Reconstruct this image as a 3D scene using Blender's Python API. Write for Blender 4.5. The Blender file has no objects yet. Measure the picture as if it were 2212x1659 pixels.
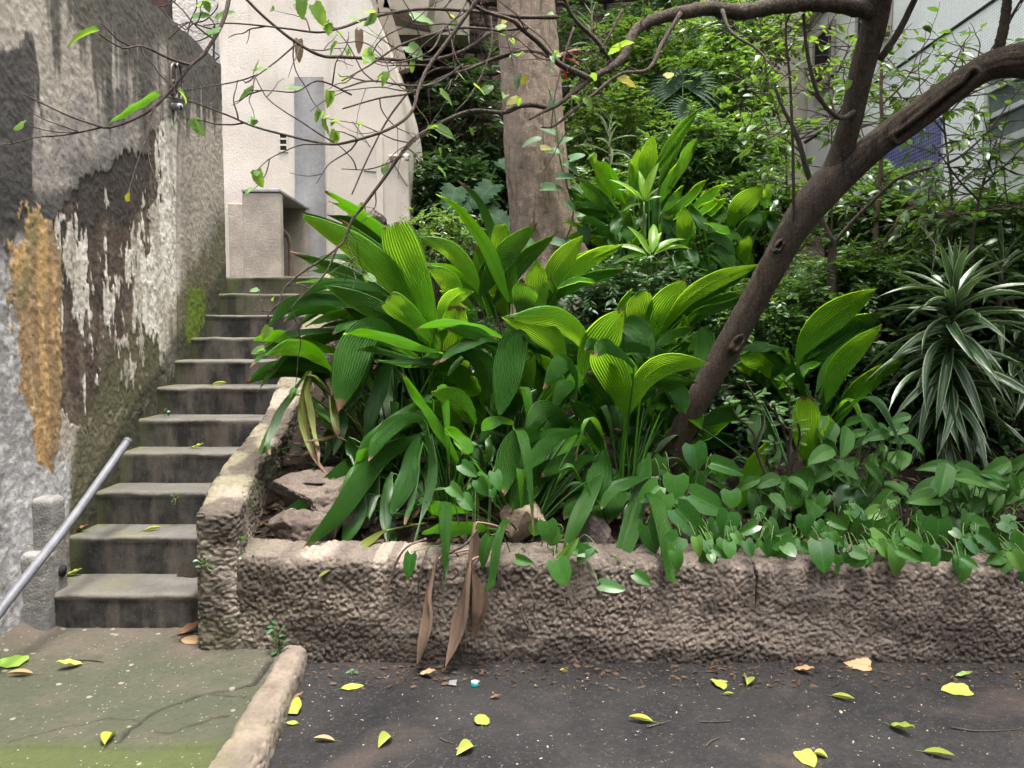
import bpy, math, random
import numpy as np
random.seed(7); RNG = np.random.default_rng(11)
R = math.radians
scene = bpy.context.scene
# ------------------------------------------------------------------ camera, sky, sun, exposure
CAMZ = 1.5; FPX = 1600.0; PITCH = math.atan((829.5 - 725.0) / FPX)
cam_d = bpy.data.cameras.new('camera'); cam = bpy.data.objects.new('camera', cam_d)
scene.collection.objects.link(cam); scene.camera = cam
cam.location = (0, 0, CAMZ); cam.rotation_euler = (math.pi / 2 - PITCH, 0, 0)
cam_d.sensor_width = 36.0; cam_d.lens = 36.0 * FPX / 2212.0
cam_d.clip_start = 0.05; cam_d.clip_end = 500
SUN_EL, SUN_AZ = 81.0, 135.0          # degrees above the horizon; azimuth clockwise from +Y
world = bpy.data.worlds.new('World'); scene.world = world; world.use_nodes = True
wn = world.node_tree; wn.nodes.clear()
w_out = wn.nodes.new('ShaderNodeOutputWorld'); w_bg = wn.nodes.new('ShaderNodeBackground')
w_sky = wn.nodes.new('ShaderNodeTexSky'); w_sky.sky_type = 'NISHITA'; w_sky.sun_disc = False
w_sky.sun_elevation = R(SUN_EL); w_sky.sun_rotation = R(SUN_AZ)
w_sky.dust_density = 6.0; w_sky.air_density = 1.0; w_sky.ozone_density = 1.0
w_hs = wn.nodes.new('ShaderNodeHueSaturation'); w_hs.inputs['Saturation'].default_value = 0.4
wn.links.new(w_sky.outputs[0], w_hs.inputs['Color']); wn.links.new(w_hs.outputs[0], w_bg.inputs[0])
w_bg.inputs[1].default_value = 0.15
wn.links.new(w_bg.outputs[0], w_out.inputs[0])
sun_d = bpy.data.lights.new('sun', 'SUN'); sun_d.energy = 1.5; sun_d.angle = R(12); sun_d.color = (1.0, 0.965, 0.91)
sun = bpy.data.objects.new('sun', sun_d); scene.collection.objects.link(sun)
sun.rotation_euler = (-R(90 - SUN_EL), 0, -R(SUN_AZ))
scene.view_settings.view_transform = 'Standard'; scene.view_settings.look = 'None'
scene.view_settings.gamma = 1.0; scene.view_settings.use_curve_mapping = False
scene.view_settings.exposure = 2.3
scene.cycles.use_denoising = True
scene.cycles.use_adaptive_sampling = True; scene.cycles.adaptive_threshold = .03
scene.cycles.max_bounces = 6; scene.cycles.transmission_bounces = 4; scene.cycles.diffuse_bounces = 3
scene.cycles.glossy_bounces = 2; scene.cycles.caustics_reflective = False; scene.cycles.caustics_refractive = False

# ------------------------------------------------------------------ pixel -> world helpers (places are real: each has its own depth)
TILES = {'D': (0, 0, 1.8517), 't1': (0, 0, .6175), 't2': (1366, 0, .6175), 't3': (2730, 0, .6175),
         't4': (0, 1024, .6175), 't5': (1366, 1024, .6175), 't6': (2730, 1024, .6175),
         't7': (0, 2048, .6175), 't8': (1366, 2048, .6175), 't9': (2730, 2048, .6175),
         'zA': (960, 760, .3617), 'zB': (960, 1300, .3617), 'zC': (1060, 1750, .3617),
         'zD': (2250, 400, .4069), 'zF': (2300, 1050, .6304), 'zG': (2500, 1650, .6304), 'zH': (3100, 300, .785)}
def D(tile, x, y):
    ox, oy, s = TILES[tile]; return (ox + s * x) / 1.8517, (oy + s * y) / 1.8517
CP, SP = math.cos(PITCH), math.sin(PITCH)
def ray(x, y):
    u = (x - 1106) / FPX; v = (829.5 - y) / FPX
    return np.array([u, CP + v * SP, -SP + v * CP])
CAM = np.array([0, 0, CAMZ])
def at(x, y, Y): d = ray(x, y); return CAM + d * (Y / d[1])
def atz(x, y, z): d = ray(x, y); return CAM + d * ((z - CAMZ) / d[2])
def atx(x, y, X): d = ray(x, y); return CAM + d * (X / d[0])
def T(tile, x, y, Y): return at(*D(tile, x, y), Y)

# ------------------------------------------------------------------ noise in numpy
def _h(ix, iy, iz, seed):
    n = (ix.astype(np.int64) * 374761393 + iy.astype(np.int64) * 668265263 + iz.astype(np.int64) * 2147483647 + seed * 974711) & 0xffffffff
    n = ((n ^ (n >> 13)) * 1274126177) & 0xffffffff
    n = ((n ^ (n >> 16)) * 2246822519) & 0xffffffff
    return ((n ^ (n >> 15)) & 0xffffff) / float(0x1000000)
def vn(x, y, z=None, seed=0):
    x = np.asarray(x, float); y = np.asarray(y, float); z = np.zeros_like(x) if z is None else np.asarray(z, float)
    X, Y, Z = np.floor(x), np.floor(y), np.floor(z); fx, fy, fz = x - X, y - Y, z - Z
    fx, fy, fz = [f * f * (3 - 2 * f) for f in (fx, fy, fz)]
    r = 0
    for i in (0, 1):
        for j in (0, 1):
            for k in (0, 1):
                r = r + _h(X + i, Y + j, Z + k, seed) * (fx if i else 1 - fx) * (fy if j else 1 - fy) * (fz if k else 1 - fz)
    return r
def fbm(x, y, z=None, oct=4, seed=0):
    r = 0; a = .5; s = 0
    for o in range(oct):
        f = 2 ** o
        r = r + a * vn(np.asarray(x) * f, np.asarray(y) * f, None if z is None else np.asarray(z) * f, seed + o * 17); s += a; a *= .5
    return r / s
def worley(P, cell, seed=0):
    Q = P / cell; I = np.floor(Q); best = np.full(len(P), 9.0)
    for i in (-1, 0, 1):
        for j in (-1, 0, 1):
            for k in (-1, 0, 1):
                c = I + (i, j, k)
                f = np.stack([_h(c[:, 0], c[:, 1], c[:, 2], seed + q) for q in (1, 2, 3)], 1)
                best = np.minimum(best, np.linalg.norm(c + f - Q, axis=1))
    return best
def sstep(a, b, x): t = np.clip((x - a) / (b - a), 0, 1); return t * t * (3 - 2 * t)
def inpoly(px, py, poly):
    r = np.zeros(px.shape, bool); n = len(poly); j = n - 1
    for i in range(n):
        xi, yi = poly[i]; xj, yj = poly[j]
        c = ((yi > py) != (yj > py)) & (px < (xj - xi) * (py - yi) / (yj - yi + 1e-12) + xi); r ^= c; j = i
    return r
def segdist(px, py, pts):
    d = np.full(px.shape, 1e9)
    for (x0, y0), (x1, y1) in zip(pts[:-1], pts[1:]):
        dx, dy = x1 - x0, y1 - y0; t = np.clip(((px - x0) * dx + (py - y0) * dy) / (dx * dx + dy * dy + 1e-12), 0, 1)
        d = np.minimum(d, np.hypot(px - x0 - t * dx, py - y0 - t * dy))
    return d

# ------------------------------------------------------------------ object helpers
COL = scene.collection
def tag(o, label=None, cat=None, group=None, kind=None):
    for k, v in (('label', label), ('category', cat), ('group', group), ('kind', kind)):
        if v: o[k] = v
    return o
def thing(name, label, cat, loc=(0, 0, 0), group=None, kind=None):
    o = bpy.data.objects.new(name, None); COL.objects.link(o); o.location = loc; o.empty_display_size = .05
    return tag(o, label, cat, group, kind)
def mesh(name, V, F, smooth=True, attrs=None):
    m = bpy.data.meshes.new(name)
    V = np.asarray(V, np.float32)
    if isinstance(F, np.ndarray):
        n, k = F.shape
        m.vertices.add(len(V)); m.vertices.foreach_set('co', V.ravel())
        m.loops.add(n * k); m.loops.foreach_set('vertex_index', F.astype(np.int32).ravel())
        m.polygons.add(n); m.polygons.foreach_set('loop_start', np.arange(0, n * k, k, dtype=np.int32))
        m.polygons.foreach_set('loop_total', np.full(n, k, np.int32))
        m.update(calc_edges=True)
    else:
        m.from_pydata(V.tolist(), [], F); m.update()
    if smooth: m.polygons.foreach_set('use_smooth', np.ones(len(m.polygons), bool))
    for k, a in (attrs or {}).items():
        a = np.asarray(a, np.float32)
        if a.ndim == 1: at_ = m.attributes.new(k, 'FLOAT', 'POINT'); at_.data.foreach_set('value', a)
        elif a.shape[1] == 3: at_ = m.attributes.new(k, 'FLOAT_VECTOR', 'POINT'); at_.data.foreach_set('vector', a.ravel())
        else: at_ = m.attributes.new(k, 'FLOAT_COLOR', 'POINT'); at_.data.foreach_set('color', a.ravel())
    return m
def obj(name, me, mat=None, parent=None, loc=None, kind=None, label=None):
    o = bpy.data.objects.new(name, me); COL.objects.link(o)
    if mat is not None and len(me.materials) == 0: me.materials.append(mat)
    if parent is not None: o.parent = parent
    if loc is not None: o.location = loc
    if kind: o['kind'] = kind
    if label: o['label'] = label
    return o
def part(name, V, F, mat, parent, smooth=True, attrs=None, kind=None, label=None):
    """mesh given in world coordinates, parented to a thing whose location is its only transform"""
    off = np.array(parent.location) if parent is not None else np.zeros(3)
    return obj(name, mesh(name, np.asarray(V) - off, F, smooth, attrs), mat, parent, kind=kind, label=label)
def gridF(nr, nc, flip=False):
    i = np.arange(nr - 1)[:, None] * nc + np.arange(nc - 1)[None]
    F = np.stack([i, i + 1, i + nc + 1, i + nc], -1).reshape(-1, 4)
    return F[:, ::-1].copy() if flip else F
def join(parts):
    V = []; F = []; n = 0
    for v, f in parts:
        v = np.asarray(v, float)
        V.append(v)
        F += [[int(i) + n for i in q] for q in f]; n += len(v)
    return np.concatenate(V), F
def box(x0, x1, y0, y1, z0, z1, bev=0.0):
    b = min(bev, (x1 - x0) * .45, (y1 - y0) * .45, (z1 - z0) * .45)
    if b <= 0:
        V = [(x, y, z) for z in (z0, z1) for y in (y0, y1) for x in (x0, x1)]
        return np.array(V, float), [[0, 2, 3, 1], [4, 5, 7, 6], [0, 1, 5, 4], [2, 6, 7, 3], [0, 4, 6, 2], [1, 3, 7, 5]]
    import bmesh
    bm = bmesh.new(); V, F = box(x0, x1, y0, y1, z0, z1)
    vs = [bm.verts.new(v) for v in V]
    for f in F: bm.faces.new([vs[i] for i in f])
    bmesh.ops.bevel(bm, geom=bm.edges[:], offset=b, segments=2, affect='EDGES', profile=.5)
    bm.verts.index_update()
    r = np.array([v.co[:] for v in bm.verts]), [[v.index for v in f.verts] for f in bm.faces]
    bm.free(); return r
def crom(P, n):
    """Catmull-Rom through P, n samples even in arc length"""
    P = np.asarray(P, float)
    if len(P) == 2: P = np.array([P[0], (P[0] + P[1]) / 2, P[1]])
    Q = np.vstack([2 * P[0] - P[1], P, 2 * P[-1] - P[-2]]); out = []
    for i in range(1, len(Q) - 2):
        t = np.linspace(0, 1, 16, endpoint=False)[:, None]
        a, b, c, d = Q[i - 1], Q[i], Q[i + 1], Q[i + 2]
        out.append(.5 * (2 * b + (c - a) * t + (2 * a - 5 * b + 4 * c - d) * t ** 2 + (3 * b - a - 3 * c + d) * t ** 3))
    out.append(P[-1][None]); C = np.vstack(out)
    L = np.concatenate([[0], np.cumsum(np.linalg.norm(np.diff(C[:, :3], axis=0), axis=1))])
    s = np.linspace(0, L[-1], n)
    return np.stack([np.interp(s, L, C[:, k]) for k in range(C.shape[1])], 1)
def frames(C, side0, at_i=0):
    Tn = np.gradient(C, axis=0); Tn /= np.linalg.norm(Tn, axis=1)[:, None] + 1e-12
    S = np.zeros_like(C); s = side0 - Tn[at_i] * (side0 @ Tn[at_i]); s /= np.linalg.norm(s) + 1e-12; S[at_i] = s
    for rng in (range(at_i + 1, len(C)), range(at_i - 1, -1, -1)):
        p = s
        for i in rng:
            p = p - Tn[i] * (p @ Tn[i]); p /= np.linalg.norm(p) + 1e-12; S[i] = p
    return Tn, S, np.cross(Tn, S)
def tube(P, rad, nseg=8, n=None, jitter=0.0, seed=0, cap=True):
    """P control points, rad radii at them; returns V, F(list quads)"""
    P = np.asarray(P, float); rad = np.asarray(rad, float)
    n = n or max(4, (len(P) - 1) * 4)
    C4 = crom(np.hstack([P, rad[:, None]]), n); C, r = C4[:, :3], np.maximum(C4[:, 3], 1e-4)
    up = np.array([.31, .52, .79]); Tn, S, N = frames(C, up)
    a = np.linspace(0, 2 * math.pi, nseg, endpoint=False)
    dirs = S[:, None] * np.cos(a)[None, :, None] + N[:, None] * np.sin(a)[None, :, None]
    V = C[:, None] + dirs * r[:, None, None]
    if jitter:
        Pn = V.reshape(-1, 3); rr = np.repeat(r, nseg)
        k = 1 + jitter * (2 * fbm(Pn[:, 0] / rr, Pn[:, 1] / rr, Pn[:, 2] / rr * .35, 3, seed) - 1)
        V = C[:, None] + (V - C[:, None]) * k.reshape(n, nseg)[..., None]
    V = V.reshape(-1, 3)
    i = np.arange(n - 1)[:, None] * nseg + np.arange(nseg)[None]; j = np.arange(n - 1)[:, None] * nseg + (np.arange(nseg)[None] + 1) % nseg
    F = np.stack([i, j, j + nseg, i + nseg], -1).reshape(-1, 4).tolist()
    if cap: F += [list(range(nseg))[::-1], list(range((n - 1) * nseg, n * nseg))]
    return V, F

# ------------------------------------------------------------------ node helper
class NT:
    def __init__(s, name):
        s.m = bpy.data.materials.new(name); s.m.use_nodes = True; s.t = s.m.node_tree; s.t.nodes.clear()
        s.out = s.t.nodes.new('ShaderNodeOutputMaterial')
    def n(s, typ, props=None, **ins):
        nd = s.t.nodes.new('ShaderNode' + typ)
        for k, v in (props or {}).items(): setattr(nd, k, v)
        for k, v in ins.items():
            key = int(k[1:]) if k[0] == '_' else k.replace('_', ' ')
            s.set(nd.inputs[key], v)
        return nd
    def set(s, inp, v):
        if isinstance(v, bpy.types.NodeSocket): s.t.links.new(v, inp)
        elif isinstance(v, bpy.types.Node): s.t.links.new(v.outputs[0], inp)
        elif isinstance(v, (tuple, list)) and len(v) == 3 and inp.type == 'RGBA': inp.default_value = (*v, 1)
        else: inp.default_value = v
    def co(s): 
        return s.n('NewGeometry').outputs['Position']
    def ob(s): return s.n('TexCoord').outputs['Object']
    def noise(s, vec, scale, detail=4, rough=.55, dist=0):
        return s.n('TexNoise', Vector=vec, Scale=scale, Detail=detail, Roughness=rough, Distortion=dist).outputs[0]
    def vor(s, vec, scale, feat='F1'):
        return s.n('TexVoronoi', {'feature': feat}, Vector=vec, Scale=scale).outputs[0]
    def mapping(s, vec, scale): return s.n('Mapping', Vector=vec, Scale=scale).outputs[0]
    def ramp(s, fac, a, b, ca=0.0, cb=1.0):
        return s.n('MapRange', {'clamp': True}, Value=fac, _1=a, _2=b, _3=ca, _4=cb).outputs[0]
    def math(s, op, a, b=0.5): return s.n('Math', {'operation': op}, _0=a, _1=b).outputs[0]
    def mix(s, f, a, b, mode='MIX'):
        nd = s.n('Mix', {'data_type': 'RGBA', 'blend_type': mode}); s.set(nd.inputs[0], f); s.set(nd.inputs[6], a); s.set(nd.inputs[7], b)
        return nd.outputs[2]
    def attr(s, name, out='Fac'): return s.n('Attribute', {'attribute_name': name}).outputs[out]
    def bump(s, h, strength=.5, dist=.01, nrm=None):
        nd = s.n('Bump', Height=h, Strength=strength, Distance=dist)
        if nrm is not None: s.set(nd.inputs['Normal'], nrm)
        return nd.outputs[0]
    def pbsdf(s, col, rough=.8, spec=.3, normal=None, metal=0.0):
        nd = s.n('BsdfPrincipled'); s.set(nd.inputs['Base Color'], col); s.set(nd.inputs['Roughness'], rough)
        s.set(nd.inputs['Specular IOR Level'], spec); s.set(nd.inputs['Metallic'], metal)
        if normal is not None: s.set(nd.inputs['Normal'], normal)
        return nd.outputs[0]
    def done(s, sh): s.t.links.new(sh, s.out.inputs[0]); return s.m

def rough_mat(name, c1, c2, c3=None, scale=6, bump=.6, bscale=120, rough=.9, spec=.2, bd=.004):
    t = NT(name); p = t.co()
    a = t.noise(p, scale, 5, .6); b = t.noise(p, scale * 9, 3, .6)
    col = t.mix(t.ramp(a, .35, .65), c1, c2)
    if c3: col = t.mix(t.ramp(t.noise(p, scale * .45, 4, .6), .5, .68), col, c3)
    col = t.mix(.55, col, t.mix(b, (.35, .35, .35), (1.0, 1.0, 1.0)), 'MULTIPLY')
    h = t.noise(p, bscale, 4, .65)
    return t.done(t.pbsdf(col, rough, spec, t.bump(h, bump, bd)))
def leaf_mat(name, c_dark, c_light, trans, tf=.35, rough=.4, spec=.45, stripe=None, vein=None, brown=0.0, pleat=0, spots=None):
    """c_dark..c_light by individual, trans: colour of light passing through"""
    t = NT(name)
    rnd = t.math('FRACT', t.math('ADD', t.attr('rnd'), t.n('ObjectInfo').outputs['Random']))
    uv = t.n('Attribute', {'attribute_name': 'luv'}).outputs['Vector']; sep = t.n('SeparateXYZ', Vector=uv)
    s, v = sep.outputs[0], sep.outputs[1]; p = t.ob()
    col = t.mix(rnd, c_dark, c_light); tr = t.mix(rnd, tuple(c * .75 for c in trans), trans)
    nz = t.noise(p, 14, 3, .6); col = t.mix(t.ramp(nz, .3, .7, 0, .35), col, t.mix(.5, col, c_light)); h = None
    if pleat:
        w = t.math('SINE', t.math('MULTIPLY', s, pleat * math.pi)); f = t.ramp(w, -1, 1)
        fine = t.math('SINE', t.math('MULTIPLY', s, pleat * math.pi * 4.0))
        col = t.mix(t.math('MULTIPLY', f, .22), col, c_light); tr = t.mix(t.math('MULTIPLY', f, .25), tr, tuple(min(1, c * 1.6) for c in trans))
        h = fine
    sab = t.math('ABSOLUTE', s)
    if stripe:                                  # pale margins and pale pinstripes
        k = t.math('MULTIPLY', t.math('GREATER_THAN', sab, .78), t.math('LESS_THAN', sab, .98))
        k2 = t.math('MULTIPLY', t.math('GREATER_THAN', sab, .3), t.math('LESS_THAN', sab, .38))
        k = t.math('MAXIMUM', k, t.math('MULTIPLY', k2, .35))
        col = t.mix(k, col, stripe); tr = t.mix(k, tr, stripe)
    if vein:
        k = t.ramp(sab, .0, .09, 1, 0)
        zig = t.math('SINE', t.math('ADD', t.math('MULTIPLY', v, 42), t.math('MULTIPLY', sab, -14)))
        k = t.math('MAXIMUM', t.math('MULTIPLY', k, .8), t.ramp(zig, .88, 1, 0, .35))
        col = t.mix(k, col, vein)
        h = t.math('MULTIPLY', k, -1.0)
    if spots:
        k = t.ramp(t.noise(t.mapping(p, (1, .4, 1)), 38, 4, .7), .60, .66)
        k = t.math('MULTIPLY', k, t.math('GREATER_THAN', rnd, .55)); col = t.mix(k, col, spots); tr = t.mix(k, tr, spots)
    if brown:
        e = t.math('ADD', v, t.math('MULTIPLY', t.math('SUBTRACT', t.noise(t.mapping(p, (1, 1, 1)), 30, 3, .6), .5), .22))
        k = t.math('MULTIPLY', t.ramp(e, 1 - brown, 1 - brown * .6), t.math('GREATER_THAN', rnd, .35))
        col = t.mix(k, col, (.20, .12, .075)); tr = t.mix(k, tr, (.12, .07, .03))
        pn = t.ramp(t.noise(p, 60, 2, .5), .70, .74, 0, .7); col = t.mix(pn, col, (.13, .12, .06))
    nrm = t.bump(h, .12, .002) if h is not None else None
    a = t.pbsdf(col, t.ramp(t.noise(p, 22, 3), .3, .7, rough - .07, rough + .1), spec, nrm)
    b = t.n('BsdfTranslucent', Color=tr).outputs[0]
    mx = t.n('MixShader'); t.set(mx.inputs[0], tf); t.set(mx.inputs[1], a); t.set(mx.inputs[2], b)
    return t.done(mx.outputs[0])
# ================================================================== STRUCTURE
XL = -2.46                                  # face of the stained wall
SY = [3.72, 4.05, 4.33, 4.59, 4.85, 5.13, 5.41, 5.69, 5.97, 6.25, 6.53]
SZ = [.175, .384, .579, .769, .953, 1.144, 1.321, 1.486, 1.667, 1.853, 2.018]
def soil_z(X, Y):
    z = np.interp(Y, [3.4, 3.7, 4.2, 5, 6, 7, 8, 9, 10.6, 14], [.36, .38, .50, .88, 1.38, 1.85, 2.25, 2.8, 3.2, 3.6])
    return z + .12 * (fbm(np.asarray(X) * 1.3, np.asarray(Y) * 1.3, None, 4, 5) - .5) + .05 * (fbm(np.asarray(X) * 9, np.asarray(Y) * 9, None, 3, 9) - .5)

# ---- asphalt: one sheet, fine where the camera sees it
def asphalt():
    xs = np.concatenate([np.linspace(-60, -2, 14), np.linspace(-1.9, 3.4, 420), np.linspace(3.6, 60, 14)])
    ys = np.concatenate([np.linspace(-40, 1.5, 16), np.linspace(1.7, 3.75, 200), np.linspace(4, 90, 20)])
    X, Y = np.meshgrid(xs, ys)
    Z = -.08 + .010 * (fbm(X * 3, Y * 3, None, 4, 3) - .5) + .004 * (fbm(X * 40, Y * 40, None, 2, 8) - .5)
    Z = Z + .02 * sstep(3.36, 3.5, Y) * (.4 + .6 * fbm(X * 5, Y * 5, None, 3, 2))
    t = NT('asphalt'); p = t.co()
    c = t.mix(t.ramp(t.noise(p, 2.2, 4, .6), .35, .7), (.011, .0105, .011), (.024, .022, .021))
    c = t.mix(t.ramp(t.noise(p, 1.5, 4, .65, .6), .55, .72, 0, .75), c, (.060, .044, .036))
    c = t.mix(t.ramp(t.noise(p, 55, 3, .7), .52, .75, 0, .5), c, (.055, .050, .047))
    v = t.n('TexVoronoi', Vector=p, Scale=70.0); k = t.ramp(v.outputs['Distance'], .12, .2, 1, 0)
    pick = t.math('GREATER_THAN', t.n('SeparateColor', Color=v.outputs['Color']).outputs[0], .78)
    c = t.mix(t.math('MULTIPLY', t.math('MULTIPLY', k, pick), .6), c, (.20, .18, .155))
    v2 = t.n('TexVoronoi', Vector=p, Scale=26.0); k = t.ramp(v2.outputs['Distance'], .09, .14, 1, 0)
    pick = t.math('GREATER_THAN', t.n('SeparateColor', Color=v2.outputs['Color']).outputs[1], .84)
    c = t.mix(t.math('MULTIPLY', k, pick), c, (.24, .195, .15))
    b = t.bump(t.noise(p, 160, 3, .7), .7, .006); b = t.bump(t.vor(p, 90), .5, .006, b)
    m = t.done(t.pbsdf(c, t.ramp(t.noise(p, 6, 3), .3, .7, .75, .95), .18, b))
    tag(obj('asphalt_ground', mesh('asphalt_ground', np.stack([X, Y, Z], -1).reshape(-1, 3), gridF(*X.shape)), m), kind='structure')
asphalt()

# ---- landing with its crack, and the kerb along it
kl0, kl1 = atz(590, 1430, 0), atz(455, 1640, 0); kr0, kr1 = atz(657, 1432, -.03), atz(566, 1655, -.03)
def lin(a, b, Y): k = (Y - a[1]) / (b[1] - a[1]); return a[0] + (b[0] - a[0]) * k
CRACKS = [[(760, 1490), (830, 1410), (920, 1350), (1000, 1300), (1100, 1255), (1200, 1230), (1300, 1195), (1400, 1170), (1500, 1160), (1640, 1125), (1700, 1040), (1760, 960)],
          [(1380, 1190), (1470, 1200), (1590, 1205)],
          [(40, 1500), (200, 1450), (400, 1400), (560, 1370), (690, 1330), (800, 1345), (910, 1355)],
          [(1010, 1425), (1120, 1435), (1200, 1390), (1350, 1350), (1480, 1330)], [(820, 870), (790, 875)], [(820, 855), (860, 830)]]
CRACKS = [[tuple(atz(*D('t7', *q), 0)[:2]) for q in c] for c in CRACKS]
def landing():
    ny, nx = 260, 230
    ys = np.concatenate([np.linspace(.6, 2.3, 30)[:-1], np.linspace(2.3, 3.9, ny)]); u = np.linspace(0, 1, nx)
    Y = np.repeat(ys[:, None], nx, 1); xr = lin(kl0, kl1, ys) + .02
    xr = np.where(ys > 3.44, np.maximum(xr, -1.2), xr)
    X = -2.62 + (xr[:, None] + 2.62) * u[None]
    d = np.full(X.shape, 9.0); wid = [.012, .007, .004, .006, .003, .003]
    gro = np.zeros_like(X)
    jx = X + .03 * (fbm(X * 14, Y * 14, None, 3, 41) - .5); jy = Y + .03 * (fbm(X * 14 + 9, Y * 14, None, 3, 42) - .5)
    for c, w in zip(CRACKS, wid):
        dd = segdist(jx, jy, c) * (.7 + .9 * vn(X * 9, Y * 9, None, 77)); gro = np.maximum(gro, 1 - sstep(w * .45, w * 1.25, dd))
    Z = .012 * (fbm(X * 2.5, Y * 2.5, None, 4, 4) - .5) + .006 * (fbm(X * 30, Y * 30, None, 3, 6) - .5)
    pb = worley(np.stack([X.ravel(), Y.ravel(), 0 * X.ravel()], 1), .035, 3).reshape(X.shape)
    Z = Z + .004 * (1 - sstep(.1, .3, pb))
    fall = sstep(.012, -.012, Y - atz(220, 1612, 0)[1])                # slab joint: the near slab lies a little lower
    Z = Z - .012 * fall - .02 * gro
    Z = Z + .05 * sstep(-2.36, -2.52, X) + .03 * sstep(-2.25, -2.45, X) * sstep(3.0, 3.6, Y)
    t = NT('mossy_concrete'); p = t.co(); g = t.attr('groove'); ms = t.attr('moss')
    c = t.mix(t.ramp(t.noise(p, 3, 5, .62), .35, .65), (.100, .080, .064), (.062, .059, .042))
    c = t.mix(t.ramp(t.math('ADD', ms, t.math('MULTIPLY', t.math('SUBTRACT', t.noise(p, 5, 5, .65), .5), 1.4)), .35, .8), c, (.050, .054, .034))
    c = t.mix(t.ramp(t.math('ADD', t.attr('moss2'), t.math('MULTIPLY', t.math('SUBTRACT', t.noise(p, 7, 5, .65), .5), .9)), .5, .95), c, (.056, .068, .024))
    c = t.mix(.6, c, t.mix(t.noise(p, 45, 4, .65), (.4, .4, .4), (1.25, 1.25, 1.25)), 'MULTIPLY')
    v = t.n('TexVoronoi', Vector=t.mapping(p, (1, .8, 1)), Scale=60.0); k = t.ramp(v.outputs['Distance'], .14, .24, 1, 0)
    pick = t.math('GREATER_THAN', t.n('SeparateColor', Color=v.outputs['Color']).outputs[0], .80)
    c = t.mix(t.math('MULTIPLY', t.math('MULTIPLY', k, pick), .75), c, (.27, .25, .20))
    v = t.n('TexVoronoi', Vector=p, Scale=17.0); k = t.ramp(v.outputs['Distance'], .16, .22, 1, 0)
    pick = t.math('GREATER_THAN', t.n('SeparateColor', Color=v.outputs['Color']).outputs[1], .84)
    c = t.mix(t.math('MULTIPLY', t.math('MULTIPLY', k, pick), .7), c, (.25, .23, .18))
    c = t.mix(g, c, (.02, .018, .015))
    m = t.done(t.pbsdf(c, .85, .18, t.bump(t.noise(p, 120, 4, .7), .8, .008)))
    moss = sstep(2.2, -.0, (X + 1.0)) * .55 * sstep(3.75, 3.2, Y) + .2
    moss2 = np.clip(sstep(2.80, 2.55, Y) + .55 * sstep(-2.0, -2.5, X) * sstep(3.1, 2.8, Y), 0, 1)
    tag(obj('landing_pavement', mesh('landing_pavement', np.stack([X, Y, Z], -1).reshape(-1, 3), gridF(*X.shape),
        attrs={'groove': gro.ravel(), 'moss': moss.ravel(), 'moss2': moss2.ravel()}), m), kind='structure')
landing()
M_KERB = rough_mat('kerb_stone', (.235, .19, .15), (.13, .105, .085), (.15, .145, .065), 7, .9, 90, .9, .2, .008)
def rough_surf(ring_fn, nu, nv, amp, cell, seed, lump=1.0):
    """ring_fn(u, v) -> P, N arrays; displaced along N by lumps"""
    u, v = np.meshgrid(np.linspace(0, 1, nu), np.linspace(0, 1, nv), indexing='ij')
    P, N = ring_fn(u.ravel(), v.ravel())
    return P + N * lumps(P, amp, cell, seed)[:, None], gridF(nu, nv)
def lumps(P, amp, cell, seed):
    Q = P + .6 * cell * (np.stack([vn(P[:, 0] / cell, P[:, 1] / cell, P[:, 2] / cell, seed + k) for k in (5, 6, 7)], 1) - .5)
    Q[:, 2] *= 1.1
    w = worley(Q, cell, seed); w2 = worley(Q, cell * .55, seed + 9)
    big = fbm(P[:, 0] * 6, P[:, 1] * 6, P[:, 2] * 6, 3, seed) - .5; msk = .25 + 1.05 * fbm(P[:, 0] * 6, P[:, 1] * 6, P[:, 2] * 6, 3, seed + 3)
    dome = lambda q, r: np.sqrt(np.clip(1 - (q / r) ** 2, 0, 1))
    return amp * (1.0 * msk * dome(w, .78) + .38 * dome(w2, .8) + 1.8 * big - .75)
def kerb():
    def fn(u, v):
        Y = 3.56 - u * 2.6; xl = lin(kl0, kl1, Y); xr = lin(kr0, kr1, Y)
        cx, hw = (xl + xr) / 2, (xr - xl) / 2; a = v * math.pi
        ex = np.sign(np.cos(a)) * np.abs(np.cos(a)) ** .55; ez = np.abs(np.sin(a)) ** .55
        end = np.sqrt(np.clip(1 - ((.05 - np.minimum(u * 2.6, .05)) / .05) ** 2, 0.02, 1))
        P = np.stack([cx - hw * ex, Y, -.10 + .115 * ez * end], 1); N = np.stack([-np.cos(a), 0 * a, np.sin(a)], 1)
        return P, N
    V, F = rough_surf(fn, 420, 60, .010, .03, 21)
    tag(obj('kerb', mesh('kerb', V, F), M_KERB), kind='structure')
kerb()

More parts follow.
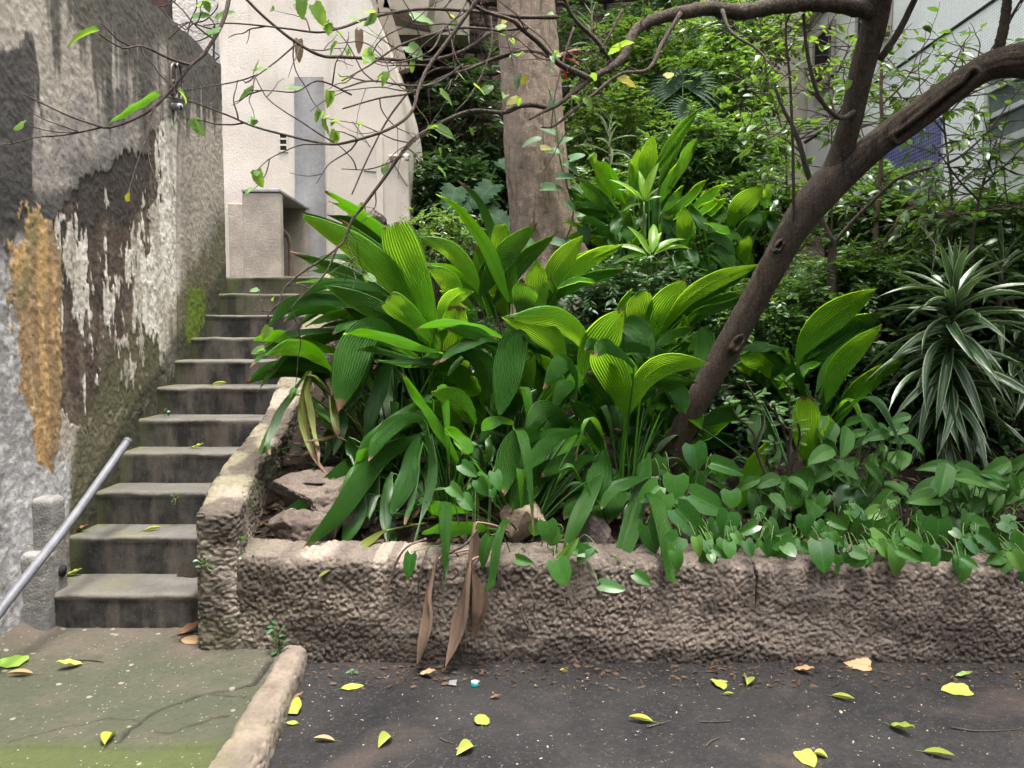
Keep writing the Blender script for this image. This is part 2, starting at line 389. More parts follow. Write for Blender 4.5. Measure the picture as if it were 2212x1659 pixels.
# ---- stairs: every step is a part
def step_mat():
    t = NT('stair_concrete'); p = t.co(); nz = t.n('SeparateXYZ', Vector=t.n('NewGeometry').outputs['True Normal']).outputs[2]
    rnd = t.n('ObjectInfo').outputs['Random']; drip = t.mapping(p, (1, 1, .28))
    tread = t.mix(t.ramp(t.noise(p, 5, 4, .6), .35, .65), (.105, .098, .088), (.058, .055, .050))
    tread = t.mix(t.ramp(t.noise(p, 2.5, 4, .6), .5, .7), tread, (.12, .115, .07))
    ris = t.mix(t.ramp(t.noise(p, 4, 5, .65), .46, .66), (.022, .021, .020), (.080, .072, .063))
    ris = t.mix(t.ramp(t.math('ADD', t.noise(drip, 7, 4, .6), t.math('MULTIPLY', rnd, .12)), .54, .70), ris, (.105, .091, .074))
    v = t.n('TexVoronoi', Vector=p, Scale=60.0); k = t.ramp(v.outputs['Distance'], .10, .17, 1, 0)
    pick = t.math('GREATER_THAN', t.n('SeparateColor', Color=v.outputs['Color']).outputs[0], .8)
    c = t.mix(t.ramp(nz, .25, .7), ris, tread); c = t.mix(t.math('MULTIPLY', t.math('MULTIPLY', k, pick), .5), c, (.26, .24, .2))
    c = t.mix(t.attr('edge'), c, (.125, .112, .094)); c = t.mix(t.attr('moss'), c, (.075, .085, .028))
    c = t.mix(.5, c, t.mix(t.noise(p, 50, 4, .65), (.35, .35, .35), (1.2, 1.2, 1.2)), 'MULTIPLY')
    return t.done(t.pbsdf(c, .85, .25, t.bump(t.noise(p, 130, 4, .7), .55, .005)))
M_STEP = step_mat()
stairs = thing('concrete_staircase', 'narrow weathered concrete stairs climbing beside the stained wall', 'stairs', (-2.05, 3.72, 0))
for i in range(11):
    y0 = SY[i]; y1 = SY[i + 1] + .03 if i < 10 else 8.2; z1 = SZ[i]; z0 = SZ[i - 1] - .03 if i else -.03
    x0 = XL - .05; x1 = -1.5; nx = 96
    r = .016 + .006 * random.random()
    a = np.linspace(0, math.pi / 2, 6)
    prof = [(y0 + .004 * math.sin(k), z0 + (z1 - r - z0) * k) for k in np.linspace(0, 1, 12)][:-1]
    prof += [(y0 + r - r * math.cos(q), z1 - r + r * math.sin(q)) for q in a]
    prof += [(y0 + r + (y1 - y0 - r) * k, z1) for k in np.linspace(0, 1, 14)][1:]
    pr = np.array(prof); n = len(pr); X = np.linspace(x0, x1, nx)
    V = np.zeros((n, nx, 3)); V[..., 0] = X; V[..., 1] = pr[:, :1]; V[..., 2] = pr[:, 1:]
    P = V.reshape(-1, 3)
    ed = np.zeros(n); ed[11:17] = 1.0; ed[17] = .4
    wear = fbm(P[:, 0] * 5 + i * 3, P[:, 1] * 5, P[:, 2] * 5, 4, i) - .5
    eb = np.repeat(ed, nx)
    P[:, 1] += (.012 + .02 * eb) * wear; P[:, 2] += (.006 + .016 * eb) * (fbm(P[:, 0] * 7, P[:, 1] * 7, P[:, 2] * 7 + i, 4, 31 + i) - .55)
    edge = np.clip(eb * (.2 + 1.4 * (fbm(P[:, 0] * 9, P[:, 1] * 2, P[:, 2] * 2, 3, 60 + i) - .3)), 0, .85)
    moss = np.clip((.6 * sstep(-2.36, -2.46, P[:, 0]) + (.55 if i in (9, 10) else 0) * fbm(P[:, 0] * 4, P[:, 1] * 4, P[:, 2] * 4, 3, 3)), 0, .8)
    F = gridF(n, nx).tolist()
    # close ends, bottom and back so that the step is solid
    base = len(P); q = np.array([(X[0], y1, z0), (X[-1], y1, z0)]); P = np.vstack([P, q])
    F += [[k * nx for k in range(n)] + [base], [k * nx + nx - 1 for k in range(n)][::-1] + [base + 1]]
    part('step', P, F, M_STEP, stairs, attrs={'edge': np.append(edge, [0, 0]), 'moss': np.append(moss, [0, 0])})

# ---- stained boundary wall
def stained_wall():
    nY, nZ = 520, 500
    Y = np.concatenate([np.linspace(1.2, 3.2, 40)[:-1], np.linspace(3.2, 6.42, nY)]); Z = np.linspace(-.1, 3.78, nZ)
    YY, ZZ = np.meshgrid(Y, Z, indexing='ij'); XX = np.full(YY.shape, XL)
    # image-space look-up of places on the wall (to trace the stains where they are)
    dx, dy, dz = XX, YY, ZZ - CAMZ
    fwd = dy * CP - dz * SP; up = dy * SP + dz * CP
    ix = 1106 + FPX * dx / fwd; iy = 829.5 - FPX * up / fwd
    # wobble so that traced borders get natural edges; stretched along z (runs of water)
    wob = lambda s, f, sd: s * (fbm(YY * f, ZZ * f * .45, None, 5, sd) - .5) * 2
    jx = ix + wob(26, 7, 1) + wob(10, 34, 2); jy = iy + wob(60, 6, 3) + wob(26, 30, 4)
    def P(tile, pts): return inpoly(jx, jy, [D(tile, *q) for q in pts]).astype(float)
    def mixc(c, k, d): return c * (1 - k[..., None]) + np.array(d) * k[..., None]
    f1 = fbm(YY * 3, ZZ * 2, None, 5, 11); f2 = fbm(YY * 11, ZZ * 3.2, None, 5, 12); f3 = fbm(YY * 30, ZZ * 26, None, 4, 13)
    st = fbm(YY * 16, ZZ * 1.3, None, 5, 14)                            # vertical streaks
    c = np.zeros(YY.shape + (3,)); c[:] = (.30, .262, .22)
    c = mixc(c, sstep(.42, .62, f1), (.20, .18, .165)); c = mixc(c, .6 * sstep(.5, .68, f2), (.37, .33, .28))
    # upper light runs
    lig = np.exp(-(((ix - 195) / 70) ** 2)) * sstep(260, 60, iy); c = mixc(c, .75 * lig * sstep(.3, .6, st), (.40, .36, .28))
    # black mould: left flank, from the top, a diagonal band across the middle
    k = sstep(0, 1, 1.25 * np.exp(-((ix - 20) / 48) ** 2) * sstep(40, 150, iy) * sstep(620, 380, iy) + 1.6 * (f2 - .5))
    c = mixc(c, .9 * sstep(.35, .7, k), (.030, .028, .028))
    band = np.exp(-((iy - (430 + 30 * np.sin(ix / 60))) / 55) ** 2) * sstep(330, 200, ix); c = mixc(c, .85 * sstep(.3, .75, band + 1.3 * (f2 - .5)), (.040, .037, .035))
    top = sstep(2.55, 3.6, ZZ) * sstep(60, 170, ix); c = mixc(c, .92 * sstep(.40, .62, top * .55 + st * .75 - .10), (.060, .054, .044))
    k = np.exp(-((ix - 345) / 60) ** 2) * sstep(80, 150, iy) * sstep(430, 300, iy); c = mixc(c, .8 * sstep(.35, .6, k * .6 + f2 * .55 - .05), (.075, .066, .058))
    k = np.exp(-((ix - 260) / 55) ** 2) * sstep(140, 200, iy) * sstep(330, 250, iy); c = mixc(c, .75 * sstep(.42, .66, k * .5 + st * .6 - .08), (.050, .046, .042))
    k = np.exp(-((iy - 370) / 50) ** 2) * sstep(110, 200, ix) * sstep(390, 330, ix); c = mixc(c, .6 * sstep(.4, .65, k * .5 + f1 * .5), (.085, .075, .068))
    wline = np.exp(-((ix - 352) / 18) ** 2) * sstep(70, 120, iy); c = mixc(c, .7 * wline * sstep(.35, .6, st), (.34, .30, .26))
    # far strip beyond the plaster edge
    far = sstep(384, 392, ix + 6 * (f2 - .5)); cf = np.zeros_like(c); cf[:] = (.29, .255, .215)
    cf = mixc(cf, sstep(.4, .65, f1), (.22, .195, .165)); cf = mixc(cf, .9 * sstep(.42, .62, sstep(360, 150, iy) * .55 + st * .6 - .04), (.055, .050, .045))
    cf = mixc(cf, .9 * sstep(390, 384, ix), (.05, .045, .04)); c = c * (1 - far[..., None]) + cf * far[..., None]
    # peeled zone: brown bare render with remains of white paint
    zone = np.clip(P('t1', [(1000, 820), (1175, 790), (1190, 1658), (1195, 2300), (1000, 2600), (640, 2760), (400, 2760), (375, 1700), (345, 1390), (480, 1250), (640, 1090), (850, 1010), (990, 1010)]), 0, 1) * (1 - far)
    pn = fbm(YY * 7.5, ZZ * 2.4, None, 5, 23); pn2 = fbm(YY * 42, ZZ * 13, None, 4, 24)
    brown = np.zeros_like(c); brown[:] = (.062, .045, .035); brown = mixc(brown, sstep(.45, .66, f2), (.115, .088, .068)); brown = mixc(brown, .85 * sstep(.46, .62, f1), (.034, .029, .026))
    c = c * (1 - zone[..., None]) + brown * zone[..., None]
    bias = -.035 + .62 * np.exp(-((ix - 372) / 34) ** 2) + .42 * np.exp(-(((ix - 300) / 75) ** 2 + ((iy - 640) / 130) ** 2)) + .20 * np.exp(-(((ix - 330) / 60) ** 2 + ((iy - 520) / 90) ** 2)) + .22 * np.exp(-(((ix - 165) / 32) ** 2 + ((iy - 570) / 100) ** 2))
    strip = P('t1', [(1090, 820), (1145, 800), (1180, 1658), (1040, 1658), (1040, 1110), (1090, 1090)])
    wv = pn * .95 + pn2 * .55 + bias - .68
    white = np.clip(sstep(.30, .345, wv) + strip * sstep(.30, .36, pn2), 0, 1) * zone
    wc = np.zeros_like(c); wc[:] = (.60, .56, .50); wc = mixc(wc, sstep(.42, .66, f3), (.31, .28, .24)); wc = mixc(wc, .7 * sstep(.45, .62, f1), (.36, .325, .27)); wc = mixc(wc, .6 * sstep(.5, .66, st), (.24, .21, .17))
    c = c * (1 - white[..., None]) + wc * white[..., None]
    # ochre paint patch
    och = P('t4', [(20, -100), (140, -105), (150, -350), (240, -335), (225, -235), (340, -310), (372, 0), (385, 500), (410, 1100), (400, 1310), (270, 1335), (220, 1230), (150, 950), (105, 500), (45, 60)])
    och = och * sstep(.26, .33, pn2 + .25 * f3)
    oc = np.zeros_like(c); oc[:] = (.36, .225, .095); oc = mixc(oc, sstep(.42, .66, f2), (.26, .155, .068)); oc = mixc(oc, .7 * sstep(.5, .7, f3), (.42, .29, .15)); oc = mixc(oc, .8 * sstep(.54, .64, pn), (.17, .125, .08)); oc = mixc(oc, .7 * sstep(.56, .66, st), (.19, .13, .075)); oc = mixc(oc, .6 * sstep(.6, .7, f1), (.14, .13, .06))
    c = c * (1 - och[..., None]) + oc * och[..., None]
    # pale grey skim at the lower left
    gr = inpoly(jx, jy, [(-900, 470), (0, 520), (12, 580), (34, 700), (50, 860), (78, 985), (150, 1000), (150, 1090), (110, 1420), (-900, 1900)]).astype(float) * (1 - och)
    gc = np.zeros_like(c); gc[:] = (.33, .32, .315); gc = mixc(gc, sstep(.4, .65, f1), (.21, .20, .195)); gc = mixc(gc, .6 * sstep(.5, .7, f3), (.42, .41, .40)); gc = mixc(gc, sstep(620, 520, iy), (.11, .10, .10))
    c = c * (1 - gr[..., None]) + gc * gr[..., None]
    # algae near the steps
    sz = np.interp(YY, SY, SZ); al = sstep(1.05, .05, ZZ - sz) * sstep(120, 190, ix) * (1 - .55 * white)
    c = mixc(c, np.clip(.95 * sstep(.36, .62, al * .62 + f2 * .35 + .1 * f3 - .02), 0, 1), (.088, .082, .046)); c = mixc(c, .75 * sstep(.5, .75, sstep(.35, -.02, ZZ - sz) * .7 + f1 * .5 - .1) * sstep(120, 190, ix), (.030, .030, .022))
    mg = np.exp(-(((ix - 425) / 26) ** 2 + ((iy - 665) / 55) ** 2)) + .8 * np.exp(-(((ix - 412) / 12) ** 2 + ((iy - 720) / 26) ** 2)); c = mixc(c, np.clip(1.2 * sstep(.3, .7, mg * (.3 + 1.3 * f3)), 0, .95), (.085, .125, .012))
    c *= (.80 + .42 * f3)[..., None]
    rel = .010 * (f1 - .5) + .006 * (f3 - .5) + .004 * np.maximum(white, och) + .003 * gr - .006 * zone + .004 * (fbm(YY * 55, ZZ * 55, None, 2, 70) - .5) - .02 * np.exp(-((ix - 387) / 3.0) ** 2) * sstep(250, 330, iy)
    # the face, its top, end and back
    V = np.stack([XX + rel, YY, ZZ + .012 * sstep(3.7, 3.78, ZZ) * (fbm(YY * 12, YY * 0, None, 3, 5) - .5) * 3], -1).reshape(-1, 3)
    colr = np.concatenate([np.clip(c, .008, .9), np.ones(YY.shape + (1,))], -1).reshape(-1, 4)
    F = gridF(len(Y), nZ, True)
    n0 = len(V); dark = np.array([[.055, .05, .042, 1]])
    def sheet(A, B, n, m):
        nonlocal V, F, colr, n0
        s = np.linspace(0, 1, n)[:, None, None]; q = np.asarray(A)[None] * (1 - s) + np.asarray(B)[None] * s
        q = q.reshape(-1, 3); q = q + .008 * (fbm(q[:, 0] * 20, q[:, 1] * 20, q[:, 2] * 20, 3, 8)[:, None] - .5) * np.array([0, 0, 1])
        V = np.vstack([V, q]); F = np.vstack([F, gridF(n, m) + n0]); colr = np.vstack([colr, np.repeat(dark, len(q), 0)]); n0 = len(V)
    fr = V[:len(Y) * nZ].reshape(len(Y), nZ, 3)
    e = fr[:, -1].copy(); e2 = e.copy(); e2[:, 0] -= .17; e2[:, 2] += .03; sheet(e, e2, 8, len(Y))
    e = fr[-1].copy(); e2 = e.copy(); e2[:, 0] -= .17; sheet(e2, e, 5, nZ)
    bk = fr[:, -1].copy(); bk[:, 0] -= .17; bb = bk.copy(); bb[:, 2] = -.1; sheet(bk, bb, 5, len(Y))
    t = NT('stained_plaster'); p = t.co()
    col = t.mix(.5, t.attr('col', 'Color'), t.mix(t.noise(p, 60, 4, .7), (.45, .45, .45), (1.35, 1.35, 1.35)), 'MULTIPLY')
    b = t.bump(t.noise(p, 120, 3, .65), .55, .005); b = t.bump(t.noise(p, 30, 3, .6), .3, .007, b)
    m = t.done(t.pbsdf(col, .88, .22, b))
    w = thing('stained_wall', 'tall mould-streaked plaster wall with peeling white and ochre paint', 'wall', (XL, 5, 0))
    part('wall_face', V, F, m, w, attrs={'col': colr})
    return w
wall = stained_wall()
M_PVC = rough_mat('grey_plastic', (.34, .34, .34), (.26, .26, .26), None, 8, .1, 60, .5, .4)
q = atx(*D('t1', 1120, 690), XL)
V, F = tube([q + (-.02, 0, 0), q + (.03, 0, -.002), q + (.062, -.003, -.006)], [.026, .026, .026], 16, 6)
part('pipe_stub', V, F, M_PVC, wall)
V2, F2 = tube([q + (.058, -.003, -.006), q + (.064, -.003, -.006)], [.018, .018], 12, 4)
part('pipe_plug', V2, F2, rough_mat('dark_hole', (.02, .02, .02), (.03, .03, .03)), wall)
# house number 60 in dark metal numerals
M_NUM = rough_mat('dark_metal', (.05, .04, .035), (.09, .07, .06), None, 20, .2, 80, .45, .5)
num = thing('house_number', 'dark metal house number 60 screwed to the streaked plaster wall', 'house number', atx(*D('t1', 1108, 540), XL) + (.01, 0, 0))
def digit(pts, rad):
    return tube([np.array((XL + .035, y, z)) for y, z in pts], [rad] * len(pts), 6, 60)
qc = atx(*D('t1', 1095, 530), XL); qd = atx(*D('t1', 1121, 520), XL)
ell = lambda c, a, b, n=17, s=0, e=2 * math.pi: [(c[1] + a * math.cos(q), c[2] + b * math.sin(q)) for q in np.linspace(s, e, n)]
six = [(qc[1] + .05, qc[2] + .115), (qc[1] + .01, qc[2] + .13), (qc[1] - .035, qc[2] + .09), (qc[1] - .05, qc[2] + .0)] + ell((0, qc[1], qc[2] - .055), .05, .06, 15, math.pi, 3 * math.pi)
part('numeral', *digit(six, .011), M_NUM, num); part('numeral', *digit(ell((0, qd[1] + .02, qd[2]), .05, .125), .011), M_NUM, num)

# ---- stub post, low block and pipe rail at the foot of the stairs
M_GREY = rough_mat('grey_render', (.25, .24, .235), (.17, .162, .155), (.33, .315, .30), 6, .9, 90, .85, .25, .006)
M_POST = rough_mat('pale_render', (.24, .232, .222), (.165, .158, .148), (.29, .275, .245), 7, .9, 70, .85, .25, .008)
post = thing('stub_post', 'short rough grey concrete post at the foot of the stained wall', 'post', (-2.36, 3.9, 0))
def lump_box(x0, x1, y0, y1, z0, z1, mat, name, parent, r=.025, amp=.005, seed=1, res=.012, ztop=None, cell=.03, xoff=None):
    """rounded box with a lumpy surface; ztop(y) may slope the top, xoff(y) shift it sideways"""
    c = np.array([(x0 + x1) / 2, (y0 + y1) / 2, (z0 + z1) / 2]); h = np.array([x1 - x0, y1 - y0, z1 - z0]) / 2; V = []; F = []; n0 = 0
    for ax in range(3):
        for sg in (-1, 1):
            if ax == 2 and sg < 0: continue
            a, b = [k for k in range(3) if k != ax]
            na, nb = max(3, int(2 * h[a] / res)), max(3, int(2 * h[b] / res))
            A, B = np.meshgrid(np.linspace(-h[a], h[a], na), np.linspace(-h[b], h[b], nb), indexing='ij')
            P = np.zeros((na * nb, 3)); P[:, a] = A.ravel(); P[:, b] = B.ravel(); P[:, ax] = sg * h[ax]
            inner = np.clip(P, -h + r, h - r); d = P - inner; d /= np.linalg.norm(d, axis=1)[:, None] + 1e-12
            W = inner + d * r + c
            if ztop is not None:
                k = (W[:, 2] - z0) / (z1 - z0); W[:, 2] = z0 + k * (ztop(W[:, 1]) - z0)
            if xoff is not None: W[:, 0] += xoff(W[:, 1])
            W = W + d * lumps(W, amp, cell, seed)[:, None]
            flip = (sg > 0) == (ax == 1)
            V.append(W); F.append(gridF(na, nb, flip) + n0); n0 += len(W)
    return part(name, np.vstack(V), np.vstack(F), mat, parent)
pa = at(135, 1060, 3.98); pb_ = at(48, 1060, 3.98)
lump_box(-2.56, -2.36, 3.742, 3.875, .0, .665, M_POST, 'shaft', post, .03, .004, 3)
lump_box(-2.56, -2.345, 3.64, 3.744, -.02, .405, M_POST, 'low_block', post, .03, .004, 4)
V, F = tube([(-2.364, 3.81, .27), (-2.350, 3.81, .27)], [.032, .032], 14, 4); part('pipe_hole', V, F, bpy.data.materials['dark_hole'], post)
M_PIPE = rough_mat('galvanised_pipe', (.13, .134, .15), (.085, .087, .097), (.17, .17, .182), 9, .25, 70, .55, .4)
rail = thing('pipe_rail', 'smooth grey pipe handrail slanting down past the stub post', 'handrail', (-2.3, 3.9, .4))
ra, rb = at(276, 952, 4.28), at(-4, 1325, 3.19); rc = rb + (rb - ra) * .9
mid = (ra + rb) / 2 + np.array((0, 0, -.02))
V, F = tube([ra, mid, rb, rc], [.0225] * 4, 18, 60, cap=False); part('pipe', V, F, M_PIPE, rail)
u = (ra - mid) / np.linalg.norm(ra - mid)
V, F = tube([ra - u * .02, ra + u * .004], [.024, .024], 18, 4); part('end_collar', V, F, M_PIPE, rail)

# ---- rough-cast walls
def roughcast_mat():
    t = NT('roughcast'); p = t.co()
    c = t.mix(t.ramp(t.noise(p, 2.2, 5, .62), .33, .67), (.25, .198, .160), (.150, .120, .097))
    c = t.mix(t.ramp(t.noise(p, 1.1, 4, .6), .52, .68), c, (.29, .245, .205))
    c = t.mix(t.ramp(t.noise(p, 38, 3, .6), .35, .7, .0, .55), c, (.34, .29, .24))
    c = t.mix(t.attr('moss'), c, (.125, .118, .072)); c = t.mix(t.attr('dark'), c, (.060, .048, .040))
    c = t.mix(.45, c, t.mix(t.noise(p, 85, 3, .7), (.35, .35, .35), (1.25, 1.25, 1.25)), 'MULTIPLY')
    b = t.bump(t.noise(p, 110, 4, .7), .8, .006)
    return t.done(t.pbsdf(c, .9, .2, b))
M_RC = roughcast_mat()
YF = 3.46                                                    # face of the low wall
rw = thing('retaining_wall', 'low rough-cast retaining wall holding up the planted bed', 'wall', (1, YF, -.08))
def ret_wall():
    x0, x1 = -1.50, 3.6; zt = lambda X: .455 - .012 * (X + 1)
    prof_n = 132
    def fn(u, v):
        X = x0 + (x1 - x0) * u; top = zt(X) - .03 * (fbm(X * 2.2, X * 0, None, 3, 5) - .3)
        L1, r, L2 = .54, .05, .24; L = L1 + r * 1.57 + L2; s = v * L
        k = np.clip((s - L1) / (r * 1.57), 0, 1) * math.pi / 2
        y = np.where(s < L1, 0, r * (1 - np.cos(k))) + np.clip(s - L1 - r * 1.57, 0, 9)
        z = np.where(s < L1, -.13 + (top - r + .13) * np.clip(s / L1, 0, 1), top - r + r * np.sin(k))
        N = np.stack([0 * k, -np.cos(k), np.sin(k)], 1)
        return np.stack([X, YF + y + .02 * (fbm(X * .8, z, None, 2, 6) - .5) + .03 * sstep(.05, -.13, z) * 0, z], 1), N
    V, F = rough_surf(fn, 1050, prof_n, .0155, .0195, 77)
    X, Z = V[:, 0], V[:, 2]
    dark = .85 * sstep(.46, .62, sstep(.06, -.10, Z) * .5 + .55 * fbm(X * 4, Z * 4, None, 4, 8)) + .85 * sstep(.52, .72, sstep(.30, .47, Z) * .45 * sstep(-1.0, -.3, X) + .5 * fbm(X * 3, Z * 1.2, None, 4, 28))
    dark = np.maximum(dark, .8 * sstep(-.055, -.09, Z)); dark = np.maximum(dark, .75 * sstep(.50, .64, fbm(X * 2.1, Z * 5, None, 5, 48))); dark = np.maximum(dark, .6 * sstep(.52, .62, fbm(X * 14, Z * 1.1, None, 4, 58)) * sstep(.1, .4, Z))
    moss = .6 * sstep(.52, .72, fbm(X * 1.4, Z * 2, None, 4, 18)) * sstep(.0, .4, Z) + .45 * sstep(-.9, -1.45, X)
    # a thin vertical crack
    ck = segdist(X + .02 * (fbm(Z * 9, Z * 0, None, 3, 3) - .5), Z, [tuple(at(*D('t9', *q), YF)[[0, 2]]) for q in [(455, 290), (470, 350), (485, 450), (478, 600)]])
    kk = 1 - sstep(.002, .006, ck); V[:, 1] += .03 * kk
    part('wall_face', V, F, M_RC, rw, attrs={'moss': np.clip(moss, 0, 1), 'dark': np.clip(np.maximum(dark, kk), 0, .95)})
    V, F = box(x0 + .03, x1, YF + .03, YF + .28, -.2, .40); part('wall_core', V, F, M_RC, rw, False)
ret_wall()
par = thing('stair_parapet', 'mossy rough-cast parapet sloping up along the stairs', 'wall', (-1.4, 4.6, 0))
PT = lambda y: np.interp(y, [3.4, 4.46, 4.9, 5.2, 5.5, 6.0, 6.5, 7.4], [.66, .84, 1.0, 1.17, 1.35, 1.70, 2.05, 2.45])
o = lump_box(-1.70, -1.50, YF - .01, 6.9, -.10, 1.2, M_RC, 'parapet_body', par, .05, .018, 55, .0085, PT, .021, lambda y: np.interp(y, [3.4, 4.2, 7], [.21, .06, .02]))
n = len(o.data.vertices); co = np.zeros(n * 3); o.data.vertices.foreach_get('co', co); co = co.reshape(-1, 3) + np.array(par.location)
mo = .75 * sstep(.42, .65, fbm(co[:, 0] * 3, co[:, 1] * 3, co[:, 2] * 3, 4, 6)) + .3 * sstep(-.3, 0, co[:, 2] - PT(co[:, 1]))
for nm, arr in (('moss', np.clip(mo, 0, .8)), ('dark', .85 * sstep(.48, .62, fbm(co[:, 0] * 5, co[:, 1] * 5, co[:, 2] * 5, 4, 9)))):
    a_ = o.data.attributes.new(nm, 'FLOAT', 'POINT'); a_.data.foreach_set('value', arr.astype(np.float32))
M_CLIFF2 = rough_mat('dark_rubble', (.13, .105, .085), (.05, .042, .036), (.20, .17, .14), 9, 1.0, 60, .95, .2, .01)
# rubble lump where the garden wall breaks off, seen against the cream building
rb_ = thing('broken_wall_end', 'dark broken rough wall end against the cream building', 'wall', T('zA', 1400, 700, 6.6))
a0 = T('zA', 1400, 330, 6.9)
lump_box(-1.53, -1.2, 6.85, 7.25, 1.6, 2.66, M_CLIFF2, 'rubble', rb_, .09, .03, 91, .014, lambda y: 2.66 + 0 * y, .05)

# ---- soil bed
def soil():
    xs = np.linspace(-1.62, 4.6, 330); ys = np.concatenate([np.linspace(3.5, 6, 200), np.linspace(6.03, 12.5, 130)])
    X, Y = np.meshgrid(xs, ys); Z = soil_z(X, Y)
    m = rough_mat('dark_soil', (.024, .017, .012), (.012, .009, .007), (.040, .028, .020), 5, .9, 70, .95, .15, .012)
    tag(obj('garden_soil', mesh('garden_soil', np.stack([X, Y, Z], -1).reshape(-1, 3), gridF(*X.shape)), m), kind='structure')
soil()

# ---- cream building and its utility box
def cream_mat():
    t = NT('cream_stucco'); p = t.co(); c = t.mix(t.ramp(t.noise(p, 1.8, 5, .6), .35, .65), (.60, .53, .45), (.51, .45, .38)); c = t.mix(t.ramp(t.noise(p, .8, 4, .6), .5, .68), c, (.63, .58, .52))
    c = t.mix(t.ramp(t.noise(t.mapping(p, (1, 1, .10)), 4.5, 5, .65), .54, .72, 0, .55), c, (.36, .31, .255)); c = t.mix(t.ramp(t.noise(p, 9, 5, .7), .60, .72, 0, .5), c, (.42, .37, .31)); c = t.mix(.4, c, t.mix(t.noise(p, 45, 3, .7), (.6, .6, .6), (1.2, 1.2, 1.2)), 'MULTIPLY')
    return t.done(t.pbsdf(c, .9, .2, t.bump(t.noise(p, 55, 4, .65), .6, .010)))
M_CREAM = cream_mat()
M_CREAM2 = rough_mat('coarse_white_stucco', (.66, .61, .55), (.56, .52, .46), None, 3, 1.0, 28, .9, .2, .03)
M_GP = rough_mat('grey_patch', (.34, .33, .325), (.27, .265, .26), (.38, .36, .34), 3, .4, 60, .9, .2)
YB = 8.0
M_BOX0 = rough_mat('dirty_cream_render', (.50, .43, .35), (.40, .345, .285), (.30, .25, .20), 4, .7, 55, .9, .2, .008)
cb = thing('cream_building', 'cream stuccoed building with curved edge behind the stairs', 'building', (-2, YB, 2))
def cream():
    # front sheet with the curved right-hand edge, extruded back
    ez = [(885, 520), (883, 430), (880, 330), (872, 245), (860, 180), (842, 120), (822, 60), (800, 0), (772, -60), (735, -130)]
    E_ = np.array([at(x, y, YB) for x, y in ez]); E_ = np.vstack([[E_[0][0], YB, 1.0], E_])
    ed = crom(E_, 50); nx = 40
    xl = at(482, 300, YB)[0]
    X = xl + (ed[:, :1] - xl) * np.linspace(0, 1, nx)[None]; Z = np.repeat(ed[:, 2:3], nx, 1)
    V = np.stack([X, np.full(X.shape, YB), Z], -1).reshape(-1, 3)
    V[:, 1] += .02 * (fbm(V[:, 0] * 2, V[:, 2] * 2, None, 2, 3) - .5)
    F = gridF(50, nx)
    b = ed.copy(); b[:, 1] = YB + 1.6; rim = np.stack([ed, ed + (b - ed) * .5, b], 1).reshape(-1, 3)
    part('front_wall', V, F, M_CREAM, cb); part('curved_return', rim, gridF(50, 3), M_CREAM, cb)
    # left return, upper storey and flat back so that the block is closed
    V, F = box(xl - .02, ed[-1, 0], YB + .012, YB + 3.5, 1.0, 6.6); part('core_block', V, F, M_CREAM, cb, False)
cream()
gp = [at(637, 168, YB), at(700, 168, YB), at(706, 600, YB), at(640, 600, YB)]
g = np.array(gp); n = 30; u = np.linspace(0, 1, n)
L = g[0][None] * (1 - u)[:, None] + g[3][None] * u[:, None]; Rr = g[1][None] * (1 - u)[:, None] + g[2][None] * u[:, None]
wob = .012 * (fbm(u * 20, u * 0, None, 3, 4) - .5); L[:, 0] += wob; Rr[:, 0] -= wob * .7
V = np.stack([L, L + (0, -.012, 0), Rr + (0, -.012, 0), Rr], 1).reshape(-1, 3); V[:, 1] -= .014
part('grey_patch', V, gridF(n, 4), M_GP, cb, False)
for (px_, py_, w_, h_) in [(613, 309, 13, 40)]:
    a = at(px_ - w_ / 2, py_ + h_ / 2, YB); b = at(px_ + w_ / 2, py_ - h_ / 2, YB)
    vv, ff = join([box(a[0], b[0], YB - .018, YB + .01, a[2] + (b[2] - a[2]) * k, a[2] + (b[2] - a[2]) * k + .018) for k in (0, .33, .66, .93)] + [box(a[0] - .012, a[0], YB - .02, YB + .01, a[2], b[2] + .01), box(b[0], b[0] + .012, YB - .02, YB + .01, a[2], b[2] + .01)])
    vent = part('vent_grille', vv, ff, M_CREAM, cb, False)
    vv, ff = box(a[0], b[0], YB - .012, YB - .008, a[2], b[2]); part('vent_opening', vv, ff, bpy.data.materials['dark_hole'], cb, False)
a = at(846, 343, YB); b = at(877, 341, YB)
vv, ff = join([tube([a + (0, -.10, 0), b + (.05, -.10, .0)], [.02, .02], 10, 5), tube([a + (0, 0, 0), a + (0, -.11, 0)], [.02, .02], 10, 4), tube([b + (.02, -.10, .0), b + (.02, -.10, -.05)], [.026, .026], 10, 4)])
part('drain_pipe', vv, ff, M_CREAM, cb)
M_CRK = rough_mat('crack_line', (.16, .13, .11), (.22, .18, .15))  # brown tone of the thin cracks in the stucco
for pts in ([(762, 262), (788, 300), (800, 318)], [(846, 345), (866, 380), (880, 402)], [(786, 369), (812, 371)]):
    vv, ff = tube([at(x, y, YB - .004) for x, y in pts], [.006] * len(pts), 5, 8); part('surface_crack', vv, ff, M_CRK, cb)
vv, ff = box(at(809, 0, YB)[0], at(824, 0, YB)[0], YB - .02, YB + .005, 1.2, 3.6, .006); part('pilaster', vv, ff, M_CREAM, cb, False)
vv, ff = box(at(484, 0, YB)[0], at(520, 0, YB)[0], YB - .03, YB + .005, 1.2, 2.9, .008); part('plinth_band', vv, ff, M_BOX0, cb, False)
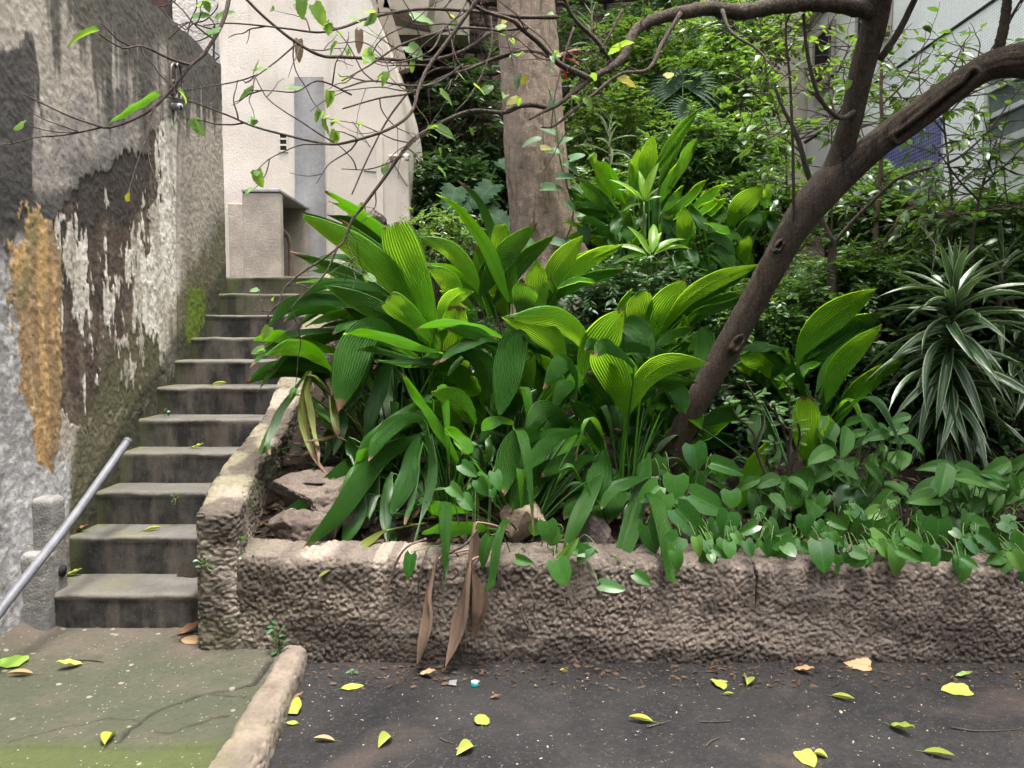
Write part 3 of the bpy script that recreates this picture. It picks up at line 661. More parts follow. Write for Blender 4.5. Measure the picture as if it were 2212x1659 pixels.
# far coarse wall, top left, with loose cables
fw = thing('far_white_wall', 'coarse white stuccoed wall above the streaked wall, hung with cables', 'wall', (-3.4, 8.6, 2))
vv, ff = box(at(372, 0, 8.6)[0], at(484, 0, 8.6)[0], 8.6, 9.2, 1.5, 7); part('wall_block', vv, ff, M_CREAM2, fw, False)
vv, ff = box(-6, at(372, 0, 8.6)[0] - .01, 8.9, 9.4, 1.5, 7); part('side_block', vv, ff, rough_mat('brown_shutter', (.10, .055, .035), (.05, .035, .03)), fw, False)
M_CABLE = rough_mat('cable_rubber', (.03, .03, .035), (.06, .06, .07), None, 9, .1, 50, .6)
cabs = [[(1040, 40), (1110, 130), (1160, 160), (1210, 190), (1240, 120), (1275, 40), (1270, -20)], [(1385, 170), (1385, 300), (1384, 410)],
        [(1250, 270), (1300, 260), (1370, 220), (1390, 160), (1330, 80)], [(1215, 230), (1225, 180), (1260, 150), (1330, 130), (1400, 60), (1420, 0)],
        [(1370, 320), (1430, 360), (1445, 280), (1440, 200)], [(1340, 370), (1380, 395), (1430, 360)], [(1025, 45), (1085, 30), (1100, 0)], [(1090, 100), (1095, 40), (1140, 0)]]
for i, c in enumerate(cabs):
    P_ = np.array([T('t1', x, y, 8.50 - .012 * i) for x, y in c]); o_ = thing('loose_cable', ['looped dark cable by the brown shutter', 'straight thin conduit down the coarse white wall', 'drooping cable crossing the thin conduit', 'long cable sagging across the coarse white wall', 'bowed cable at the edge of the cream building', 'short cable hooked beneath the bowed cable', 'pale loose wire under the shutter', 'black wire beside the shutter edge'][i], 'cable', P_[0], 'cables on the far white wall')
    vv, ff = tube(P_, [.007 if i != 1 else .012] * len(P_), 6, len(P_) * 6); part('cable_run', vv, ff, M_CABLE, o_)
# utility box: opening on the side that faces the garden
M_BOX = rough_mat('stained_cream_render', (.46, .40, .335), (.36, .31, .26), (.27, .235, .20), 5, .7, 55, .9, .2, .008)
ub = thing('utility_box', 'rendered meter box with open side at the top of the stairs', 'utility box', (-2.3, 7.2, 2.0))
fx0, fx1 = at(524, 500, 7.0)[0], at(606, 500, 7.0)[0]; ztop_ = at(560, 416, 7.0)[2]
Y1 = YB - .02
vv, ff = box(fx0, fx1, 7.0, 7.10, 1.95, ztop_, .012); part('front_panel', vv, ff, M_BOX, ub, False)
vv, ff = box(fx0, fx1 + .004, 6.99, Y1, ztop_ + .002, ztop_ + .035, .008); part('top_slab', vv, ff, M_GP, ub, False)
vv, ff = box(fx0, fx0 + .08, 7.102, Y1, 1.95, ztop_); part('side_panel', vv, ff, M_BOX, ub, False)
vv, ff = box(fx0 + .082, fx1, Y1 - .1, Y1, 1.95, ztop_); part('back_panel', vv, ff, M_BOX, ub, False)
vv, ff = box(fx0 + .082, fx1, 7.102, Y1 - .102, 1.95, 2.04); part('floor_slab', vv, ff, M_GP, ub, False)
M_RUST = rough_mat('rusty_pipe', (.16, .10, .07), (.25, .19, .15), None, 14, .3, 60, .7)
vv, ff = tube([(fx1 - .22, 7.3, 2.62), (fx1 - .1, 7.45, 2.52), (fx1 - .07, 7.52, 2.42), (fx1 - .07, 7.53, 2.05)], [.035, .025, .022, .022], 10, 20); part('riser_pipe', vv, ff, M_RUST, ub)
# ---- upper landing behind the top step is the last step; ground under the buildings
# ---- dark stone cliff wall
M_CLIFF = rough_mat('dark_stone', (.060, .042, .032), (.030, .024, .020), (.11, .075, .055), 1.4, 1.0, 18, .95, .2, .05)
cw = thing('stone_back_wall', 'dark damp stone wall at the back of the garden', 'wall', (0, 10.6, 2))
def cliff():
    ys = 10.6; y0, y1 = at(800, 300, ys)[0], 8.0
    def fn(u, v):
        X = -1.5 + u * 8.5; Z = 1.8 + v * 6.5; P = np.stack([X, ys + .25 * (fbm(X, Z, None, 3, 2) - .5), Z], 1)
        row = np.floor(Z / .32); cxx = X / .55 + .37 * row
        e = np.minimum(np.abs((Z / .32) % 1 - .5) * -2 + 1, 1); e2 = 1 - np.abs(cxx % 1 - .5) * 2
        g = np.minimum(sstep(0, .14, e), sstep(0, .09, e2)); P[:, 1] -= .05 * g + .05 * g * _h(row, np.floor(cxx), row * 0, 3)
        return P, np.repeat(np.array([[0, -1., 0]]), len(X), 0)
    V, F = rough_surf(fn, 420, 320, .012, .08, 13)
    part('stone_face', V, F, M_CLIFF, cw)
    vv, ff = box(-1.6, 7.0, 10.85, 11.2, 1.5, 8.4); part('wall_core', vv, ff, M_CLIFF, cw, False)
cliff()
# cream beams of the structure behind the curved edge, with a lattice screen
M_BEAM = rough_mat('beam_concrete', (.46, .40, .34), (.36, .32, .27), None, 2, .4, 40)
bs = thing('concrete_underframe', 'slanting cream concrete struts under the building behind the curved edge', 'concrete frame', (-.9, 9.2, 3))
def strut(p0, p1, w, Y):
    a, b = at(*p0, Y), at(*p1, Y); d = b - a; d /= np.linalg.norm(d); s = np.cross(d, (0, 1, 0)) * w / 2; f = np.array((0, w, 0))
    V = np.array([a - s, a + s, a + s + f, a - s + f, b - s, b + s, b + s + f, b - s + f]); return V, [[0, 1, 5, 4], [1, 2, 6, 5], [2, 3, 7, 6], [3, 0, 4, 7], [4, 5, 6, 7], [3, 2, 1, 0]]
for p0, p1, w in [((806, -30), (808, 80), .10), ((818, -20), (872, 150), .13), ((836, -30), (930, -10), .5)]:
    vv, ff = strut(p0, p1, w, 9.2); part('strut', vv, ff, M_BEAM, bs, False)
vv, ff = box(at(800, 0, 9.9)[0], at(1010, 0, 9.9)[0], 9.9, 10.3, at(0, 75, 9.9)[2], 8); part('lintel_wall', vv, ff, M_BEAM, bs, False)
ls = thing('lattice_screen', 'rusty diamond lattice screen beside the curved building edge', 'screen', T('t2', 240, 200, 8.9))
vv = []
for k in range(-14, 26):
    for sg in (-1, 1):
        p0 = np.array((at(772, 0, 8.9)[0] + k * .055, 8.9 + .012 * sg, 5.2)); p1 = p0 + np.array((sg * .55, 0, -1.9))
        ts = np.linspace(0, 1, 40); Q = p0[None] + (p1 - p0)[None] * ts[:, None]
        lo = np.array([at(775 + 90 * s_, 15 + 150 * s_, 8.9) for s_ in np.linspace(0, 1, 12)])
        xl_ = np.interp(-Q[:, 2], -lo[:, 2], lo[:, 0]); ok = (Q[:, 0] > xl_ - .02) & (Q[:, 0] < xl_ + .17) & (Q[:, 2] < lo[0, 2]) & (Q[:, 2] > lo[-1, 2])
        idx = np.where(ok)[0]
        if len(idx) > 2: vv.append(tube([Q[idx[0]], Q[idx[-1]]], [.006, .006], 4, 3))
if vv: part('lattice_bars', *join(vv), M_RUST, ls)

# ---- white mosaic-tiled building on the right
XT = 4.0
def tile_mat(name, ca, cb_, grout, n):
    t = NT(name); p = t.co(); sp = t.n('SeparateXYZ', Vector=p)
    def line(o): 
        f = t.math('FRACT', t.math('MULTIPLY', o, n)); return t.math('LESS_THAN', f, .14)
    g = t.math('MAXIMUM', line(sp.outputs[1]), line(sp.outputs[2]))
    cell = t.n('TexWhiteNoise', {'noise_dimensions': '3D'}, Vector=t.n('Vectormath' if 0 else 'VectorMath', {'operation': 'FLOOR'}, _0=t.mapping(p, (0, n, n))).outputs[0]).outputs[0]
    c = t.mix(cell, ca, cb_); c = t.mix(g, c, grout)
    c = t.mix(t.ramp(t.noise(p, 1.2, 4, .6), .5, .75, 0, .35), c, (.40, .38, .35))
    return t.done(t.pbsdf(c, .35, .4, t.bump(t.math('MULTIPLY', g, -1.0), .4, .003)))
M_WT = tile_mat('white_mosaic', (.82, .82, .82), (.74, .74, .75), (.50, .50, .51), 40)
M_BT = tile_mat('blue_mosaic', (.025, .03, .14), (.05, .05, .22), (.26, .27, .36), 26)
M_TEAL = rough_mat('teal_paint', (.02, .12, .17), (.03, .16, .21)); M_GLASS = rough_mat('dusty_glass', (.10, .115, .12), (.16, .175, .18), None, 3, .05, 30, .25, .5)
M_DARKW = rough_mat('dark_window', (.012, .012, .012), (.03, .028, .026)); M_WF = rough_mat('white_frame', (.55, .56, .56), (.48, .48, .48), None, 8, .1, 60, .5)
tb = thing('tiled_building', 'white mosaic-tiled apartment building on the far side of the garden', 'building', (XT, 8, 1))
vv, ff = box(XT, XT + 4, 3.2, 11.6, 1.0, 8.5); part('tiled_wall', vv, ff, M_WT, tb, False)
vv, ff = box(XT - .22, XT - .002, 8.6, 11.6, 5.67, 8.5, .01); part('overhang', vv, ff, M_CREAM, tb, False)
vv, ff = box(XT - .012, XT - .001, 3.2, 9.2, 4.262, 4.285); part('panel_joint', vv, ff, M_DARKW, tb, False)
def window(y0, y1, z0, z1, pane, bars):
    w_ = part('window', *box(XT - .03, XT - .003, y0, y1, z0, z1), pane, tb, False)
    fr = [box(XT - .05, XT - .01, y0 - .04, y0, z0 - .04, z1 + .04), box(XT - .05, XT - .01, y1, y1 + .04, z0 - .04, z1 + .04), box(XT - .052, XT - .012, y0, y1, z1, z1 + .04), box(XT - .09, XT - .012, y0 - .04, y1 + .04, z0 - .06, z0)]
    for k in bars: zz = z0 + (z1 - z0) * k; fr.append(box(XT - .06, XT - .031, y0, y1, zz - .02, zz + .02))
    V, F = join(fr); f = part('frame', V, F, M_WF if pane is M_GLASS else M_BEAM, tb, False); f.parent = w_; f.matrix_parent_inverse.identity()
window(9.43, 9.97, 4.72, 5.35, M_DARKW, []); window(8.05, 8.75, 4.75, 5.7, M_DARKW, [.5]); window(5.6, 6.3, 3.08, 3.75, M_GLASS, [.33, .66])
bp = part('blue_tile_panel', *box(XT - .02, XT - .004, 7.0, 8.3, 2.0, 3.52), M_BT, tb, False)
d_ = part('teal_door', *box(XT - .05, XT - .022, 7.55, 7.95, 1.9, 3.2, .006), M_TEAL, tb, False)
part('door_glass', *box(XT - .055, XT - .0505, 7.6, 7.9, 2.5, 3.1), M_GLASS, tb, False)
fwb = thing('far_cream_wall', 'cream wall at the far end, above the shrubs beside the tiled building', 'wall', (3.4, 10.4, 3))
part('wall_block', *box(2.55, XT - .003, 10.25, 10.5, 3.0, 8.5), M_CREAM, fwb, False)
rk = thing('rubble_wall', 'dark rubble stone wall below the tiled building', 'wall', (3.3, 6.5, 2))
lump_box(2.75, 3.95, 6.25, 6.6, 1.4, 2.62, M_CLIFF2, 'stones', rk, .08, .035, 47, .02, None, .09)

# ---- added unseen dark house block, cuts sky light and leaf sheen from the front
ob_ = thing('added_light_blocker', 'added plain dark house block across the lane that cuts the front sky light', 'building', (0, -6, -.08))
part('blocker_wall', *box(-14, 14, -9, -6, -.1, 8.5), rough_mat('dark_blocker_render', (.12, .105, .09), (.075, .068, .06), (.15, .135, .115), 1.2, .5, 30), ob_, False)
# ================================================================== VEGETATION
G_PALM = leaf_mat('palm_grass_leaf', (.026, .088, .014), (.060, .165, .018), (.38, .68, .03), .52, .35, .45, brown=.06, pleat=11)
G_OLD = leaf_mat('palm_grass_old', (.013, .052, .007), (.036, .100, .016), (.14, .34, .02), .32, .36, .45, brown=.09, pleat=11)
G_YEL = leaf_mat('palm_grass_yellowing', (.13, .16, .03), (.20, .22, .05), (.35, .40, .04), .3, .5, .3, brown=.35, pleat=7)
G_DRY = leaf_mat('dry_leaf', (.20, .135, .095), (.30, .215, .155), (.20, .12, .06), .2, .75, .2, pleat=7)
def ribbon(C, side, W, ncol, pleats, amp, cup=.0, at_i=None, twist=0.0, wave=0.0, seed=0, tear=0.0):
    """leaf blade along C; W = width per row"""
    n = len(C); at_i = n // 2 if at_i is None else at_i
    Tn, S, N = frames(C, side, at_i)
    if twist:
        a = np.linspace(-twist, twist, n)[:, None]; S, N = S * np.cos(a) + N * np.sin(a), N * np.cos(a) - S * np.sin(a)
    s = np.linspace(-1, 1, ncol); t = np.linspace(0, 1, n)
    ph = (s + 1) * .5 * pleats; tri = np.abs(ph % 1 - .5) * 4 - 1
    env = np.minimum(1, W / (W.max() + 1e-9) * 1.5)[:, None]
    ht = amp * tri[None] * env - cup * (1 - np.abs(s))[None] * W[:, None]
    if wave: ht = ht + wave * (vn(t[:, None] * 5 + seed, s[None] * 1.3 + seed, None, 3) - .5) * np.abs(s)[None]
    P = C[:, None] + S[:, None] * (s[None, :, None] * W[:, None, None] * .5) + N[:, None] * ht[..., None]
    if tear:                                   # ragged end: outer strips end earlier
        rg = np.random.default_rng(seed); cut = 1 - tear * rg.random(ncol) ** 1.5
        for j in range(ncol):
            k = int((n - 1) * cut[j]); P[k + 1:, j] = P[k, j]
    uv = np.stack([np.repeat(s[None], n, 0), np.repeat(t[:, None], ncol, 1), np.zeros((n, ncol))], -1)
    return P.reshape(-1, 3), gridF(n, ncol), uv.reshape(-1, 3)
VIEW = np.array([0, 1.0, -.08])
def blade_width(t, wmax, base=.10, peak=.5, tip=0.0):
    a = np.clip(t / peak, 0, 1); b = np.clip((t - peak) / (1 - peak), 0, 1)
    w = np.where(t < peak, base + (1 - base) * np.sin(a * math.pi / 2) ** .85, tip + (1 - tip) * (1 - b ** 1.9))
    return wmax * w
LEAFN = [0]
def crisp(o, ncol, nv):
    """keep the pleat ridges sharp, the blade smooth along its length"""
    m = o.data; m.polygons.foreach_set('use_smooth', np.ones(len(m.polygons), bool)); e = np.zeros(len(m.edges) * 2, np.int32); m.edges.foreach_get('vertices', e); e = e.reshape(-1, 2)
    k = (np.abs(e[:, 0] - e[:, 1]) == ncol) & (e.max(1) < nv); a = m.attributes.new('sharp_edge', 'BOOLEAN', 'EDGE'); a.data.foreach_set('value', k); return o
def palm_leaf(plant, tile, pts, w, Y0, Y1, mat=None, real=.115, blunt=0.0, root=None, fold=None, tear=0.0, label=None, peak=.5):
    """traced blade: pts from base to tip, w = visible width in tile pixels, Y0/Y1 depths of base and tip"""
    k = len(pts); LEAFN[0] += 1; sd = LEAFN[0]
    dep = np.linspace(Y0, Y1, k) + .0; dep = dep + .05 * np.sin(np.linspace(0, math.pi, k))
    P = np.array([T(tile, x, y, d) for (x, y), d in zip(pts, dep)])
    n = 30; C = crom(P, n)
    s_px = TILES[tile][2] / 1.8517; wm = .95 * w * s_px * (Y0 + Y1) / 2 / FPX
    i0 = int(n * .55); tn = C[min(n - 1, i0 + 2)] - C[i0 - 2]; tn /= np.linalg.norm(tn)
    vd = C[i0] - CAM; vd /= np.linalg.norm(vd)
    perp = np.cross(vd, tn); perp /= np.linalg.norm(perp) + 1e-9
    if perp[2] < 0: perp = -perp                # perp now points up in the picture
    rw_ = max(wm, min(real, wm * 2.2)); ph = math.acos(min(1, wm / rw_))
    side = perp * math.cos(ph) + vd * math.sin(ph)  # far edge up, near edge down
    W = blade_width(np.linspace(0, 1, n), rw_, .13, peak, blunt)
    pl = 9 if rw_ < .09 else 13
    dry = mat is not None and mat in (G_DRY,)
    V, F, uv = ribbon(C, side, W * (.8 if dry else 1), 2 * pl + 1, pl, rw_ * (.085 if dry else .026), .09, i0, random.uniform(-.25, .25) * (4 if dry else 1), .03, sd, tear)
    parts = [(V, F)]; uvs = [uv]
    # stalk down to the plant's root
    b = C[0]; r0 = np.array(plant.location) + np.array([random.uniform(-.05, .05), random.uniform(-.05, .05), -.03])
    if root is not False and b[2] > r0[2]:
        m1 = r0 * .45 + b * .55; m1[2] = r0[2] * .35 + b[2] * .65
        stv, stf = tube([r0, m1, b, C[1]], [.007, .006, .005, .004], 5, 10, cap=False)
        parts.append((stv, stf)); uvs.append(np.stack([np.zeros(len(stv)), np.full(len(stv), .3), np.zeros(len(stv))], 1))
    V, F = join(parts)
    return crisp(part('leaf', V, F, mat or G_PALM, plant, False, attrs={'luv': np.vstack(uvs)}, label=label), 2 * pl + 1, n * (2 * pl + 1))
def wild_leaf(plant, az, el, L, w, mat, droop=1.0, lift=.12):
    r0 = np.array(plant.location); d = np.array([math.sin(az) * math.cos(el), math.cos(az) * math.cos(el), math.sin(el)])
    st = lift + .5 * L * random.uniform(.4, 1); n = 22; s = np.linspace(0, L, n)
    a = r0 + np.array([d[0] * .02, d[1] * .02, -.02]); pet = a + d * st
    C = pet[None] + d[None] * s[:, None]; C[:, 2] -= droop * (s ** 2) * .62 / L * (1 + .5 * (s / L) ** 2)
    C[:, 2] = np.maximum(C[:, 2], soil_z(C[:, 0], C[:, 1]) + .02)
    side = np.array([math.cos(az), -math.sin(az), random.uniform(-.25, .25)])
    V, F, uv = ribbon(C, side, blade_width(np.linspace(0, 1, n), w, .09, .5), 21, 10, w * .028, .09, n // 2, random.uniform(-.4, .4), .03, LEAFN[0])
    LEAFN[0] += 1
    tv, tf = tube([a, (a + pet) / 2 + (0, 0, .01), pet, C[1]], [.007, .006, .005, .004], 5, 8, cap=False)
    V, F = join([(V, F), (tv, tf)]); uv = np.vstack([uv, np.stack([np.zeros(len(tv)), np.full(len(tv), .3), np.zeros(len(tv))], 1)])
    return crisp(part('leaf', V, F, mat, plant, False, attrs={'luv': uv}), 21, n * 21)
def root_at(dx, Y): p = at(dx, 700, Y); return (p[0], Y, float(soil_z(p[0], Y)))
PG = 'palm grass plants in the bed'
def palm(dx, Y, label): return thing("palm_grass", label, "plant", root_at(dx, Y), PG, "thing")
PA = palm(930, 4.75, 'palm grass with the broad upright fan of bright leaves nearest the stairs')
PL = palm(850, 4.45, 'palm grass arching over the stair parapet with long drooping leaves')
PF = palm(960, 4.12, 'palm grass drooping pale strap leaves down to the low wall')
PB = palm(1105, 5.1, 'palm grass standing in front of the thick trunk')
PC = palm(1085, 4.5, 'palm grass in the middle of the clump with a folded pale leaf')
PM = palm(1130, 3.92, 'palm grass behind the pale rock, with dry leaves over the wall')
PD = palm(1350, 4.25, 'palm grass with the bright V of two leaves beside the leaning trunk')
PR = palm(1290, 4.95, 'palm grass with one long leaf reaching across the leaning trunk')
PE = palm(1765, 4.75, 'palm grass with two dark blades behind the leaning tree')
PG_ = palm(1735, 4.1, 'palm grass with one curled bright blade above the pothos')
PS = palm(1405, 6.0, 'palm grass in the upper clump just beyond the thick trunk')
PS2 = palm(1545, 6.05, 'palm grass in the upper clump nearer the leaning fork')
def many(plant, rows, **kw):
    for r in rows:
        a = dict(kw); a.update(r[5] if len(r) > 5 else {}); palm_leaf(plant, r[0], r[1], r[2], r[3], r[4], **a)
        if a.get('mat') in (G_DRY, G_YEL): continue
        k_ = TILES[r[0]][2] / 1.8517
        for rep in range(2 if r[2] * k_ > 18 else 1):          # a neighbour leaf a little behind, leaning the same way
            ox, oy, sc_, tw_ = random.uniform(-34, 34) / k_, random.uniform(8, 52) / k_, random.uniform(.8, 1.1), random.uniform(-.28, .28); b0 = r[1][0]; ct, sn = math.cos(tw_) * sc_, math.sin(tw_) * sc_
            pts_ = [(b0[0] + ox + (x - b0[0]) * ct - (y - b0[1]) * sn, b0[1] + oy + (x - b0[0]) * sn + (y - b0[1]) * ct) for x, y in r[1]]; dz_ = random.uniform(.10, .28)
            if max(D(r[0], *q)[1] for q in pts_) > 1150 + 40 * (r[4] > 3.8): continue
            palm_leaf(plant, r[0], pts_, r[2] * random.uniform(.65, 1.0), r[3] + dz_, r[4] + dz_, mat=random.choice((G_OLD, G_OLD, G_PALM)), peak=a.get('peak', .5))
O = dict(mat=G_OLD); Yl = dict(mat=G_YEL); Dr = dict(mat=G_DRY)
many(PA, [
 ('zA', [(2150, 1480), (2010, 1150), (1830, 740), (1680, 320)], 430, 4.6, 4.5, dict(blunt=.55, peak=.72, tear=.06)),
 ('zA', [(2060, 1460), (1720, 1010), (1310, 640), (960, 430), (700, 290)], 330, 4.62, 4.35, dict(blunt=.15, peak=.45)),
 ('zA', [(1900, 800), (1560, 440), (1250, 240), (980, 125)], 140, 4.95, 4.85),
 ('zA', [(1800, 560), (1400, 320), (1150, 130), (940, 12)], 95, 5.05, 5.0),
 ('zA', [(1960, 1650), (1700, 1430), (1300, 1220), (930, 1050)], 240, 4.5, 4.25, O),
 ('zA', [(1800, 1280), (1500, 1090), (1000, 1030), (640, 1185)], 120, 4.7, 4.2, O),
 ('zA', [(1560, 1430), (1250, 1270), (900, 1215), (560, 1270), (310, 1500)], 125, 4.6, 4.0, O),
 ('zA', [(2110, 1680), (1960, 1470), (1770, 1300), (1600, 1180)], 280, 4.45, 4.35, dict(blunt=.6, peak=.8, tear=.06)),
 ('zA', [(1620, 960), (1400, 850), (1170, 820)], 70, 5.0, 4.9), ('zA', [(1500, 860), (1280, 770), (1050, 740), (760, 790)], 65, 5.0, 4.8, O),
 ('zA', [(1200, 1060), (980, 1010), (620, 1020)], 55, 4.9, 4.6), ('zA', [(1350, 1370), (1200, 1350), (1000, 1390), (730, 1520)], 85, 4.6, 4.3),
 ('zA', [(1600, 1400), (1420, 1410), (1200, 1480), (1020, 1580)], 70, 4.6, 4.3, O),
 ('t5', [(700, 850), (710, 600), (745, 325)], 195, 4.55, 4.45, dict(blunt=.5, peak=.7)), ('t5', [(650, 560), (680, 340), (760, 250), (855, 235)], 130, 4.5, 4.4),
 ('t5', [(770, 340), (700, 170), (555, 60)], 140, 5.0, 4.95), ('t5', [(1040, 530), (800, 440), (640, 440), (480, 475)], 60, 4.45, 4.2)])
many(PL, [
 ('zB', [(1250, 90), (1050, 50), (780, 60), (480, 110), (280, 280), (105, 475)], 80, 4.6, 3.9, O),
 ('zB', [(1100, 290), (770, 220), (450, 130), (115, 165)], 125, 4.5, 3.95), ('zB', [(1060, 640), (960, 430), (780, 290), (540, 250), (285, 335)], 180, 4.4, 3.9),
 ('zB', [(1760, 200), (1660, 60), (1460, 30), (1290, 230), (1190, 550), (1085, 965)], 410, 4.5, 4.0, dict(mat=G_OLD, peak=.55)),
 ('zB', [(2240, 320), (1800, 190), (1450, 105), (1145, 100)], 100, 4.3, 4.0), ('zB', [(2240, 400), (1900, 410), (1480, 405)], 68, 4.35, 4.1, O),
 ('zB', [(1700, 280), (1520, 760), (1350, 1400)], 175, 4.5, 4.2, O), ('zB', [(750, 510), (690, 780), (690, 1100), (800, 1450), (945, 1655)], 80, 4.3, 4.05, Yl),
 ('zB', [(775, 510), (760, 800), (800, 1150), (895, 1590)], 70, 4.32, 4.1, Yl), ('zB', [(735, 530), (560, 760), (440, 930), (370, 1110), (315, 1300), (320, 1430)], 78, 4.3, 4.0, dict(mat=G_OLD)),
 ('zB', [(800, 790), (900, 930), (995, 1075)], 75, 4.4, 4.2, O), ('zB', [(1000, 780), (1040, 1000), (1060, 1250)], 90, 4.3, 4.15, Yl), ('zB', [(1070, 1230), (900, 1265), (725, 1305)], 40, 4.15, 4.1, Dr),
 ('zB', [(1195, 880), (1120, 1150), (1030, 1440)], 95, 4.35, 4.2, O)])
many(PF, [
 ('zB', [(2130, 770), (1800, 980), (1500, 1200), (1295, 1395)], 140, 4.25, 3.9, O), ('zB', [(2050, 1030), (1800, 1040), (1560, 1240), (1420, 1520)], 210, 4.1, 3.85, O),
 ('zC', [(1800, -60), (1350, 170), (1100, 430), (800, 850), (375, 1285)], 265, 4.1, 3.62, O),
 ('zB', [(2450, 1560), (2160, 1090), (1950, 780), (1805, 530)], 140, 4.15, 4.1), ('zC', [(920, -20), (980, 200), (1040, 420)], 130, 4.1, 4.0, O),
 ('zC', [(1700, -20), (1630, 200), (1540, 520), (1380, 890)], 210, 4.05, 3.75, dict(mat=G_OLD, tear=.12)), ('zC', [(1740, 40), (1680, 350), (1620, 640), (1540, 960)], 95, 4.0, 3.8, O),
 ('zC', [(1840, -40), (1860, 350), (1770, 780), (1650, 1150)], 95, 4.0, 3.75, O), ('zC', [(1400, 380), (1360, 520), (1350, 850), (1365, 1195)], 130, 3.95, 3.75, O),
 ('zC', [(1420, 700), (1410, 950), (1415, 1200)], 70, 3.9, 3.76, O), ('zC', [(1260, 420), (1190, 680), (1155, 905)], 135, 4.0, 3.85, O), ('zC', [(1100, 620), (1010, 900), (870, 1195)], 185, 3.95, 3.75, O),
 ('zC', [(800, 780), (760, 1000), (730, 1180)], 95, 3.95, 3.8, O), ('zC', [(1340, 1030), (1100, 1180), (850, 1370), (595, 1525)], 115, 3.75, 3.42, Yl), ('t5', [(870, 1090), (750, 930), (575, 880)], 145, 4.2, 4.1)])
many(PB, [
 ('t5', [(910, 260), (800, 60), (680, -55), (485, -128)], 120, 5.1, 5.0), ('t5', [(1080, 300), (960, -20), (860, -180), (740, -320), (608, -400)], 100, 4.95, 4.9, dict(peak=.35)),
 ('t5', [(1110, 310), (1060, 60), (1025, -205)], 175, 5.15, 5.1, dict(blunt=.45, peak=.65)), ('t5', [(890, 270), (1050, 0), (1275, -218)], 155, 5.0, 4.95, O),
 ('t5', [(1290, 390), (1265, 200), (1265, 30)], 160, 4.8, 4.75, dict(peak=.6)), ('t5', [(1170, 390), (1185, 280), (1200, 190)], 185, 4.65, 4.6, dict(mat=G_OLD, blunt=.7, peak=.7)),
 ('t5', [(1320, 280), (1400, 80), (1565, -135)], 165, 4.9, 4.85), ('t5', [(1330, 250), (1500, 100), (1650, 0), (1830, -75)], 115, 4.95, 4.8), ('t5', [(1400, 210), (1530, 155), (1655, 175)], 36, 4.9, 4.8)])
many(PC, [
 ('t5', [(1440, 710), (1380, 560), (1240, 450), (1035, 395)], 180, 4.35, 4.2), ('t5', [(1610, 650), (1520, 490), (1350, 395), (1075, 400)], 160, 4.45, 4.15),
 ('t5', [(1270, 600), (1150, 490), (1100, 640), (1060, 850), (1015, 1060)], 215, 4.3, 4.0, dict(mat=G_OLD, tear=.10)), ('t5', [(1075, 1070), (1160, 850), (1255, 630)], 155, 4.25, 4.2, O),
 ('t5', [(995, 1060), (970, 800), (880, 660), (735, 615)], 165, 4.3, 4.2, O), ('t5', [(1040, 560), (860, 540), (640, 690)], 75, 4.35, 4.1, O), ('t5', [(1070, 630), (900, 510), (690, 470)], 85, 4.35, 4.15, O),
 ('t5', [(1590, 910), (1640, 650), (1730, 480), (1835, 340)], 255, 4.4, 4.3, dict(peak=.55)), ('t5', [(1510, 930), (1510, 770), (1440, 685), (1305, 865)], 125, 4.2, 4.0, O),
 ('t5', [(1440, 960), (1370, 750), (1290, 640)], 110, 4.35, 4.3), ('t5', [(800, 900), (860, 850), (870, 780)], 60, 4.3, 4.25)])
many(PM, [
 ('t5', [(1320, 1155), (1150, 1190), (1065, 1400), (1050, 1560)], 190, 4.0, 3.75, O), ('t5', [(1560, 1130), (1360, 1170), (1240, 1330), (1190, 1395)], 135, 4.0, 3.8, O),
 ('t5', [(1360, 1320), (1220, 1480), (1090, 1670)], 185, 4.0, 3.8, O), ('t5', [(1640, 1300), (1450, 1340), (1290, 1430)], 120, 4.0, 3.9, O), ('t5', [(1690, 1265), (1600, 1050), (1485, 935)], 115, 4.1, 4.05, O),
 ('t5', [(1500, 1110), (1320, 1000), (1190, 1140)], 155, 4.2, 4.05, O), ('zC', [(2260, 830), (2020, 780), (1815, 770)], 150, 3.95, 3.85, dict(blunt=.8, peak=.8)), ('zC', [(2450, 1000), (2150, 1000), (1950, 1020), (1735, 1052)], 180, 3.75, 3.68),
 ('t5', [(1115, 1085), (1000, 1072), (905, 1125)], 65, 4.1, 4.0), ('t5', [(670, 1125), (760, 1170), (822, 1295)], 95, 4.0, 3.95, dict(blunt=.4, tear=.1)), ('t5', [(960, 1330), (955, 1160)], 62, 4.0, 4.0, O),
 ('t5', [(1700, 1400), (1600, 1560), (1430, 1930)], 120, 3.85, 3.60, O),
 ('t8', [(862, 65), (862, 300), (900, 520), (858, 840)], 135, 3.50, 3.34, dict(mat=G_DRY, label='dry brown leaf hanging over the wall')), ('t8', [(838, 310), (790, 600), (735, 820), (672, 1000)], 75, 3.42, 3.34, dict(mat=G_DRY, label='dry brown leaf hanging over the wall')),
 ('t8', [(630, 285), (585, 480), (550, 720), (488, 990)], 55, 3.42, 3.34, dict(mat=G_DRY, label='dry brown leaf hanging over the wall'))])
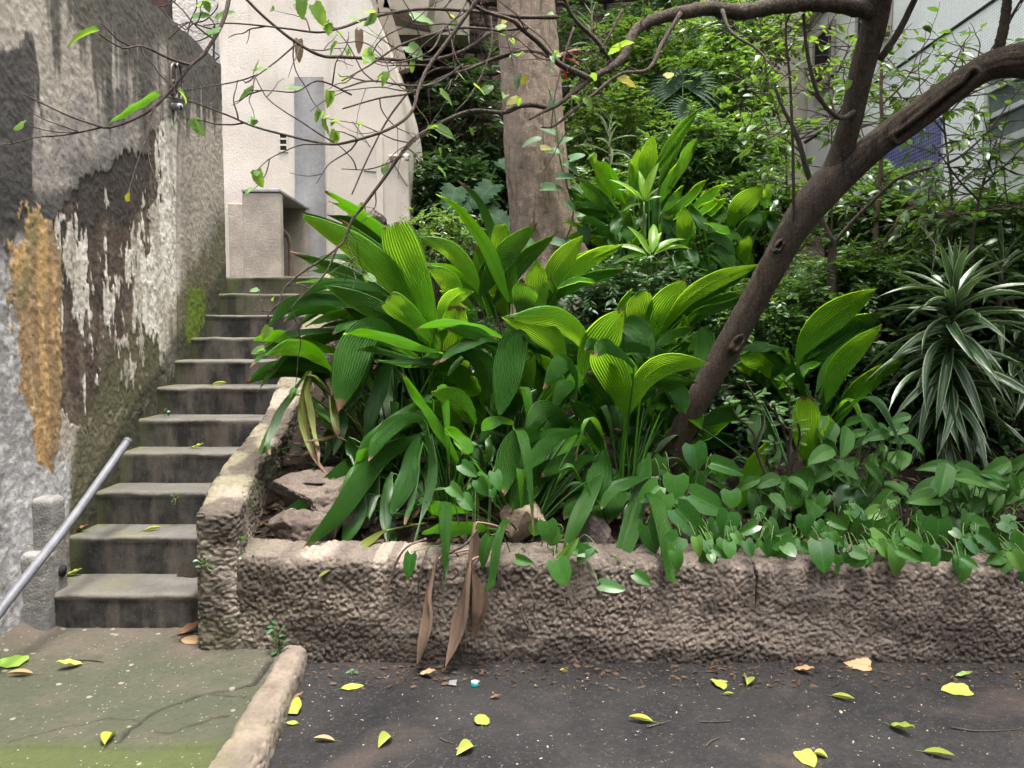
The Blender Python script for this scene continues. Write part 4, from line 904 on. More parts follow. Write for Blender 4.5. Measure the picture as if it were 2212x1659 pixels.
many(PD, [
 ('t5', [(1840, 1030), (1800, 850), (1720, 680), (1665, 600)], 235, 4.2, 4.1, dict(blunt=.5, peak=.7)), ('t5', [(1900, 720), (1800, 620), (1700, 590), (1650, 650)], 90, 4.1, 3.98, O),
 ('zF', [(335, 960), (440, 740), (600, 640), (855, 640)], 155, 4.18, 3.95), ('zG', [(420, 260), (200, 200), (50, 150), (-70, 105)], 150, 4.45, 4.3, O), ('zG', [(700, 250), (450, 130), (250, 60), (50, 55)], 120, 4.75, 4.6, O),
 ('t5', [(1700, 1260), (1680, 1400), (1620, 1595)], 175, 3.95, 3.75, O), ('zG', [(155, 255), (110, 480), (20, 800), (-95, 1105)], 120, 4.05, 3.46, O), ('t5', [(2070, 1010), (2062, 940), (2058, 875)], 115, 4.3, 4.3),
 ('zF', [(520, 790), (640, 810), (700, 960)], 120, 4.35, 4.15, O), ('t5', [(2000, 800), (2120, 830), (2230, 1010)], 110, 4.4, 4.2, O), ('zF', [(560, 1000), (545, 880), (530, 800)], 120, 4.3, 4.3, O),
 ('t5', [(1990, 1420), (1760, 1500), (1680, 1640)], 90, 3.9, 3.7, O)])
many(PR, [
 ('zF', [(405, 480), (400, 330), (445, 185)], 175, 4.9, 4.85, dict(blunt=.4, peak=.65)), ('zF', [(460, 480), (540, 320), (705, 100)], 195, 4.9, 4.8), ('zF', [(550, 440), (700, 240), (900, 110), (1190, 8)], 120, 4.9, 4.35),
 ('zF', [(690, 340), (850, 250), (1060, 200)], 48, 4.9, 4.5, O), ('zF', [(290, 430), (330, 362), (430, 430), (487, 640)], 110, 4.75, 4.4, O), ('zF', [(790, 720), (600, 590), (400, 540), (245, 552)], 65, 4.6, 4.3, O),
 ('zF', [(500, 550), (620, 460), (750, 422)], 75, 4.7, 4.6, O), ('zF', [(815, 410), (822, 580), (790, 745)], 148, 4.55, 4.35, dict(mat=G_OLD, peak=.2, blunt=.35)), ('zF', [(330, 470), (300, 300), (370, 165)], 60, 5.0, 5.0),
 ('zF', [(700, 520), (700, 420), (680, 330)], 60, 4.8, 4.8)])
many(PE, [
 ('t6', [(740, 660), (850, 500), (1000, 370), (1260, 210)], 200, 4.65, 4.5), ('t6', [(930, 950), (1000, 750), (1130, 590), (1295, 445)], 150, 4.6, 4.45), ('t6', [(860, 880), (960, 700), (1150, 550), (1290, 440)], 75, 4.65, 4.55),
 ('t6', [(555, 800), (640, 690), (680, 595)], 120, 4.5, 4.45, O), ('t6', [(690, 610), (560, 588), (370, 600)], 45, 4.5, 4.35, O), ('t6', [(565, 790), (500, 680), (360, 650)], 140, 4.5, 4.4), ('t6', [(810, 920), (700, 740), (510, 620)], 85, 4.6, 4.4, O),
 ('t6', [(760, 800), (800, 720), (900, 690)], 60, 4.6, 4.6)])
many(PG_, [
 ('t6', [(815, 1350), (800, 1150), (800, 910)], 185, 4.2, 4.1, dict(blunt=.4, peak=.7)), ('t6', [(830, 1370), (780, 1440), (685, 1660)], 185, 4.05, 3.78, dict(mat=G_OLD, tear=.10)), ('t6', [(100, 1100), (250, 1030), (450, 985)], 115, 4.4, 4.3, O),
 ('t6', [(490, 930), (470, 1080), (465, 1260)], 105, 4.35, 4.2, O), ('t6', [(365, 1650), (450, 1400), (570, 1180)], 120, 4.1, 4.05), ('t6', [(920, 1170), (950, 1330)], 125, 4.2, 4.1, O), ('t6', [(1040, 1420), (1020, 1660)], 100, 4.0, 3.9, O), ('t6', [(1140, 1490), (1130, 1650)], 110, 4.0, 3.95, O)])
many(PS, [
 ('zD', [(625, 1040), (430, 780), (238, 500)], 125, 6.0, 5.9), ('zD', [(545, 1115), (350, 960), (155, 765)], 155, 6.0, 5.9, O), ('zD', [(850, 910), (840, 600), (892, 325)], 200, 6.05, 6.0), ('zD', [(890, 720), (1100, 400), (1335, 95)], 135, 5.9, 5.4, O),
 ('zD', [(690, 1060), (682, 800), (670, 605)], 85, 6.05, 6.0), ('zD', [(955, 1010), (1080, 750), (1215, 535)], 115, 6.1, 6.05), ('zD', [(990, 1110), (1130, 930), (1190, 835)], 95, 6.0, 6.0), ('zD', [(660, 1100), (640, 1250), (650, 1410)], 145, 5.85, 5.75, O),
 ('zD', [(540, 1080), (530, 1200), (520, 1340)], 110, 5.9, 5.8, O), ('zD', [(770, 1050), (775, 1140), (772, 1260)], 95, 5.85, 5.8, O), ('zD', [(480, 1150), (300, 1100), (120, 1080)], 105, 6.0, 5.9, O), ('zD', [(430, 1240), (300, 1190), (180, 1180)], 80, 5.9, 5.8, O),
 ('zD', [(440, 1085), (250, 1030), (95, 1018)], 45, 6.0, 5.8, O), ('zD', [(630, 1660), (700, 1450), (795, 1235)], 95, 5.8, 5.75), ('zD', [(420, 970), (400, 860), (380, 790)], 120, 6.2, 6.1, O), ('zD', [(560, 830), (450, 700), (380, 600)], 80, 6.2, 6.1)])
many(PS2, [
 ('zD', [(1040, 1160), (1300, 900), (1425, 775)], 95, 6.05, 6.0), ('zD', [(1290, 1060), (1450, 930), (1610, 815)], 85, 6.0, 5.9), ('zD', [(1630, 1240), (1750, 1050), (1985, 845)], 230, 5.9, 5.75), ('zD', [(1200, 1460), (1200, 1250), (1195, 1040)], 170, 5.8, 5.75, dict(peak=.55)),
 ('zD', [(1300, 1390), (1450, 1345), (1580, 1390), (1695, 1520)], 90, 5.9, 5.6, O), ('zD', [(1390, 1470), (1560, 1480), (1695, 1650)], 120, 5.8, 5.5, O), ('zD', [(1285, 1390), (1270, 1500), (1300, 1650)], 85, 5.7, 5.6, O), ('zD', [(1185, 1480), (1190, 1600), (1185, 1760)], 120, 5.7, 5.6, O),
 ('zD', [(1820, 1610), (1780, 1480), (1835, 1320)], 160, 5.8, 5.75), ('zD', [(1040, 1340), (1030, 1180), (1045, 1130)], 135, 5.9, 5.9, dict(mat=G_OLD, blunt=.6)), ('zD', [(1870, 1030), (1890, 1130), (1880, 1290)], 150, 5.9, 5.8, O), ('zD', [(1570, 1040), (1560, 1130), (1540, 1220)], 125, 6.1, 6.0, O),
 ('zD', [(1330, 1150), (1420, 1050), (1540, 990)], 75, 5.9, 5.8), ('zD', [(1250, 1020), (1330, 1150), (1420, 1290)], 95, 5.85, 5.7, O), ('zD', [(1380, 1210), (1500, 1230), (1650, 1320)], 75, 5.8, 5.6), ('zD', [(1500, 1200), (1430, 1060), (1290, 960)], 60, 6.1, 6.1), ('zD', [(1990, 1060), (1990, 960), (1980, 870)], 130, 6.1, 6.1)])
# lower, shaded leaves that fill each plant
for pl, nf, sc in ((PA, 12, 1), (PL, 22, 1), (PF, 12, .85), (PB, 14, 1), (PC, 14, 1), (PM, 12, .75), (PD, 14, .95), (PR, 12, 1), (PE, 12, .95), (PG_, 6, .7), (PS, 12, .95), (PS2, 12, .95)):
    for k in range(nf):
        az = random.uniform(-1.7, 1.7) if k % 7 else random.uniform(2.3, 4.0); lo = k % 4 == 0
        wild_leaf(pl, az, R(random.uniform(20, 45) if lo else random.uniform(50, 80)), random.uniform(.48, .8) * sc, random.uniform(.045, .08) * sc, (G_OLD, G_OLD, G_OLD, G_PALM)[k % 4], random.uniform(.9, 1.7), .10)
# ================================================================== TREES, SHRUBS, HOUSE PLANTS GONE WILD
from mathutils import Matrix, Vector
def unit(v): v = np.asarray(v, float); return v / (np.linalg.norm(v) + 1e-12)
def leaf_proto(name, W, nrow=7, ncol=5, heart=0.0, arrow=0.0, fold=.18, curl=.15, peak=.4, tip=1.0, wavy=0.0, serr=0.0):
    """unit-length leaf along +Y, normal +Z, stalk at the origin"""
    v = np.linspace(0, 1, nrow); s = np.linspace(-1, 1, ncol)
    a = np.where(v < peak, np.sin(np.clip(v / peak, 0, 1) * math.pi / 2) ** .7, np.cos(np.clip((v - peak) / (1 - peak), 0, 1) * math.pi / 2) ** tip)
    if heart: a = np.maximum(a, np.clip(.62 * (1 - v / peak) + a * .99, 0, 1) * (v < peak))
    hw = W / 2 * a
    if serr: hw = hw * (1 + serr * np.where(np.arange(nrow) % 2, 1, -1))
    X = s[None] * hw[:, None]; Y = np.repeat(v[:, None], ncol, 1) - heart * np.abs(s)[None] ** 1.5 * (1 - v)[:, None] ** 5
    if arrow: Y = Y - arrow * np.abs(s)[None] ** 2 * (1 - v)[:, None] ** 3; X = X * (1 + .4 * np.clip(1 - v * 4, 0, 1))[:, None]
    Z = fold * np.abs(X) - curl * (v ** 2)[:, None] + wavy * np.sin(v * 16)[:, None] * np.abs(s)[None]
    V = np.stack([X, Y, Z], -1).reshape(-1, 3)
    uv = np.stack([np.repeat(s[None], nrow, 0), np.repeat(v[:, None], ncol, 1), 0 * X], -1).reshape(-1, 3)
    return mesh(name, V, gridF(nrow, ncol), attrs={'luv': uv})
PROTO = {}
def put(me, mat, name, parent, pos, d, nrm, L, label=None, wid=1.0):
    """leaf from pos along d with face normal nrm (world), parented to a translated thing"""
    d = unit(d); nrm = np.asarray(nrm, float); x = np.cross(d, nrm)
    if np.linalg.norm(x) < 1e-4: x = np.cross(d, (.3, .5, .8))
    x = unit(x); z = np.cross(x, d)
    key = (me.name, mat.name)
    if key not in PROTO: PROTO[key] = me.copy(); PROTO[key].materials.append(mat)
    o = bpy.data.objects.new(name, PROTO[key]); COL.objects.link(o)
    if parent is not None: o.parent = parent; pos = np.asarray(pos) - np.array(parent.location)
    m = Matrix(((x[0] * L * wid, d[0] * L, z[0] * L, pos[0]), (x[1] * L * wid, d[1] * L, z[1] * L, pos[1]), (x[2] * L * wid, d[2] * L, z[2] * L, pos[2]), (0, 0, 0, 1)))
    o.matrix_basis = m
    if label: o['label'] = label
    return o
def scatter(P, Dn, Nn, L, wr, seed=0, fold=.2):
    """many small ovate leaves in one mesh: P base, Dn direction, Nn normal, L lengths"""
    n = len(P); Dn = Dn / np.linalg.norm(Dn, axis=1)[:, None]; X = np.cross(Dn, Nn); X /= np.linalg.norm(X, axis=1)[:, None] + 1e-9; Z = np.cross(X, Dn)
    l = L[:, None]; w = l * wr / 2
    q = [(0, 0, 0), (-.85, .28, .0), (-.9, .55, .0), (0, 1, -.12), (.9, .55, .0), (.85, .28, .0), (0, .5, -fold * wr)]
    V = np.stack([P + X * w * a + Dn * l * b + Z * l * c for a, b, c in q], 1).reshape(-1, 3)
    i = np.arange(n)[:, None] * 7
    F = np.concatenate([i + np.array([[0, 6, 2, 1]]), i + np.array([[6, 3, 2, 2]])[:, [0, 1, 2, 2]] * 1, i + np.array([[0, 5, 4, 6]])], 0)
    F3 = np.concatenate([i + np.array([[0, 6, 1]]), i + np.array([[1, 6, 2]]), i + np.array([[2, 6, 3]]), i + np.array([[0, 5, 6]]), i + np.array([[5, 4, 6]]), i + np.array([[4, 3, 6]])], 0)
    rg = np.random.default_rng(seed); rnd = np.repeat(rg.random(n), 7)
    uv = np.tile(np.array([(a, b, 0) for a, b, c in q]), (n, 1))
    return V, F3, {'rnd': rnd, 'luv': uv}
# ---- bark
def bark_mat(name, c1, c2, c3, fine, grain=(1, 1, .25), spec=.25):
    t = NT(name); p = t.co(); g = t.mapping(p, grain)
    c = t.mix(t.ramp(t.noise(g, 9, 5, .65), .35, .65), c1, c2); c = t.mix(t.ramp(t.noise(p, fine, 3, .65), .56, .7), c, c3)
    c = t.mix(.75, c, t.mix(t.noise(g, fine * .6, 4, .75), (.15, .15, .15), (1.6, 1.6, 1.6)), 'MULTIPLY')
    c = t.mix(t.ramp(t.noise(t.mapping(p, (1, 1, .10)), 22, 4, .65, .4), .58, .68, 0, .7), c, tuple(q * .35 for q in c2))
    b = t.bump(t.noise(g, fine, 5, .75), 1.0, .012); b = t.bump(t.noise(t.mapping(p, (1, 1, .12)), 16, 4, .6), .8, .03, b)
    return t.done(t.pbsdf(c, .88, spec, b))
M_BARK1 = bark_mat('grey_bark', (.27, .205, .155), (.165, .122, .09), (.38, .32, .26), 60, (1, 1, 1.8))
M_BARK2 = bark_mat('brown_bark', (.082, .060, .042), (.050, .038, .028), (.18, .13, .085), 110, (1, 1, .6))
M_BARK3 = bark_mat('pinkish_bark', (.21, .135, .10), (.13, .09, .07), (.28, .20, .15), 90)
M_TWIG = bark_mat('twig_bark', (.115, .085, .066), (.075, .056, .045), (.19, .15, .12), 160)
M_STEM = rough_mat('green_stem', (.10, .17, .045), (.07, .12, .035), None, 12, .1, 60, .6)
def trunk_tube(P, rad, nseg, n, ridge, seed, flute=0):
    V, F = tube(P, rad, nseg, n, .0, seed)
    C4 = crom(np.hstack([P, np.asarray(rad)[:, None]]), n); C = np.repeat(C4[:, :3], nseg, 0); r = np.repeat(C4[:, 3], nseg)
    d = V - C; dn = d / np.linalg.norm(d, axis=1)[:, None]; ang = np.tile(np.arange(nseg) / nseg, n); h = np.repeat(np.linspace(0, 1, n), nseg)
    q = fbm(C[:, 0] * 4 + dn[:, 0] * 2.2, C[:, 1] * 4 + dn[:, 1] * 2.2, C[:, 2] * 2.0 + dn[:, 2] * 2.2, 4, seed) - .5
    q2 = fbm(dn[:, 0] * 9 + C[:, 0] * 14, dn[:, 1] * 9 + C[:, 1] * 14, V[:, 2] * 12 + dn[:, 2] * 9, 3, seed + 4) - .5
    k = ridge * (1.1 * q + .35 * q2)
    if flute:
        lo = np.clip((.55 - h) / .55, 0, 1)[...] if flute > 0 else 1
        k = k + flute * lo * (np.cos(ang * 2 * math.pi * 5 + 3 * q) * .6 + np.cos(ang * 2 * math.pi * 9 + 5 * q) * .4)
    return V + dn * (r * k)[:, None], F
bt = thing('thick_tree', 'thick pale grey-brown tree trunk rising beside the cream building', 'tree', root_at(1195, 6.5))
tp = [(1200, 700, 215), (1194, 610, 178), (1183, 530, 146), (1168, 440, 128), (1155, 320, 127), (1146, 180, 124), (1139, 60, 120), (1132, -60, 118), (1126, -200, 112), (1122, -420, 100), (1118, -640, 84)]
Pk = np.array([at(x, y, 6.5) for x, y, w in tp]); rd = np.array([w * 6.5 / FPX / 2 for *_, w in tp]); Pk = Pk[::1]
V, F = trunk_tube(Pk, rd, 140, 420, .22, 8, .13); part('trunk', V, F, M_BARK1, bt)
def overhead(tree, c, r, nt, L, seed, mat, boughs):
    rg_ = np.random.default_rng(seed); u = rg_.normal(0, 1, (nt, 3)); u /= np.linalg.norm(u, axis=1)[:, None]; P0 = np.asarray(c) + u * (rg_.random((nt, 1)) ** .4) * np.asarray(r); per = 10
    d = u * .6 + rg_.normal(0, .6, (nt, 3)); d[:, 2] = d[:, 2] * .5 - .1; d /= np.linalg.norm(d, axis=1)[:, None]; k = np.arange(per); s_ = (k + .5) / per
    PP = P0[:, None] + d[:, None] * (L * 3.2) * s_[None, :, None]; sd = np.cross(d, np.array([0, 0, 1.])); LD = d[:, None] * .6 + sd[:, None] * np.where(k % 2, 1, -1)[None, :, None] * .8 + rg_.normal(0, .2, (nt, per, 3)); LD[..., 2] -= .2
    NN = np.array([0, 0, 1.]) + rg_.normal(0, .35, (nt, per, 3)); V, F, A = scatter(PP.reshape(-1, 3), LD.reshape(-1, 3), NN.reshape(-1, 3), L * rg_.uniform(.7, 1.2, nt * per), .62, seed); part('crown', V, F, mat, tree, False, A, kind='stuff')
    for b0, w_ in boughs:
        for j in range(4): e = np.asarray(c) + u[j * 7] * np.asarray(r) * .7; V, F = tube([b0, (np.asarray(b0) + e) / 2 + (0, 0, .25), e], [w_, w_ * .6, w_ * .2], 8, 16, .2, j); part('bough', V, F, M_BARK2, tree)
# ---- leaning tree
lt = thing('leaning_tree', 'dark brown leaning tree that forks over the planted bed', 'tree', T('D', 1440, 1040, 4.5))
def limb(name, parent, rows, mat, nseg=28, n=160, ridge=.18, seed=1, d0=None):
    Pk = np.array([at(x, y, Y) for x, y, w, Y in rows]); rd = np.array([w * Y / FPX / 2 for x, y, w, Y in rows])
    V, F = trunk_tube(Pk, rd, nseg, n, ridge, seed)
    if d0 is not None:                          # a healed split along the limb, with rolled lips
        w_ = V - CAM; fw_ = w_[:, 1] * CP - w_[:, 2] * SP; up_ = w_[:, 1] * SP + w_[:, 2] * CP; dd = segdist(1106 + FPX * w_[:, 0] / fw_, 829.5 - FPX * up_ / fw_, d0)
        C_ = np.repeat(crom(Pk, n), nseg, 0); front = V[:len(C_), 1] < C_[:, 1]; nn = V[:len(C_)] - C_; nn /= np.linalg.norm(nn, axis=1)[:, None] + 1e-9
        k_ = (-.035 * np.exp(-(dd[:len(C_)] / 5) ** 2) + .010 * np.exp(-((dd[:len(C_)] - 12) / 6) ** 2)) * front; V[:len(C_)] += nn * k_[:, None]
    return part(name, V, F, mat, parent), Pk, rd
limb('trunk', lt, [(1425, 1090, 78, 4.52), (1440, 1030, 61, 4.5), (1482, 915, 54, 4.42), (1575, 745, 56, 4.3), (1655, 600, 57, 4.2), (1725, 480, 66, 4.1), (1785, 405, 75, 4.05), (1838, 350, 62, 4.0)], M_BARK2, 44, 300, .2, 3)
limb('limb', lt, [(1775, 420, 55, 4.06), (1812, 345, 49, 4.0), (1838, 262, 46, 3.9), (1860, 160, 48, 3.8), (1886, 60, 51, 3.7), (1905, -30, 55, 3.6), (1930, -140, 58, 3.5)], M_BARK2, 36, 200, .2, 5)
limb('limb', lt, [(1790, 405, 64, 4.05), (1880, 322, 60, 3.95), (1985, 243, 57, 3.85), (2080, 176, 55, 3.75), (2150, 138, 59, 3.68), (2230, 130, 72, 3.6), (2350, 150, 76, 3.5)], M_BARK2, 90, 420, .24, 6, [(1940, 296), (1961, 283), (2008, 247), (2048, 213), (2084, 187), (2105, 160)])
for x, y, w, Y, rr in [(1594, 741, 26, 4.29, .088), (1684, 531, 18, 4.15, .088), (1470, 962, 22, 4.46, .075)]:   # branch scars
    c = at(x, y, Y - rr * .97); r_ = w * Y / FPX / 2; a = np.linspace(0, 2 * math.pi, 20, endpoint=False); tx = np.array((.5, 0, .86)); ty = np.array((.86, .1, -.5))
    V = np.array([c + tx * math.cos(q) * r_ * k * 1.5 + ty * math.sin(q) * r_ * k * .8 + np.array((0, z_ + .006 * math.sin(5 * q + x), 0)) for k, z_ in [(1.35, .022), (1.0, -.006), (.75, -.004), (.45, .016), (.01, .022)] for q in a])
    Fs = [[i * 20 + j, i * 20 + (j + 1) % 20, (i + 1) * 20 + (j + 1) % 20, (i + 1) * 20 + j] for i in range(4) for j in range(20)]
    part('branch_scar', V, Fs, M_BARK2, lt)
BR = [  # (points, Y0, Y1, w0, w1)
 ([(1885, 25), (1800, 6), (1700, 10), (1600, 26), (1530, 18), (1475, 27), (1421, 40), (1384, 57), (1364, 80), (1348, 120), (1318, 147), (1271, 173), (1238, 200), (1204, 227), (1171, 243), (1144, 258)], 3.65, 2.9, 38, 4),
 ([(1274, 170), (1231, 150), (1201, 133), (1168, 97), (1124, 60), (1104, 43), (1038, 20), (990, -20)], 3.1, 2.6, 14, 7),
 ([(1044, -20), (971, 83), (924, 147), (904, 193), (888, 243), (838, 280), (738, 310), (684, 307), (610, 290), (547, 273), (494, 250), (414, 220), (347, 207)], 2.5, 2.1, 9, 3),
 ([(497, -10), (480, 50), (443, 113), (410, 143), (367, 197), (317, 243), (240, 275), (200, 268), (143, 248), (50, 203)], 2.2, 1.9, 9, 3), ([(410, 140), (367, 127), (307, 100), (263, 103), (213, 73)], 2.1, 1.9, 6, 3),
 ([(515, -20), (567, 33), (633, 87), (693, 120), (738, 123), (838, 128), (924, 131), (1000, 110), (1060, 70)], 2.6, 2.9, 6, 8), ([(700, 62), (738, 60), (804, 37), (904, 20), (1004, 23), (1071, 30), (1131, 37), (1204, 37)], 2.6, 3.0, 5, 9),
 ([(1181, 233), (1151, 227), (1121, 230), (1088, 243), (1021, 240), (971, 257), (904, 293), (878, 317), (831, 383), (811, 410), (782, 449), (762, 473), (743, 520), (729, 535), (704, 555), (643, 596), (612, 627), (602, 656), (585, 672), (550, 670)], 3.0, 2.7, 11, 2.5),
 ([(729, 535), (702, 592), (655, 637), (623, 672)], 2.75, 2.7, 5, 2.5), ([(1204, 130), (1150, 110), (1090, 118), (1010, 150), (960, 165), (890, 200), (820, 212), (740, 235)], 3.0, 2.6, 8, 3),
 ([(1330, 147), (1290, 90), (1240, 40), (1215, -10)], 3.2, 3.0, 10, 8), ([(1470, 28), (1430, 95), (1400, 150), (1340, 160), (1280, 205), (1200, 270), (1170, 275)], 3.3, 3.0, 10, 4), ([(1560, 22), (1580, 70), (1640, 110), (1680, 160)], 3.4, 3.2, 9, 3),
 ([(1000, 140), (940, 180), (880, 185), (800, 175), (738, 192)], 2.8, 2.5, 6, 3), ([(1100, 120), (1010, 145), (930, 155), (850, 240), (800, 330), (760, 420)], 2.9, 2.7, 6, 3), ([(640, 95), (600, 130), (560, 160), (530, 180)], 2.6, 2.5, 4, 2),
 ([(738, 60), (690, 70), (620, 62), (560, 55), (490, 50), (440, 55)], 2.6, 2.4, 5, 2.5), ([(760, 205), (690, 175), (640, 198), (590, 196), (540, 195)], 2.6, 2.4, 4, 2), ([(1140, 60), (1080, 65), (1000, 60), (930, 75), (860, 100), (800, 140), (738, 175)], 2.9, 2.5, 7, 3),
 ([(1240, 60), (1220, 120), (1200, 200), (1190, 280)], 3.1, 3.0, 6, 2), ([(1060, 30), (1060, 110), (1020, 200), (980, 245)], 2.8, 2.7, 5, 2), ([(904, 293), (860, 340), (800, 365), (738, 365)], 2.9, 2.7, 4, 2),
 ([(1345, 20), (1320, 70), (1290, 130), (1300, 200), (1260, 260)], 3.2, 3.1, 7, 2.5), ([(1900, 130), (1940, 70), (1975, 0), (1990, -40)], 3.75, 3.5, 16, 12), ([(1716, 495), (1714, 400), (1712, 300), (1707, 180), (1697, 60), (1714, 20)], 4.05, 3.7, 8, 4),
 ([(1852, 235), (1815, 255), (1770, 210), (1745, 120), (1735, 30)], 3.85, 3.6, 12, 6), ([(2157, 108), (2170, 50), (2178, -20)], 3.68, 3.6, 22, 18), ([(2180, 45), (2200, 10), (2225, -30)], 3.65, 3.6, 7, 4), ([(1000, 28), (960, 60), (930, 110), (860, 135), (800, 130)], 2.8, 2.5, 5, 2.5)]
LPOS = []
def kink(p, d, L, n, r0, rg, gz=0.0):
    pts = [p]; d = unit(d)
    for k in range(n):
        d = unit(d + rg.normal(0, .22, 3) + (0, 0, gz)); pts.append(pts[-1] + d * L / n)
    return np.array(pts), d
rg = np.random.default_rng(5)
for bi, (pts, Y0, Y1, w0, w1) in enumerate(BR):
    k = len(pts); Ys = np.linspace(Y0, Y1, k); Pk = np.array([at(x, y, Y) for (x, y), Y in zip(pts, Ys)]); rd = np.linspace(w0, w1, k) * Ys / FPX / 2
    big = w0 > 20
    prt = [tube(Pk, rd, 16 if big else 7, k * (10 if big else 5), .25 if big else .12, bi)]
    nt = 0 if bi in (24, 26) else max(2, int(np.linalg.norm(np.diff(Pk, axis=0), axis=1).sum() * 6.5))
    Cc = crom(Pk, 80)
    for j in range(nt):
        u = rg.uniform(.12, .98); c = Cc[int(u * 79)]; tn = unit(Cc[min(79, int(u * 79) + 1)] - Cc[max(0, int(u * 79) - 1)])
        if big and u < .35: continue
        sd = unit(np.cross(tn, (0, 1, 0))) * rg.choice([-1, 1]); d = tn * .7 + sd * rg.uniform(.4, 1) + rg.normal(0, .3, 3)
        Lt = rg.uniform(.08, .34); q, dd = kink(c, d, Lt, 5, 0, rg, -.02); prt.append(tube(q, np.linspace(.0028, .0012, 6), 5, 12, cap=False))
        if rg.random() < .55: LPOS.append((q[-1], dd))
        for m in range(rg.integers(0, 3)):
            q2, d2 = kink(q[rg.integers(1, 5)], unit(dd + rg.normal(0, .8, 3)), Lt * .5, 3, 0, rg); prt.append(tube(q2, np.linspace(.0018, .0009, 4), 4, 6, cap=False))
            if rg.random() < .35: LPOS.append((q2[-1], d2))
    V, F = join(prt); part('branch', V, F, M_BARK2 if big else M_TWIG, lt)
G_MUL = leaf_mat('mulberry_leaf', (.045, .125, .022), (.11, .21, .030), (.32, .52, .05), .42, .5, .35, vein=(.17, .26, .09), spots=(.24, .24, .03))
G_MULY = leaf_mat('mulberry_yellow', (.20, .20, .02), (.34, .30, .03), (.5, .45, .04), .4, .5, .3, vein=(.3, .3, .1))
mul = [leaf_proto('mulberry_leaf_a', .72, 11, 5, .10, 0, .25, .22, .36, .8, .015, .06), leaf_proto('mulberry_leaf_b', .62, 11, 5, .06, 0, .5, .4, .38, .85, .02, .05), leaf_proto('mulberry_leaf_c', .7, 11, 5, .08, 0, -.1, .1, .36, .8, .02, .06)]
muly = leaf_proto('mulberry_leaf_d', .78, 11, 5, .08, 0, .12, .2, .4, .7, .02, .04)
random.Random(3).shuffle(LPOS)
for i, (p, d) in enumerate(LPOS[:190]):
    if p[2] > CAMZ + p[1] * .62: pass
    nr = np.array([rg.normal(0, .5), -.45 + rg.normal(0, .4), .8]); dd = unit(d * .6 + rg.normal(0, .5, 3) + (0, 0, -.35))
    for m in range(rg.integers(1, 3)):
        put(muly if i % 31 == 3 else mul[(i + m) % 3], G_MULY if i % 31 == 3 else G_MUL, 'leaf', lt, p, dd + rg.normal(0, .5, 3), nr, rg.uniform(.024, .055))
for tile, x, y, Y, dx, dz, L, yl in [('t1', 1250, 120, 2.3, .6, .1, .10, 0), ('t1', 1400, 130, 2.3, .8, .35, .11, 0), ('t1', 1300, 40, 2.3, .8, .2, .085, 0), ('t1', 1640, 590, 2.5, -.9, -.3, .11, 0), ('t1', 1960, 590, 2.6, -.6, .1, .11, 0), ('t1', 2030, 30, 2.5, .5, -.8, .12, 0), ('t1', 1960, 0, 2.5, -.1, -1, .10, 0),
                                     ('t2', 430, 300, 2.8, .7, -.6, .13, 0), ('t2', 640, 600, 2.8, .7, -.4, .12, 0), ('t2', 460, 120, 2.8, .9, .1, .15, 0), ('t2', 920, 600, 2.9, .7, .7, .09, 0), ('t2', 1150, 640, 2.95, -.8, -.3, .09, 1), ('t2', 1190, 490, 2.95, -.3, -1, .06, 1), ('t2', 1790, 500, 3.2, 1, -.3, .15, 1), ('t2', 620, 830, 2.8, .9, -.4, .12, 0),
                                     ('t2', 1290, 960, 3.0, .9, .1, .08, 1), ('t2', 2100, 500, 3.2, .8, .6, .08, 1), ('t3', 1080, 520, 3.7, -.2, -.8, .08, 0), ('t2', 720, 140, 2.8, .3, -.9, .08, 0), ('t2', 1010, 190, 2.8, .6, .4, .07, 0), ('t2', 50, 120, 2.6, .9, .0, .08, 0)]:
    put(muly if yl else mul[0], G_MULY if yl else G_MUL, 'leaf', lt, T(tile, x, y, Y), (dx, rg.normal(0, .25), dz), (rg.normal(0, .25), -.75, .65), L * .6)
put(mul[2], G_OLD, 'leaf', lt, T('t1', 1010, 605, 2.05), (-.86, -.1, -.5), (-.35, .35, .86), .15, wid=.24); put(mul[1], G_MUL, 'leaf', lt, T('t1', 630, 205, 1.92), (-.95, .0, -.18), (0, .3, 1), .08, wid=.3)
for x, y in [(775, 85), (645, 105)]: put(muly, G_DRY, 'leaf', lt, at(x, y - 20, 2.8), (0, .1, -1), (.4, -1, .2), .08, wid=.5)
overhead(bt, (.4, 7.8, 8.2), (2.4, 2.0, 1.0), 170, .17, 31, G_MUL, [((.05, 6.5, 6.3), .11)])
overhead(lt, (2.3, 3.75, 4.75), (2.0, 1.5, .7), 150, .12, 33, G_MUL, [((1.95, 3.5, 3.4), .06), ((2.7, 3.5, 2.8), .06)])
